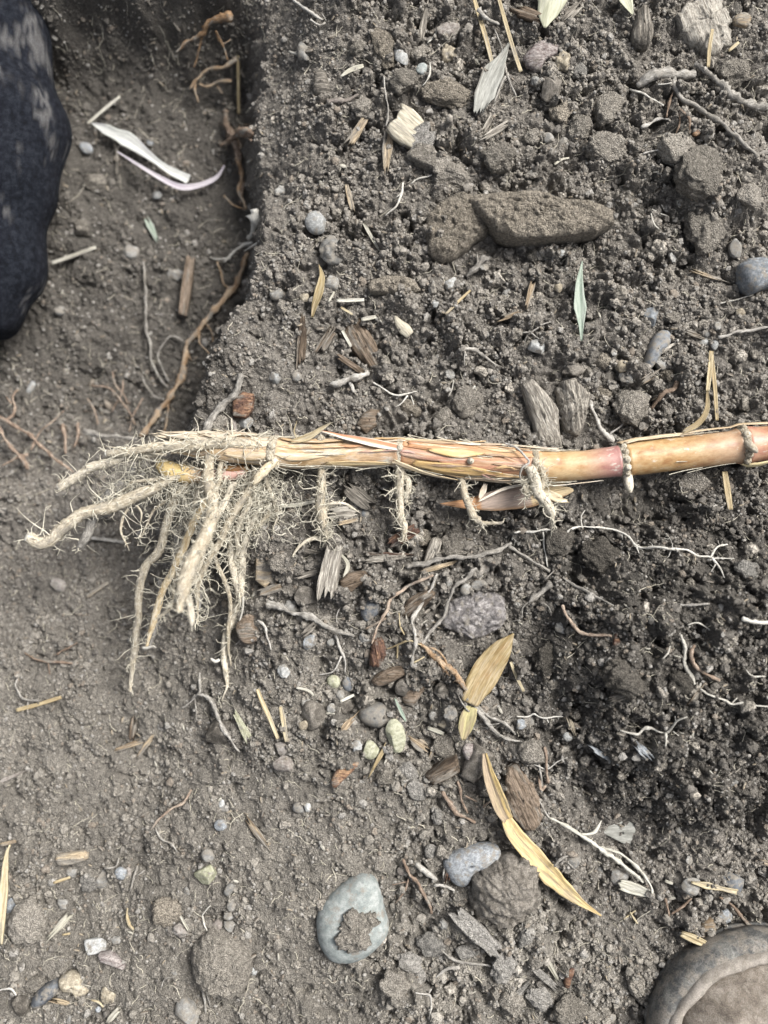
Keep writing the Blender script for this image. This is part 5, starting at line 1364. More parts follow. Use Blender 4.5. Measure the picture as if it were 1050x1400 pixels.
slab([(606, 1180), (630, 1164), (655, 1158), (680, 1160), (686, 1172), (672, 1186), (650, 1196), (636, 1214), (618, 1208)], 22, 'blue', 'stone', 'bluish half buried stone at the upper left of the brown dented rock', 'stone', p=2.6, amp=0.6)
slab([(645, 1200), (662, 1186), (695, 1173), (720, 1172), (738, 1190), (742, 1220), (735, 1245), (712, 1260), (680, 1266), (655, 1258), (643, 1235)], 34, 'rockbrown', 'rock', 'brown dented rock below the long yellow leaf', 'rock', p=3.4, amp=7.0, jag=0.8, smooth=False)
slab([(607, 838), (618, 822), (640, 810), (665, 808), (688, 818), (691, 842), (680, 862), (655, 872), (630, 868), (608, 856)], 24, 'purple', 'rock', 'purple grey wrinkled rock between the thin roots and the yellow leaf', 'rock', p=3.0, amp=6.0)
slab([(1010, 362), (1025, 352), (1042, 350), (1075, 362), (1070, 390), (1046, 394), (1028, 402), (1016, 392), (1011, 378)], 30, 'blue', 'rock', 'blue grey angular rock at the right edge', 'rock', p=3, amp=1.0, smooth=False)
slab([(882, 490), (889, 468), (902, 452), (916, 452), (919, 466), (908, 480), (898, 495), (888, 507), (880, 505)], 16, 'slate', 'stone', 'long dark slate stone right of the pellet cluster', 'stone', p=2.4, amp=0.6)
slab([(491, 970), (503, 964), (522, 964), (534, 974), (533, 990), (520, 997), (502, 993), (490, 984)], 22, 'grey', 'stone', 'speckled grey oval stone with a pale face beside the olive stone', 'stone', p=2.3, amp=0.6)
slab([(258, 1310), (270, 1290), (288, 1276), (310, 1282), (332, 1298), (343, 1318), (338, 1348), (320, 1366), (292, 1360), (266, 1348)], 44, 'clod', 'soil_clod', 'big lumpy square soil clod near the bottom edge, left of the oval stone', 'clod', p=2.6, amp=3.0)
slab([(42, 1370), (50, 1356), (66, 1346), (78, 1346), (78, 1358), (66, 1370), (50, 1380), (42, 1378)], 18, 'slate', 'pebble', 'two coloured pebble, blue grey and rusty red, at the lower left', 'pebble', p=2.6, amp=0.5, tintf=None)
slab([(79, 1340), (92, 1331), (104, 1333), (114, 1346), (121, 1356), (115, 1361), (108, 1368), (98, 1358), (84, 1356)], 12, 'tan', 'rock', 'flaky tan rock right of the two coloured pebble', 'rock', p=3, amp=1.6)
slab([(580, 1062), (608, 1040), (625, 1032), (630, 1054), (612, 1066), (590, 1074)], 22, 'wbrown', 'wood_block', 'brown wood block with straight edges above the forked tan root', 'wood', p=4, amp=0.8, smooth=False, ridge=(-28, 0.5))
slab([(693, 1050), (706, 1044), (718, 1058), (732, 1080), (740, 1110), (738, 1128), (720, 1136), (705, 1122), (693, 1100), (690, 1070)], 16, 'wbrown', 'bark_piece', 'dark brown bark slab right of the dried leaf strip', 'bark', p=5, amp=3.0, jag=1.0, ridge=(65, 0.8))
slab([(712, 526), (726, 518), (748, 540), (764, 560), (766, 590), (771, 612), (736, 612), (728, 580), (718, 550)], 26, 'wgrey', 'wood_chip', 'broad grey weathered wood chip standing just above the stem', 'wood chip', p=4.5, amp=0.8, smooth=False, ridge=(66, 0.6), tilt=(0, -0.2))
slab([(762, 535), (772, 520), (790, 518), (804, 530), (808, 552), (800, 580), (792, 597), (776, 592), (766, 565)], 26, 'wgrey', 'wood_chip', 'rough crumbling pale grey chip right of the broad weathered chip', 'wood chip', p=2.6, amp=4.2, ridge=(80, 1.6), jag=1.2)
slab([(922, 25), (950, 0), (985, -8), (995, 30), (1000, 60), (985, 72), (968, 74), (950, 62), (932, 45)], 18, 'wgrey', 'wood_chip', 'big flaky tan wood chip near the upper right', 'wood chip', p=7, amp=4.0, ridge=(70, 1.2), jag=1.8, smooth=False)
slab([(866, 55), (868, 25), (876, 0), (884, 8), (890, 25), (893, 48), (885, 62)], 18, 'wgrey', 'wood_chip', 'narrow upright brown grey chip at the top edge left of the flaky tan chip', 'wood chip', p=3, amp=1.5, ridge=(88, 0.9))
slab([(716, 76), (735, 58), (755, 49), (768, 58), (762, 72), (745, 84), (738, 96), (722, 88)], 10, 'barkpurple', 'bark_piece', 'purple bark piece with an orange tip under the pale leaf', 'bark', p=3, amp=1.6, jag=0.8)
slab([(428, 100), (436, 93), (445, 97), (450, 112), (452, 128), (440, 130), (428, 124)], 14, 'wgrey', 'bark_piece', 'curled brown bark flake with a pale rim at the edge of the pit slope', 'bark', p=2.2, amp=0.8)
slab([(470, 455), (475, 425), (490, 430), (515, 470), (530, 520), (520, 525), (500, 500), (482, 480)], 12, 'wbrown', 'bark_piece', 'dark bark slab pointing at the weathered twig', 'bark', p=4, amp=1.2, smooth=False, ridge=(60, 0.8), tilt=(0.1, 0.0))
slab([(487, 580), (495, 566), (508, 558), (521, 560), (515, 582), (500, 594)], 10, 'wbrown', 'bark_piece', 'small dark bark piece just above the copper ribbon', 'bark', p=4, amp=0.8, smooth=False)
slab([(505, 385), (530, 376), (562, 380), (575, 394), (560, 402), (525, 402), (508, 398)], 14, 'clod_brown', 'bark_piece', 'dark brown soil crusted bark lump above the pinkish seed husk', 'bark', p=2.6, amp=1.6)
slab([(317, 548), (332, 535), (347, 538), (346, 560), (336, 572), (318, 570)], 12, 'bark', 'bark_piece', 'reddish brown bark block right of the grey root above the stem', 'bark', p=4, amp=0.8, smooth=False)
slab([(350, 752), (366, 750), (371, 775), (372, 795), (362, 804), (349, 794)], 8, 'wtan', 'wood_chip', 'flat brown chip right of the hanging roots', 'wood chip', p=5, amp=0.4, smooth=False)
slab([(464, 795), (475, 783), (498, 780), (508, 784), (509, 794), (490, 802), (478, 812), (466, 806)], 14, 'wbrown', 'wood_chip', 'greyish brown blocky chip right of the pale striped wood', 'wood chip', p=4, amp=0.8, smooth=False, ridge=(-20, 0.5))
slab([(578, 775), (588, 740), (598, 735), (604, 742), (598, 760), (590, 768)], 8, 'wgrey', 'wood_chip', 'grey brown pointed chip behind the straight grey twig', 'wood chip', p=3.5, amp=0.6, ridge=(110, 0.4))
slab([(548, 840), (560, 818), (585, 806), (596, 812), (575, 835), (556, 848)], 12, 'wbrown', 'bark_piece', 'dark reddish bark strip between the thin roots', 'bark', p=3, amp=1.2, ridge=(-35, 0.6))
slab([(505, 905), (510, 878), (522, 874), (528, 892), (520, 912), (508, 912)], 16, 'bark', 'bark_piece', 'orange brown bark chunk at the foot of a thin curved root', 'bark', p=2.6, amp=1.6, ridge=(80, 0.8), jag=0.6)
slab([(508, 930), (530, 914), (552, 912), (555, 922), (535, 934), (515, 940)], 16, 'wbrown', 'bark_piece', 'dark brown stick like bark piece below the orange brown chunk', 'bark', p=2.4, amp=1.0)
slab([(550, 958), (556, 940), (572, 932), (582, 936), (576, 952), (562, 966)], 12, 'wbrown', 'bark_piece', 'brown bark flake with a pale rim beside the green sliver', 'bark', p=3, amp=1.0)
slab([(632, 1030), (636, 1018), (650, 1020), (660, 1040), (658, 1058), (645, 1050)], 12, 'barkpurple', 'bark_piece', 'grey purple wrinkled piece between the leaf tip and the dried leaf strip', 'bark', p=2.6, amp=1.6)
slab([(452, 1070), (462, 1052), (484, 1043), (490, 1046), (475, 1062), (458, 1078)], 8, 'bark', 'bark_piece', 'faded reddish bark sliver left of the slanting straw splinter', 'bark', p=3, amp=0.8)
slab([(134, 1305), (150, 1303), (174, 1316), (170, 1326), (150, 1320), (136, 1314)], 10, 'barkpurple', 'wood_chip', 'purplish wood chip under the white capped pebble', 'wood chip', p=4, amp=0.8, smooth=False)
slab([(76, 1170), (92, 1166), (116, 1164), (118, 1176), (95, 1182), (78, 1182)], 8, 'wtan', 'wood_chip', 'faded reddish chip above the light grey round pebble, lower left', 'wood chip', p=3.5, amp=0.8, ridge=(-5, 0.5))
slab([(772, 1338), (778, 1326), (786, 1325), (782, 1340), (778, 1352), (772, 1350)], 8, 'bark', 'bark_piece', 'reddish bark crumb left of the boot', 'bark', p=2.6, amp=0.8)
slab([(838, 880), (842, 863), (848, 876), (850, 884), (844, 892)], 4, 'bark', 'bark_piece', 'pinkish diamond shaped bark flake on the mound', 'bark', p=3, amp=0.4, smooth=False)
slab([(947, 182), (953, 176), (958, 182), (951, 186)], 4, 'bark', 'bark_piece', 'tiny pink bark flake under the long grey root', 'bark', p=3, amp=0.3)
slab([(822, 1138), (828, 1128), (846, 1122), (866, 1122), (874, 1156), (862, 1158), (845, 1150)], 4, 'leafgrey', 'dry_leaf', 'square grey brown leaf fragment above the fork of the pale twig', 'leaf', p=5, amp=0.8, smooth=False, base=0.1)
slab([(860, 1355), (862, 1340), (880, 1338), (882, 1355), (872, 1365)], 8, 'clod', 'soil_clod', 'small flat clod left of the boot', 'clod', p=3, amp=0.8)
slab([(961, 1262), (976, 1256), (979, 1278), (966, 1284), (960, 1278)], 8, 'wtan', 'wood_chip', 'small brown upright chip touching the boot', 'wood chip', p=3, amp=0.5)
slab([(1004, 22), (1018, 16), (1028, 24), (1020, 36), (1006, 32)], 7, 'wtan', 'wood_chip', 'small pinkish chip right of the big flaky chip', 'wood chip', p=3, amp=0.5)

# dirt stuck to the large oval stone, in the colours of the soil around it
slab([(456.9, 1287.9), (465.5, 1271.1), (470.7, 1252.6), (481.0, 1245.9), (496.5, 1252.6), (511.1, 1249.3), (517.1, 1264.4), (508.5, 1272.8), (503.3, 1282.9), (508.5, 1293.0), (493.9, 1301.4), (472.4, 1301.4), (459.5, 1296.3)], 7, 'clod', 'dirt_cake', 'thin cake of soil stuck on the large oval grey green stone', 'dirt', p=2.2, amp=2.2, dz=33, base=0.9, jag=1.8)

# ---------------------------------------------------------------- wood splinters
for p0, p1, w, th, mt, label, kw in (
    ((540, 162), (572, 186), 44, 14, 'wpale', 'pale cream fibrous wood block, upper of the overlapping pair', dict(rag=2, lift=6, tiltz=-6)),
    ((563, 205), (590, 178), 32, 10, 'clod_pale', 'grey dusty chip at the right of the pale cream wood block', dict(lift=2)),
    ((531, 186), (527, 233), 16, 4, 'wtan', 'thin tan chip leaning under the pale cream wood block', dict(w1=8, lift=3)),
    ((499, 164), (478, 196), 11, 5, 'wtan', 'splintered tan chip left of the pale wood block', dict(w1=15, rag=5)),
    ((474, 254), (482, 287), 7, 4, 'wtan', 'short upright tan splinter below the splintered chip', dict(rag=2)),
    ((457, 752), (444, 818), 24, 14, 'wgrey', 'pale striped wood splinter under the bushy cream root', dict(w1=28, rag=7, rib=1.5, lift=3)),
    ((476, 668), (503, 690), 22, 10, 'wgrey', 'grey splinter beneath the stem right of the bushy cream root', dict(rag=4)),
    ((452, 702), (486, 700), 16, 7, 'wgrey', 'dark fibrous splinter above the pale striped wood splinter', dict(rag=5)),
    ((463, 716), (489, 710), 6, 3, 'wtan', 'small tan sliver above the pale striped wood splinter', dict(rag=2)),
    ((355, 811), (387, 800), 12, 5, 'wtan', 'small tan frayed chip above the bent twig', dict(rag=5)),
    ((502, 766), (552, 761), 9, 5, 'wgrey', 'slim grey splinter left of the straight grey twig', dict(w1=6)),
    ((505, 757), (560, 758), 5, 3, 'bark', 'thin reddish splinter just above the slim grey splinter', dict(w1=2)),
    ((535, 742), (570, 722), 16, 8, 'bark', 'dark reddish splinter right of the hanging cream root tip', dict(rag=3)),
    ((581, 780), (624, 768), 7, 4, 'wtan', 'tan straw coloured splinter under the straight grey twig', dict(w1=4)),
    ((410, 752), (434, 755), 7, 3, 'wgrey', 'small grey sliver left of the pale striped wood splinter', dict(w1=3)),
    ((404, 790), (434, 782), 7, 3, 'wgrey', 'pointed grey sliver touching the pale striped wood splinter', dict(w1=9)),
    ((414, 868), (428, 856), 9, 5, 'wgrey', 'short grey chip just above the bright blue pebble', dict()),
    ((497, 305), (517, 341), 5, 3, 'strawpale', 'slim whitish splinter right of the bluish white pebble', dict(w1=3)),
    ((728, 388), (720, 418), 9, 4, 'wtan', 'upright pinkish tan splinter left of the green blade', dict(w1=6)),
    ((684, 436), (708, 428), 8, 3, 'wtan', 'tan flake below the straw cross', dict(w1=5)),
    ((952, 372), (984, 383), 6, 4, 'wtan', 'reddish tan splinter left of the blue grey rock', dict(w1=5)),
    ((936, 453), (956, 460), 7, 4, 'wtan', 'small tan chip left of the whitish pebble pair', dict()),
    ((893, 486), (922, 470), 8, 3, 'wgrey', 'grey flake lying across the dark slate stone', dict(w1=4)),
    ((878, 522), (893, 512), 10, 4, 'wtan', 'brown flake below the dark slate stone', dict()),
    ((661, 190), (693, 170), 8, 6, 'wgrey', 'grey stick piece below the torn grey leaf', dict()),
    ((660, 182), (672, 160), 7, 4, 'wgrey', 'brown grey sliver under the tip of the torn grey leaf', dict()),
    ((575, 55), (583, 12), 9, 6, 'wgrey', 'grey brown splinter near the top edge left of the pinkish lump', dict(w1=6)),
    ((772, 26), (792, 8), 12, 6, 'wgrey', 'grey blocky chip right of the pale leaf tip', dict()),
    ((705, 14), (735, 25), 14, 8, 'wbrown', 'dark brown bark sliver left of the pale leaf tip', dict()),
    ((464, 488), (500, 512), 8, 6, 'wbrown', 'dark splinter beside the weathered twig', dict()),
    ((437, 480), (453, 455), 14, 8, 'wbrown', 'brown crumbling block below the golden husk', dict()),
    ((415, 432), (411, 494), 10, 4, 'wbrown', 'long dark sliver below the golden husk', dict(w1=14)),
    ((466, 1000), (482, 982), 8, 4, 'wtan', 'pale orange chip left of the speckled grey stone', dict()),
    ((565, 1012), (582, 1024), 16, 5, 'wtan', 'frayed tan chip right of the olive stone', dict(rag=4)),
    ((588, 1034), (605, 1004), 7, 3, 'wtan', 'slanting tan sliver right of the frayed tan chip', dict(w1=4)),
    ((526, 1022), (506, 1058), 6, 3, 'straw', 'slanting yellow straw splinter below the olive stone', dict(w1=2, lift=4)),
    ((341, 1125), (368, 1160), 9, 4, 'wtan', 'tan slanting splinter, lower left quarter', dict(w1=6)),
    ((208, 1008), (188, 1034), 7, 3, 'wtan', 'tan straw coloured splinter on the lower left slope', dict(w1=5)),
    ((158, 1026), (188, 1015), 7, 3, 'wtan', 'faded tan splinter left of the straw coloured splinter', dict(w1=9)),
    ((184, 985), (180, 1012), 10, 4, 'wbrown', 'brown blurred chip above the faded tan splinter', dict()),
    ((94, 1252), (68, 1280), 11, 4, 'strawpale', 'pale frayed chip right of the broad grey green clod', dict(w1=5, rag=5)),
    ((162, 1380), (148, 1396), 9, 4, 'strawpale', 'pale chip at the bottom edge, lower left', dict(rag=3)),
    ((74, 1367), (90, 1371), 6, 3, 'wtan', 'tiny tan chip under the flaky tan rock', dict()),
    ((0, 1068), (28, 1057), 6, 3, 'pinkish', 'faded pink splinter at the left edge, lower part', dict(w1=3)),
    ((932, 1276), (964, 1290), 10, 4, 'straw', 'straw coloured chip touching the boot', dict(rag=1, lift=10)),
    ((747, 1312), (762, 1338), 7, 3, 'strawpale', 'pale tan splinter left of the reddish bark crumb', dict(rag=2, w1=5)),
    ((728, 1322), (760, 1350), 9, 3, 'clod_pale', 'grey flat sliver below the pale tan splinter', dict()),
    ((846, 1208), (890, 1222), 17, 4, 'strawpale', 'whitish ribbed chip under the tip of the pale twig', dict(rag=2, w1=10)),
    ((622, 1246), (680, 1300), 22, 12, 'clod_pale', 'slanting pale dusty stick in the dry patch', dict(rag=3)),
    ((612, 1200), (616, 1188), 10, 4, 'bark', 'orange chip on the bluish half buried stone', dict()),
    ((690, 1375), (722, 1345), 8, 5, 'clod_pale', 'thin pale stalk in the dry grey patch', dict()),
    ((1040, 1178), (1056, 1182), 7, 3, 'wtan', 'tiny orange tan chip at the right edge above the boot', dict()),
    ((835, 1040), (812, 1024), 5, 3, 'blue', 'bluish white sliver under the branched white rootlet', dict(w1=8)),
    ((872, 1020), (886, 1034), 12, 6, 'blue', 'bluish chip below the branched white rootlet', dict()),
    ((835, 957), (868, 947), 9, 4, 'wgrey', 'grey flake on the dark slope of the mound', dict(w1=4)),
    ((945, 958), (958, 942), 5, 3, 'wtan', 'pinkish splinter at the foot of the pale bent root', dict()),
    ((778, 985), (785, 1002), 9, 4, 'tan', 'pale shard above the shell like pebble', dict(w1=5)),
    ((261, 352), (250, 432), 15, 12, 'wbrown', 'brown grey stick standing in the pit near its right wall', dict(rag=2, lift=4)),
    ((202, 302), (212, 322), 11, 4, 'leafgreen', 'small pale green leaf piece in the pit', dict(w1=7)),
    ((318, 575), (321, 595), 8, 5, 'pinkish', 'pinkish stub behind the stem under the red bark block', dict()),
    ((322, 976), (341, 1012), 8, 3, 'yellowgreen', 'dull olive flake right of the thin grey root on the slope', dict(w1=15, lift=-1)),
):
    nm = 'leaf_piece' if mt == 'leafgreen' else ('wood_splinter' if ('splinter' in label or 'sliver' in label) else 'wood_chip')
    chip(p0, p1, w, th, mt, nm, label, 'leaf' if mt == 'leafgreen' else ('splinter' if nm == 'wood_splinter' else 'chip'), **kw)

# ---------------------------------------------------------------- leaves, husks and straws
def blotch(t, s):
    a = np.exp(-((t - 0.55) / 0.20) ** 2 - (s / 0.35) ** 2) * 0.55 + 0.35 * np.exp(-((t - 0.2) / 0.10) ** 2 - (s / 0.4) ** 2) + 0.3 * (perlin(t * 40, s * 12, 5, 301) > 0.25)
    return np.c_[np.broadcast_to((0.20, 0.125, 0.055), (len(t), 3)), np.clip(a, 0, 0.8)]
strip('dry_leaf', 'broad yellow bamboo leaf with brown blotches, snapped at its lower end', 'leaf', 'leafy', [(700, 864), (690, 878), (672, 905), (655, 935), (642, 962)], [2, 24, 38, 38, 35, 24], 1.0, -0.05, 16, 13, roll=0.12, rib=0.5, colf=blotch, smooth=9, zs=[16, 14, 8, 4, 0])
strip('dry_leaf', 'olive yellow leaf tip below the snapped end of the broad yellow leaf', 'leaf', 'leafy', [(645, 966), (637, 990), (633, 1012)], [15, 22, 18, 5], 1.0, 0.12, 14, 9, rib=0.4, colf=lambda t, s: np.c_[np.broadcast_to((0.40, 0.37, 0.18), (len(t), 3)), np.full(len(t), 0.6)])
strip('dry_leaf', 'long yellow dried leaf curving down to a thin tip', 'leaf', 'leafy', [(688, 1112), (702, 1138), (722, 1162), (745, 1188), (770, 1213), (796, 1235), (822, 1252)], [14, 22, 27, 26, 20, 10, 2], 1.0, 0.14, 16, 11, roll=[0.2, 0.1, -0.1, 0.0], rib=0.5, smooth=9, colf=lambda t, s: np.c_[np.broadcast_to((0.58, 0.43, 0.20), (len(t), 3)), 0.55 * np.ones(len(t))])
strip('dry_leaf', 'brown and yellow folded leaf strip leading into the long yellow leaf', 'leaf', 'leafy', [(663, 1030), (668, 1055), (677, 1082), (687, 1108), (694, 1120)], [6, 14, 20, 20, 14], 1.0, 0.30, 16, 11, roll=[-0.3, 0.2], rib=0.6, smooth=9, colf=lambda t, s: np.c_[np.where((s > -0.25)[:, None], np.array((0.24, 0.19, 0.14)), np.array((0.55, 0.41, 0.18))), np.full(len(t), 0.8)])
strip('dry_leaf', 'torn grey leaf hanging from the yellow straw near the top', 'leaf', 'leafgrey', [(694, 62), (686, 80), (672, 105), (661, 135), (655, 152)], [3, 12, 26, 29, 25, 14], 1.0, 0.10, 14, 9, rib=0.5, rag=5, smooth=8)
strip('dry_leaf', 'pale green leaf tip cut off by the top edge', 'leaf', 'leafpale', [(757, -22), (754, 0), (748, 20), (745, 38)], [52, 42, 27, 3], 1.0, -0.12, 9, 9, rib=0.4, smooth=8)
strip('dry_leaf', 'small pale leaf corner at the top edge left of the upright chip', 'leaf', 'leafpale', [(848, -16), (856, 2), (865, 20)], [24, 18, 2], 1.0, 0.1, 8, 7, smooth=8)
strip('green_leaf', 'blue green blade lying on the bare soil above the stem', 'leaf', 'leafgreen', [(796, 357), (792, 385), (792, 412), (794, 436), (795, 466)], [1.5, 8, 14, 16, 7, 2], 0.9, 0.16, 13, 9, roll=[0.3, -0.2], rib=0.25, smooth=8)
strip('husk', 'golden twisted husk below the dull grey round clod', 'husk', 'leafy', [(436, 362), (440, 378), (436, 400), (430, 420), (427, 434)], [1, 8, 12, 9, 3], 0.9, 0.2, 4, 7, roll=[0.3, -0.3])
strip('husk', 'pinkish cream seed husk on dark soil in the middle', 'husk', 'wpale', [(540, 432), (546, 442), (556, 452), (561, 458)], [3, 12, 17, 12], 1.2, -0.22, 4, 7)
strip('sheath', 'white lilac bamboo sheath with a broad end lying in the pit', 'sheath', 'lilac', [(125, 168), (150, 180), (178, 194), (205, 214), (230, 232), (258, 246)], [2, 17, 24, 17, 10, 12, 15], 1.2, 0.16, 14, 9, rib=0.3, smooth=10)
strip('sheath', 'curled lilac strand hooking under the white sheath in the pit', 'sheath', 'lilac', [(160, 207), (190, 226), (220, 244), (247, 256), (272, 254), (296, 243), (307, 226)], [2, 4, 6, 8, 9, 7, 2], 1.2, 0.2, 18, 7, smooth=10, colf=lambda t, s: np.c_[np.broadcast_to((0.36, 0.29, 0.36), (len(t), 3)), np.full(len(t), 0.45)])
for pts, w, mt, label, kw in (
    ([(646, -8), (656, 25), (666, 60), (673, 88)], 5.5, 'straw', 'yellow straw at the top edge running down to the torn grey leaf', {}),
    ([(680, -8), (692, 35), (704, 75), (712, 98)], 5.5, 'straw', 'straight yellow straw right of the torn grey leaf', {}),
    ([(325.5, 75), (326, 118), (326.5, 156)], 4.5, 'straw', 'straight tan straw standing at the rim of the pit', dict(lift=5)),
    ([(119, 170), (142, 150), (164, 132)], 4.5, 'strawpale', 'grey straw touching the point of the white lilac sheath', dict(lift=14)),
    ([(160, 200), (160, 238)], 3.5, 'wgrey', 'short upright grey straw under the curled lilac strand', {}),
    ([(70, 360), (100, 350), (131, 338)], 6, 'strawpale', 'pale stick near the lower end of the navy cloth', {}),
    ([(460, 411), (478, 411), (498, 410)], 4.5, 'strawpale', 'short white straw lying level right of the golden husk', {}),
    ([(494, 437), (514, 433)], 5, 'strawpale', 'short white straw below the level white straw', {}),
    ([(449, 413), (457, 399)], 3, 'strawpale', 'tiny upright white straw left of the level white straw', {}),
    ([(468, 452), (480, 474)], 4, 'strawpale', 'small pale splinter of straw on the brown crumbling block', {}),
    ([(466, 420), (482, 430)], 3, 'straw', 'tiny tan straw under the level white straw', {}),
    ([(609, 430), (625, 414), (643, 397)], 3.2, 'straw', 'longer straw of the thin straw cross', {}),
    ([(990, 645), (993, 665), (998, 697)], 8, 'straw', 'short yellow straw under the right end of the stem', dict(curl=0.2)),
    ([(972, 480), (970, 505), (967, 535)], 6, 'straw', 'broad left prong of the forked straw above the stem', dict(curl=0.2)),
    ([(972.5, 484), (977, 530), (980, 575)], 5, 'straw', 'straight right prong of the forked straw above the stem', {}),
    ([(698, 905), (706, 925), (716, 945)], 4.5, 'straw', 'thin yellow straw right of the broad yellow leaf', {}),
    ([(352, 942), (358, 958), (368, 980), (380, 1010)], 5.5, 'straw', 'longer left straw of the leaning pair, lower middle', dict(lift=8)),
    ([(384, 966), (388, 990), (392, 1014)], 6, 'straw', 'shorter right straw of the leaning pair, lower middle', dict(lift=6)),
    ([(585, 995), (607, 1003)], 5, 'strawpale', 'bright white straw bit left of the lower leaf tip', {}),
    ([(465, 959), (484, 950)], 4, 'strawpale', 'whitish sliver above the speckled grey stone', {}),
    ([(405, 940), (422, 944), (429, 951)], 3, 'strawpale', 'thin bent whitish straw above the dull brown stone', {}),
    ([(945, 1206), (970, 1211), (1007, 1219)], 8, 'straw', 'short straw blade right of the ribbed chip, lower right', dict(curl=0.2, ws=[3, 9, 5, 7])),
    ([(909, 1204), (920, 1208)], 4, 'strawpale', 'tiny whitish straw left of the short straw blade', {}),
    ([(14, 1155), (9, 1170), (5, 1220), (-2, 1290)], 12, 'straw', 'thick yellow straw at the left edge', dict(ws=[2, 8, 12, 13, 11], lift=10)),
    ([(22, 971), (52, 963), (84, 953)], 5.5, 'straw', 'straw crossing a crooked root on the lower left slope', dict(lift=4)),
    ([(73, 1207), (96, 1199)], 3.5, 'straw', 'tiny straw touching the round light grey pebble', {}),
    ([(85, 1278), (96, 1276)], 3, 'straw', 'tiny yellow straw below the pale frayed chip', {}),
    ([(0, 1155), (22, 1150)], 5, 'wtan', 'faded straw at the left edge above the thick yellow straw', {}),
    ([(118, 816), (148, 796)], 5, 'wtan', 'brown straw on the slope left of the hanging roots', {}),
    ([(247, 1252), (258, 1272)], 3.5, 'strawpale', 'white thin straw above the big lumpy clod', {}),
    ([(540, 955), (548, 972), (555, 986)], 5, 'leafgreen', 'pale green sliver right of the speckled grey stone', dict(ws=[1.5, 4, 5, 2])),
    ([(758, 225), (768, 218), (778, 216)], 3, 'strawpale', 'short white splinter right of the long slab, upper edge', {}),
    ([(466, 105), (478, 97), (497, 90)], 6, 'strawpale', 'pale forked splinter right of the curled bark flake', dict(ws=[2, 6, 7, 4])),
    ([(968, 92), (970, 65), (974, 40)], 5, 'straw', 'pinkish tan straw on the big flaky chip', dict(lift=16)),
    ([(996, 70), (1010, 58)], 4, 'straw', 'short yellow straw right of the big flaky chip', {}),
    ([(500, 860), (528, 845)], 3, 'wbrown', 'short brown straw above the orange brown bark chunk', {}),
    ([(385, 692), (408, 690), (432, 685)], 5, 'strawpale', 'pale straw touching the bushy cream root', dict(lift=8)),
    ([(122, 735), (150, 738), (172, 742)], 5, 'rgrey', 'pale blurred straw on the slope behind the roots', {}),
    ([(466, 757), (476, 772), (470, 790)], 5, 'strawpale', 'thin curved tan husk right of the pale striped splinter', dict(ws=[2, 5, 6, 3])),
    ([(737, 1060), (740, 1080), (746, 1074)], 4, 'rbrown', 'thin purple brown stalk right of the dark bark slab', {}),
):
    ws = kw.pop('ws', [w * 0.85, w, w, w * 0.8])
    nm = 'straw' if mt not in ('leafgreen',) else 'leaf_piece'
    kw.setdefault('lift', 6); kw.setdefault('curl', 0.1)
    strip(nm, label, 'straw' if nm == 'straw' else 'leaf', mt, pts, ws, max(1.4, w * 0.3), m=6, rib=0.2, smooth=8, **kw)

# ---------------------------------------------------------------- loose roots, rootlets and twigs
root('root', 'thick orange root growing out of the pit wall above the stem', 'root', 'orange', [
    ([(338, 345), (330, 370), (318, 395), (300, 418), (275, 448), (258, 470), (253, 490), (246, 518), (232, 542), (212, 570), (192, 597)], [4, 4.5, 5, 4.5, 4.5, 4.5, 5, 4.5, 3.5]),
    ([(318, 395), (306, 388), (302, 372), (296, 358)], [2, 1.4]), ([(271, 452), (274, 470), (285, 485), (292, 495)], [1.6, 1.4, 0.8]),
    ([(255, 478), (262, 492), (268, 486)], [1.4, 0.8]), ([(280, 440), (288, 452), (292, 468)], [1.4, 0.7]), ([(228, 548), (230, 562), (224, 590)], [2, 1.4])], lift=4)
root('root', 'grey forked side root curving down to the orange root', 'root', 'rgrey', [
    ([(196, 358), (199, 400), (200, 450), (206, 468), (206, 490), (215, 510), (229, 530)], [2.2, 2.2, 2.4, 2.2, 2]),
    ([(250, 466), (235, 458), (224, 468), (217, 490), (222, 508), (230, 522)], [1.4, 1.6, 1.6, 1.3]), ([(195, 515), (201, 530), (210, 542), (224, 545)], [1.4, 2, 1.6])], lift=8)
root('root', 'smooth grey root stub standing between the red bark block and the stem', 'root', 'rgrey', [([(333, 514), (322, 535), (306, 553), (292, 568), (281, 590)], [4, 5, 6, 6, 5])], lift=5)
root('root', 'pale root end sticking out left of the orange root foot', 'root', 'rgrey', [([(114, 592), (145, 595), (188, 600)], [4, 3.4, 3])], lift=30)
root('root', 'forked brown roots at the left edge level with the stem', 'root', 'rbrown', [
    ([(-8, 566), (20, 583), (45, 600), (70, 622), (100, 645)], [3, 3.2, 3, 2.4]), ([(40, 640), (18, 615), (4, 592), (-6, 580)], [4, 3.6, 3]),
    ([(10, 578), (20, 560), (16, 545), (24, 532)], [2.2, 2.2, 1.6]), ([(16, 552), (8, 542)], [1.6, 1]), ([(42, 615), (52, 598), (66, 578), (88, 562)], [1.5, 1.5, 0.8]), ([(38, 622), (20, 626), (2, 638)], [2.2, 1.8, 1.2])], lift=22)
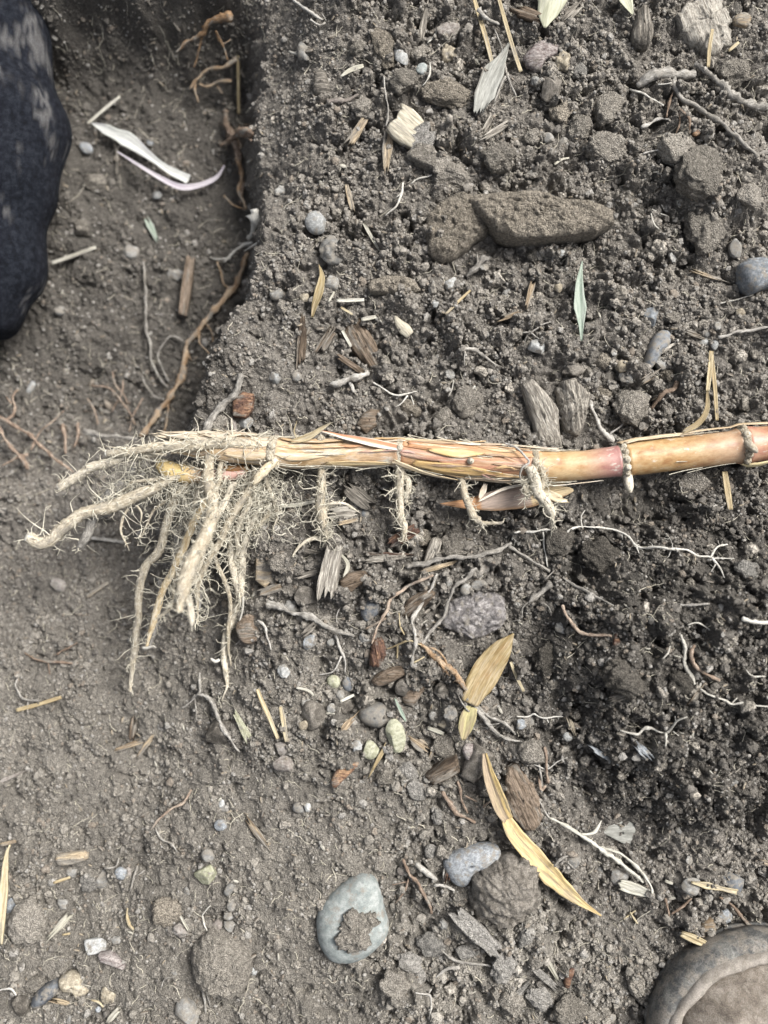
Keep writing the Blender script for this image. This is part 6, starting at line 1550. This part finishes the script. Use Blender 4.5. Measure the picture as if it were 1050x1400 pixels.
root('root', 'tuft of fine rusty roots left of the orange root', 'root', 'rbrown', [
    ([(125, 527), (146, 532), (160, 540), (172, 558), (184, 580)], [1.2, 1.6, 2, 1.4]), ([(150, 510), (160, 530), (176, 550)], [1.2, 1.4, 1]), ([(170, 520), (166, 540), (150, 562)], [1, 1.2, 0.8]),
    ([(196, 545), (186, 560), (178, 590)], [1, 1.2, 0.8]), ([(120, 545), (128, 560), (134, 580)], [1.8, 2, 1.2]), ([(86, 580), (90, 600), (92, 620)], [4, 3.5, 2]), ([(108, 578), (106, 596), (100, 610)], [3.4, 3, 2])], lift=14, fuzz=0.8)
root('root', 'bent tan root poking from the upper pit wall', 'root', 'orange', [
    ([(316, 20), (300, 25), (284, 33), (278, 46), (262, 54), (250, 62), (239, 70)], [6, 5, 4, 3.4, 3, 2]), ([(278, 46), (274, 62), (268, 78), (266, 92)], [1.8, 1.6, 1]), ([(296, 42), (303, 60), (312, 82)], [2.4, 2.2, 1.6]), ([(303, 62), (316, 54)], [1.2, 0.7])], lift=26)
root('root', 'pinkish tan hooked root beside the straight straw at the pit rim', 'root', 'orange', [
    ([(322, 80), (308, 91), (292, 93), (280, 96), (270, 108), (258, 120)], [3, 3, 2.8, 2.8, 1.6]), ([(316, 112), (300, 113), (284, 117), (272, 114)], [2.4, 2.4, 1.8]), ([(266, 112), (268, 126), (272, 140)], [1.8, 1.2]), ([(296, 116), (304, 128)], [1.2, 0.8])], lift=20)
root('root', 'soil caked root tuft hanging down the right wall of the pit', 'root', 'rbrown', [
    ([(345, 178), (328, 182), (312, 192), (300, 196)], [5, 6, 5, 2]), ([(308, 152), (310, 172), (320, 188), (326, 215), (330, 245), (331, 280)], [4, 6, 6, 4, 3.5, 2]), ([(330, 180), (345, 192)], [4, 2])], lift=16, fuzz=3, wob=0.35)
root('root', 'thin rusty root below the soil caked tuft on the pit wall', 'root', 'orange', [([(326, 215), (330, 240), (328, 262), (338, 285)], [2.4, 3, 2.6, 1.6]), ([(306, 268), (318, 280), (336, 284)], [1.2, 1.4, 0.9])], lift=26)
root('root', 'ragged white fibre flake with a forked root at the pit rim', 'root', 'rwhite', [
    ([(352, 288), (350, 300), (346, 316), (340, 326)], [7, 9, 6, 3]), ([(345, 330), (328, 338), (314, 350), (306, 358)], [2.6, 2.4, 1.6]), ([(314, 350), (296, 356), (286, 354)], [1.8, 1.1]), ([(352, 332), (335, 344)], [2.2, 1.6])], lift=8, wob=0.5)
root('rootlet', 'grey root at the top edge of the pit slope', 'root', 'rgrey', [([(400, -4), (418, 12), (440, 28)], [2.4, 2.4, 1.6]), ([(424, 28), (436, 33), (444, 30)], [1.6, 1]), ([(440, 18), (446, 28)], [1, 0.7])], lift=4)
root('rootlet', 'short white rootlet on the smooth pit slope', 'rootlet', 'rwhite', [([(395, 71), (405, 74), (416, 74)], [1.6, 1.8, 1])])
root('rootlet', 'pinkish crumbly root below the curled bark flake', 'root', 'pinkish', [([(448, 140), (462, 138), (478, 136), (490, 130)], [2, 3.4, 3, 2])], wob=0.4)
root('rootlet', 'hanging wrinkled pale root left of the cream wood block', 'rootlet', 'rgrey', [([(524, 105), (527, 130), (530, 150), (528, 172)], [0.9, 1.5, 1.8, 1.6])], lift=3)
root('rootlet', 'white rootlet at the left end of the thick brown clod', 'rootlet', 'rwhite', [([(590, 86), (586, 100), (576, 116)], [1.2, 1.5, 1]), ([(600, 40), (592, 52), (586, 60)], [1.8, 1.8, 1])], lift=5)
root('rootlet', 'knotty pale root right of the torn grey leaf', 'root', 'rgrey', [([(676, 40), (684, 58), (688, 82), (692, 102), (700, 120), (707, 131)], [1.6, 1.6, 1.8, 2, 1.6]), ([(692, 105), (684, 120), (676, 140)], [2, 2, 1.4]), ([(655, 12), (664, 24), (682, 34)], [2.6, 3, 2])], lift=5)
root('rootlet', 'curved white rootlet below the pale wood chips', 'rootlet', 'rwhite', [([(585, 200), (586, 212), (596, 226)], [1.3, 1.8, 1.3])], lift=3)
root('rootlet', 'thin bent white root left of the long slab', 'rootlet', 'rwhite', [([(552, 250), (548, 268), (540, 284), (527, 295)], [1.6, 1.6, 1.4, 0.8]), ([(550, 262), (542, 270)], [1, 0.6]), ([(590, 238), (572, 245), (562, 252)], [1.3, 1.3, 0.7])], lift=3)
root('rootlet', 'fine white rootlet lying on the long slab', 'rootlet', 'rwhite', [([(764, 277), (768, 290), (769, 306)], [1.1, 1.2, 0.8])], lift=2)
root('twig', 'grey forked root stub under the notch of the long slab', 'twig', 'rgrey', [([(637, 376), (650, 366), (660, 352), (668, 350)], [2, 4, 5, 4]), ([(654, 362), (652, 348)], [2.4, 1.4])], lift=4, wob=0.3)
root('twig', 'weathered grey twig stub near the middle of the soil', 'twig', 'rgrey', [([(452, 527), (468, 522), (486, 516), (504, 510)], [3.5, 5, 4.6, 3.6]), ([(478, 522), (484, 536)], [3, 2.4])], lift=4, wob=0.3)
root('rootlet', 'wavy white rootlet below the weathered twig', 'rootlet', 'rwhite', [([(510, 525), (524, 531), (538, 540), (552, 541), (570, 536)], [1.4, 1.6, 1.6, 0.9]), ([(556, 540), (548, 552), (540, 556)], [1.2, 0.8]), ([(562, 541), (566, 556), (562, 568)], [1.2, 0.8])], lift=3)
root('rootlet', 'tan twisted rootlets above the grey gritty clod', 'rootlet', 'rgrey', [([(628, 476), (648, 478), (662, 486), (678, 500)], [2.6, 2.6, 2.4, 1]), ([(650, 480), (660, 472)], [1.4, 0.8]), ([(636, 480), (634, 500)], [1.2, 0.8])], lift=3)
root('rootlet', 'thin white fork beside the dark hollow above the stem', 'rootlet', 'rwhite', [([(621, 520), (618, 532), (615, 542)], [1.4, 1.3, 0.9]), ([(628, 534), (644, 534), (650, 528)], [1.6, 1.6, 1])], lift=3)
root('rootlet', 'fine three armed straw root left of the sparkling pebble', 'rootlet', 'rgrey', [([(712, 458), (730, 450), (752, 437)], [1.4, 1.3, 0.8]), ([(722, 455), (718, 468), (722, 474)], [1.2, 0.7]), ([(722, 455), (738, 464)], [1.2, 0.7])], lift=3)
root('twig', 'thick grey twig with a swollen left end at the upper right', 'twig', 'rgrey', [([(872, 118), (884, 108), (900, 102), (925, 101), (950, 102)], [5, 7, 6.5, 6, 6])], lift=5, wob=0.12)
root('root', 'long smooth grey root bending down from the thick grey twig', 'root', 'rgrey', [([(922, 106), (924, 122), (931, 135), (950, 143), (965, 157), (985, 167), (1000, 182), (1018, 195), (1036, 214)], [2.6, 3, 3.2, 3.4, 3.2, 3, 3, 2.4]), ([(1034, 212), (1048, 207), (1062, 203)], [2, 3, 3])], lift=7, wob=0.12, smooth=7)
root('root', 'crumb covered pale root running to the right edge', 'root', 'rgrey', [([(950, 88), (968, 100), (985, 115), (1005, 132), (1025, 143), (1046, 148)], [3, 4, 5, 5.5, 5, 5])], lift=5, wob=0.4, fuzz=1.5)
root('rootlet', 'thin white rootlet under the thick grey twig', 'rootlet', 'rwhite', [([(861, 124), (878, 128), (893, 136), (908, 142)], [1.6, 1.8, 1.6, 0.9]), ([(901, 119), (918, 113)], [1.1, 0.9])], lift=4)
root('rootlet', 'pale curved rootlet on the sloping clod', 'rootlet', 'rgrey', [([(876, 172), (888, 166), (904, 163), (916, 163)], [3, 2.2, 1.6, 1]), ([(880, 212), (898, 204), (920, 207)], [1, 1.2, 0.7])], lift=3)
root('rootlet', 'tangled tan rootlets between the thick grey twig and the sloping clod', 'rootlet', 'rbrown', [([(922, 125), (914, 140), (910, 160)], [1.4, 1.6, 1]), ([(930, 150), (940, 162), (942, 178)], [1.8, 2, 1.2]), ([(930, 155), (930, 172), (924, 190)], [1.2, 1.4, 0.8])], lift=4)
root('rootlet', 'hooked white rootlets in the loose soil at the upper right', 'rootlet', 'rwhite', [([(892, 285), (902, 292), (912, 292)], [1.2, 1.4, 0.8]), ([(890, 292), (895, 305), (902, 312)], [1.2, 1.2, 0.8]), ([(904, 280), (908, 286)], [0.9, 0.7])], lift=2)
root('rootlet', 'long thin tan root entering at the right edge above the stem', 'rootlet', 'rgrey', [([(982, 461), (1000, 457), (1020, 451), (1055, 447)], [2.2, 2.4, 2, 2])], lift=3)
root('rootlet', 'thin dark straight rootlet left of the blue grey rock', 'rootlet', 'rwhite', [([(984, 414), (1000, 410), (1016, 406), (1030, 402)], [0.9, 1.2, 1.2, 0.8])], lift=3)
root('twig', 'knobby brown grey root curled behind the large smooth clod', 'twig', 'rbrown', [([(925, 522), (920, 532), (908, 536), (898, 548), (892, 560)], [3, 3.2, 2.6, 2.2, 1.5])], lift=3)
root('root', 'grey root running from the rough chip down to the stem', 'root', 'rgrey', [([(806, 548), (814, 570), (824, 588), (838, 604)], [2, 3, 3.4, 4]), ([(832, 594), (848, 582), (854, 578)], [1.4, 1.2, 0.7])], lift=9)
# below the stem
root('twig', 'straight grey twig below the middle of the stem', 'twig', 'rgrey', [([(557, 776), (580, 770), (605, 765), (635, 761), (660, 758), (680, 751), (700, 746)], [2.8, 3.2, 3.2, 3.4, 3.2, 2.8]), ([(686, 750), (686, 742)], [2, 1.2]), ([(696, 747), (712, 756), (728, 768), (750, 783)], [2.4, 2.2, 2, 1.8])], lift=7, smooth=8)
root('twig', 'bent grey twig lying right of the frayed chip', 'twig', 'rgrey', [([(366, 825), (382, 829), (400, 837), (425, 845), (448, 858), (484, 869)], [4, 4, 3.8, 3.6, 3.2, 1.4])], lift=6, smooth=8)
root('root', 'leftmost of three thin curved roots below the straight grey twig', 'root', 'rbrown', [([(592, 786), (570, 797), (548, 808), (533, 822), (525, 842), (514, 860), (508, 880)], [1.8, 2.2, 2.4, 2.4, 2.2, 1.6])], lift=6)
root('root', 'middle of three thin curved roots below the straight grey twig', 'root', 'rgrey', [([(596, 784), (588, 806), (576, 828), (564, 845), (566, 862), (570, 880), (564, 900), (564, 912)], [2.2, 2.6, 2.8, 2.8, 2.6, 3, 2])], lift=6)
root('root', 'rightmost of three thin curved roots crossing the purple rock edge', 'root', 'rgrey', [([(650, 776), (640, 790), (622, 800), (614, 820), (604, 845), (590, 862), (576, 880)], [3, 2.8, 2.4, 2.2, 2.6, 2.6, 2]), ([(634, 792), (630, 788), (636, 786)], [1.2, 0.8])], lift=7)
root('root', 'frayed orange fibrous root left of the broad yellow leaf', 'root', 'orange', [
    ([(578, 882), (590, 895), (608, 908), (624, 922), (636, 944)], [3, 3.6, 3.6, 4, 2.6]), ([(574, 880), (598, 900), (620, 916)], [2, 1.6, 1]), ([(586, 884), (604, 896), (628, 934)], [1.4, 1.6, 1]), ([(600, 905), (614, 924)], [2.4, 1.2])], lift=5, wob=0.4, fuzz=1.2)
root('rootlet', 'tan straw like rootlets crossing at the foot of the thin roots', 'rootlet', 'straw', [([(528, 886), (545, 880), (562, 876), (576, 882)], [1.2, 1.4, 1.4, 0.9]), ([(545, 838), (548, 856), (553, 868)], [1.1, 1.2, 0.8]), ([(544, 882), (544, 900)], [1.5, 1.1]), ([(566, 906), (580, 898)], [1.6, 1])], lift=4)
root('rootlet', 'grey rootlets hanging under the bent twig', 'rootlet', 'rgrey', [([(458, 868), (465, 885), (472, 905), (474, 920)], [2, 2.2, 1.8, 1.2]), ([(468, 898), (460, 915), (452, 922), (438, 925)], [1.4, 1.5, 1.2, 0.8]), ([(462, 832), (458, 850)], [0.9, 0.7])], lift=4)
root('rootlet', 'curved pale rootlet right of the hanging roots', 'rootlet', 'rgrey', [([(352, 848), (362, 856), (368, 870), (372, 888)], [2.2, 2.4, 1.6, 0.8])], lift=4)
root('rootlet', 'small grey hook beside the tip of the long hanging root', 'rootlet', 'rgrey', [([(322, 850), (334, 856), (342, 866)], [1.4, 2.2, 1.6]), ([(336, 868), (326, 884)], [1.3, 1])], lift=3)
root('root', 'thin grey root on the slope with a tan tuft at its top', 'root', 'rgrey', [([(272, 946), (284, 953), (294, 972), (306, 995), (318, 1016), (328, 1028)], [2.4, 3, 3, 3, 2.2, 1]), ([(272, 920), (273, 935), (272, 948), (262, 955), (250, 970)], [2, 2.6, 2.6, 1.4, 0.8]), ([(268, 950), (268, 970), (270, 985)], [1.2, 1, 0.7])], lift=5)
root('rootlet', 'crooked root crossed by a straw on the lower left slope', 'rootlet', 'rgrey', [([(26, 930), (22, 938), (30, 952), (40, 956), (52, 957)], [1.6, 2, 2, 1.6]), ([(40, 956), (38, 976)], [1.8, 1.4])], lift=4)
root('rootlet', 'faint tan rootlets on the slope left of the long hanging root', 'rootlet', 'rbrown', [([(34, 892), (52, 902), (72, 905), (106, 908)], [1.3, 1.6, 2.4, 1]), ([(80, 896), (86, 888), (106, 880)], [1.6, 1.8, 1.2]), ([(66, 906), (68, 922)], [1.2, 0.8])], lift=3)
root('twig', 'thin tan twig slanting across the lower left', 'twig', 'rbrown', [([(205, 1134), (218, 1120), (232, 1108), (250, 1098), (262, 1080)], [1.4, 2, 2, 2.2, 1.8])], lift=5, smooth=7)
root('rootlet', 'bent pale rootlet below the tan twig of the lower left', 'rootlet', 'rgrey', [([(211, 1136), (222, 1148), (236, 1152), (240, 1166)], [1.4, 1.5, 1.2, 0.7])], lift=3)
root('rootlet', 'twisted yellow root scrap above the white capped pebble', 'rootlet', 'straw', [([(172, 1242), (174, 1256), (180, 1266), (184, 1270)], [1.6, 2, 2.2, 1.6])], lift=2, wob=0.4)
root('rootlet', 'white curled rootlet at the left edge near the two coloured pebble', 'rootlet', 'rwhite', [([(-4, 1356), (8, 1352), (16, 1352), (23, 1360)], [1.5, 1.8, 1.6, 1.1])], lift=4)
root('rootlet', 'white bent rootlet above the big lumpy clod', 'rootlet', 'rwhite', [([(276, 1252), (278, 1264), (282, 1278)], [1.4, 1.6, 1.1]), ([(288, 1238), (276, 1252)], [1, 1.2])], lift=3)
root('rootlet', 'tan hooked rootlet below the flaky tan rock', 'rootlet', 'straw', [([(125, 1368), (134, 1370), (142, 1376)], [1.3, 1.8, 1.2])], lift=3)
root('rootlet', 'grey crossing rootlets right of the olive lump, lower left', 'rootlet', 'rgrey', [([(188, 1184), (184, 1200), (178, 1218)], [1.4, 1.6, 1.2]), ([(198, 1190), (186, 1198)], [1.1, 0.8]), ([(143, 1186), (158, 1186), (166, 1176)], [1.3, 1.4, 0.9])], lift=3)
root('rootlet', 'small branched rootlets beneath the bottom of the big clod', 'rootlet', 'rgrey', [([(277, 1352), (280, 1370), (284, 1384)], [1.4, 1.6, 1]), ([(284, 1358), (288, 1376)], [1.2, 0.8]), ([(220, 1350), (226, 1340), (238, 1335)], [1.2, 1.4, 0.8])], lift=3)
root('root', 'forked tan root below the brown wood block', 'root', 'rbrown', [([(606, 1082), (614, 1098), (625, 1110), (640, 1118), (648, 1126)], [3, 3, 2.8, 3, 2]), ([(627, 1068), (630, 1090), (638, 1112)], [2, 2, 1.4]), ([(636, 1088), (652, 1096)], [1.2, 0.8]), ([(660, 1104), (672, 1094)], [1.2, 1.4])], lift=5)
root('root', 'grey pipe like rootlets left of the bluish half buried stone', 'root', 'rgrey', [([(568, 1182), (582, 1192), (596, 1204)], [3.4, 3.6, 3]), ([(594, 1208), (608, 1210), (622, 1216)], [2.6, 2.4, 1.6]), ([(606, 1205), (606, 1190), (610, 1182)], [1.4, 1.5, 1])], lift=4)
root('root', 'thin brown root creeping down left of the bluish stone', 'root', 'rbrown', [([(552, 1174), (560, 1192), (572, 1208), (582, 1226), (592, 1248)], [1.8, 2, 2.2, 2.6, 2]), ([(560, 1202), (550, 1222), (542, 1236)], [1.2, 1.3, 0.8]), ([(556, 1204), (536, 1210)], [1.1, 0.7])], lift=3)
root('twig', 'thin grey twig in the dry patch near the bottom', 'twig', 'rgrey', [([(604, 1300), (618, 1310), (640, 1316), (672, 1320)], [1.4, 2, 2.2, 1.4])], lift=4)
root('rootlet', 'branched pale rootlets in the dry patch near the bottom edge', 'rootlet', 'rgrey', [([(568, 1358), (580, 1360), (588, 1364), (589, 1395)], [1.2, 1.6, 1.4, 1]), ([(590, 1352), (584, 1362)], [1, 1.2]), ([(596, 1338), (610, 1328), (628, 1326)], [2, 2.6, 1.6])], lift=3)
root('twig', 'pale forked twig slanting to the ribbed chip at the lower right', 'twig', 'strawpale', [([(752, 1118), (772, 1128), (795, 1142), (820, 1160), (846, 1178), (880, 1206)], [1.8, 2.4, 3, 3.2, 3, 2.4]), ([(822, 1158), (846, 1166), (864, 1180), (880, 1196), (890, 1212), (891, 1222)], [1.6, 1.8, 2, 2, 1.8]), ([(795, 1142), (812, 1138), (822, 1122)], [2, 2, 1.4])], lift=13, wig=1.0, smooth=8)
root('rootlet', 'reddish root bending towards the boot', 'rootlet', 'rbrown', [([(984, 1226), (1000, 1236), (1012, 1250), (1022, 1264), (1034, 1270)], [1.5, 1.8, 2, 2.4, 2])], lift=4)
root('rootlet', 'reddish forked root scrap left of the boot', 'rootlet', 'rbrown', [([(906, 1230), (912, 1242), (917, 1252)], [2, 2, 1.2]), ([(942, 1226), (932, 1240), (918, 1250)], [1.6, 1.8, 1.2])], lift=3)
root('rootlet', 'small pale forked scrap above the boot shadow', 'rootlet', 'straw', [([(852, 1256), (862, 1246), (866, 1242)], [1, 1.3, 1]), ([(862, 1247), (872, 1262)], [1.3, 1.6])], lift=3)
root('rootlet', 'thin rootlet tip right of the long yellow leaf', 'rootlet', 'rgrey', [([(757, 1184), (768, 1172), (776, 1168)], [1.6, 1.8, 1]), ([(776, 1180), (790, 1194)], [1.1, 0.8])], lift=4)
# the mound on the right
root('root', 'long white branching rootlet across the top of the dark mound', 'rootlet', 'rwhite', [
    ([(703, 727), (716, 724), (732, 727), (748, 726), (762, 729), (772, 733), (778, 727), (792, 722), (815, 721), (838, 724), (858, 733), (870, 748), (892, 748), (915, 750), (935, 751), (952, 757), (972, 763)], [1.4, 1.7, 1.6, 1.7, 1.6, 1.7, 1.8, 1.7, 1.6, 1.4]),
    ([(972, 763), (980, 748), (994, 743)], [1.6, 1.6, 1]), ([(972, 763), (984, 778), (990, 790)], [1.8, 1.6, 0.9]), ([(970, 762), (988, 764), (1004, 764)], [1.2, 1, 0.6]), ([(741, 727), (744, 745), (746, 760), (751, 774)], [1.4, 1.3, 1]),
    ([(703, 727), (700, 738)], [1.4, 0.8]), ([(772, 733), (773, 742)], [1.2, 0.7]), ([(795, 722), (796, 706), (800, 698)], [1.2, 1.1, 0.7]), ([(918, 751), (914, 761)], [1.1, 0.7]), ([(870, 748), (874, 757)], [1, 0.6]), ([(978, 772), (972, 782)], [1.1, 0.7])], lift=4, fuzz=0.25)
root('twig', 'grey root from the straight twig end to the small hollow', 'root', 'rgrey', [([(752, 796), (744, 804), (734, 812), (724, 824)], [4.5, 4.2, 3.8, 3]), ([(723, 824), (716, 832), (714, 843), (706, 848), (700, 850)], [1.4, 1.3, 1.1, 0.7]), ([(745, 792), (752, 786), (758, 780)], [1.3, 1.2, 0.8]), ([(742, 822), (748, 828), (752, 840)], [1.5, 1.4, 0.8])], lift=6)
root('rootlet', 'grey pale root slanting down the left side of the mound', 'rootlet', 'rgrey', [([(768, 792), (786, 802), (804, 808), (820, 818), (838, 830)], [1.6, 2.2, 2.6, 1.8, 1])], lift=4)
root('root', 'reddish curved root ending at the pinkish diamond flake', 'root', 'rbrown', [([(768, 828), (776, 842), (786, 856), (800, 864), (816, 869), (836, 872)], [2, 2.4, 2.4, 2.6, 2.4, 1.6])], lift=4)
root('root', 'pale bent root with a long white tail on the mound', 'root', 'rwhite', [([(931, 868), (935, 885), (935, 905), (944, 924), (952, 940), (956, 946)], [2, 2.6, 2.6, 2.6, 2]), ([(956, 946), (974, 952), (990, 956), (1001, 964), (1020, 962), (1054, 968)], [1.6, 1.5, 1.8, 1.4, 1.4]), ([(1000, 962), (1008, 954)], [1.2, 0.7]), ([(954, 944), (958, 934)], [2, 1.2])], lift=6)
root('root', 'curved tan root right of the pale bent root on the mound', 'root', 'rbrown', [([(947, 882), (946, 898), (952, 914), (966, 924), (984, 928)], [2, 3, 3, 2.8, 2])], lift=6)
root('rootlet', 'branched white rootlet on the lower slope of the mound', 'rootlet', 'rwhite', [([(848, 999), (860, 1002), (872, 1004), (880, 996), (890, 995), (902, 1000), (910, 1002)], [1.1, 1.3, 1.4, 2.6, 2, 1.8]), ([(910, 1001), (920, 992), (926, 986), (940, 983)], [2, 1.8, 1.2, 0.7]), ([(910, 1002), (911, 1012), (909, 1020)], [2, 1.8, 1]), ([(924, 988), (923, 979)], [1, 0.6]), ([(920, 1000), (928, 1006)], [0.9, 0.6])], lift=5)
root('rootlet', 'thin curved root at the right edge of the mound', 'rootlet', 'rwhite', [([(1015, 848), (1032, 851), (1056, 853)], [2.6, 2.4, 2.2])], lift=4)
root('rootlet', 'level grey rootlet near the top of the mound', 'rootlet', 'rgrey', [([(930, 828), (950, 828), (970, 825)], [1.6, 1.8, 1.4])], lift=4)
root('rootlet', 'fine hooked rootlets left of the pale bent root', 'rootlet', 'rwhite', [([(906, 900), (914, 894), (918, 884)], [0.9, 1.1, 0.8]), ([(940, 852), (954, 852), (970, 860)], [1, 1.1, 0.8]), ([(1020, 915), (1030, 924), (1046, 924)], [1, 1.1, 0.8])], lift=3)
root('rootlet', 'wavy white rootlet in the hollow left of the mound foot', 'rootlet', 'rwhite', [([(707, 978), (722, 979), (730, 976), (738, 980), (748, 984), (760, 980), (770, 980)], [1.1, 1.4, 1.4, 1.4, 0.8]), ([(748, 984), (750, 988)], [1, 0.7])], lift=4)
root('rootlet', 'brown grey dried roots spreading from the snapped leaf end', 'root', 'rgrey', [([(648, 966), (662, 982), (676, 1000), (690, 1008), (714, 1012)], [2.6, 3, 2.6, 2.2, 1]), ([(655, 964), (668, 980), (690, 990), (705, 1004)], [2.4, 2.4, 2, 1.2]), ([(642, 972), (632, 962), (628, 952)], [1.6, 1.4, 0.8]), ([(668, 992), (690, 984), (700, 980)], [1.4, 1.2, 0.7])], lift=6, wob=0.35, fuzz=0.6)
root('rootlet', 'thin root scraps below the wavy rootlet', 'rootlet', 'rgrey', [([(738, 1044), (740, 1066), (744, 1082)], [1.2, 1.4, 1]), ([(730, 1045), (744, 1052), (758, 1046), (776, 1036)], [1, 1.2, 1.1, 0.7]), ([(752, 1118), (730, 1080)], [1.1, 0.7])], lift=3)
root('rootlet', 'purple brown stalk standing right of the dark bark slab top', 'rootlet', 'rbrown', [([(742, 1022), (746, 1045), (748, 1070)], [2, 2.2, 1.6])], lift=4)

for o in list(scene.objects):
    if '_o' in o: del o['_o']
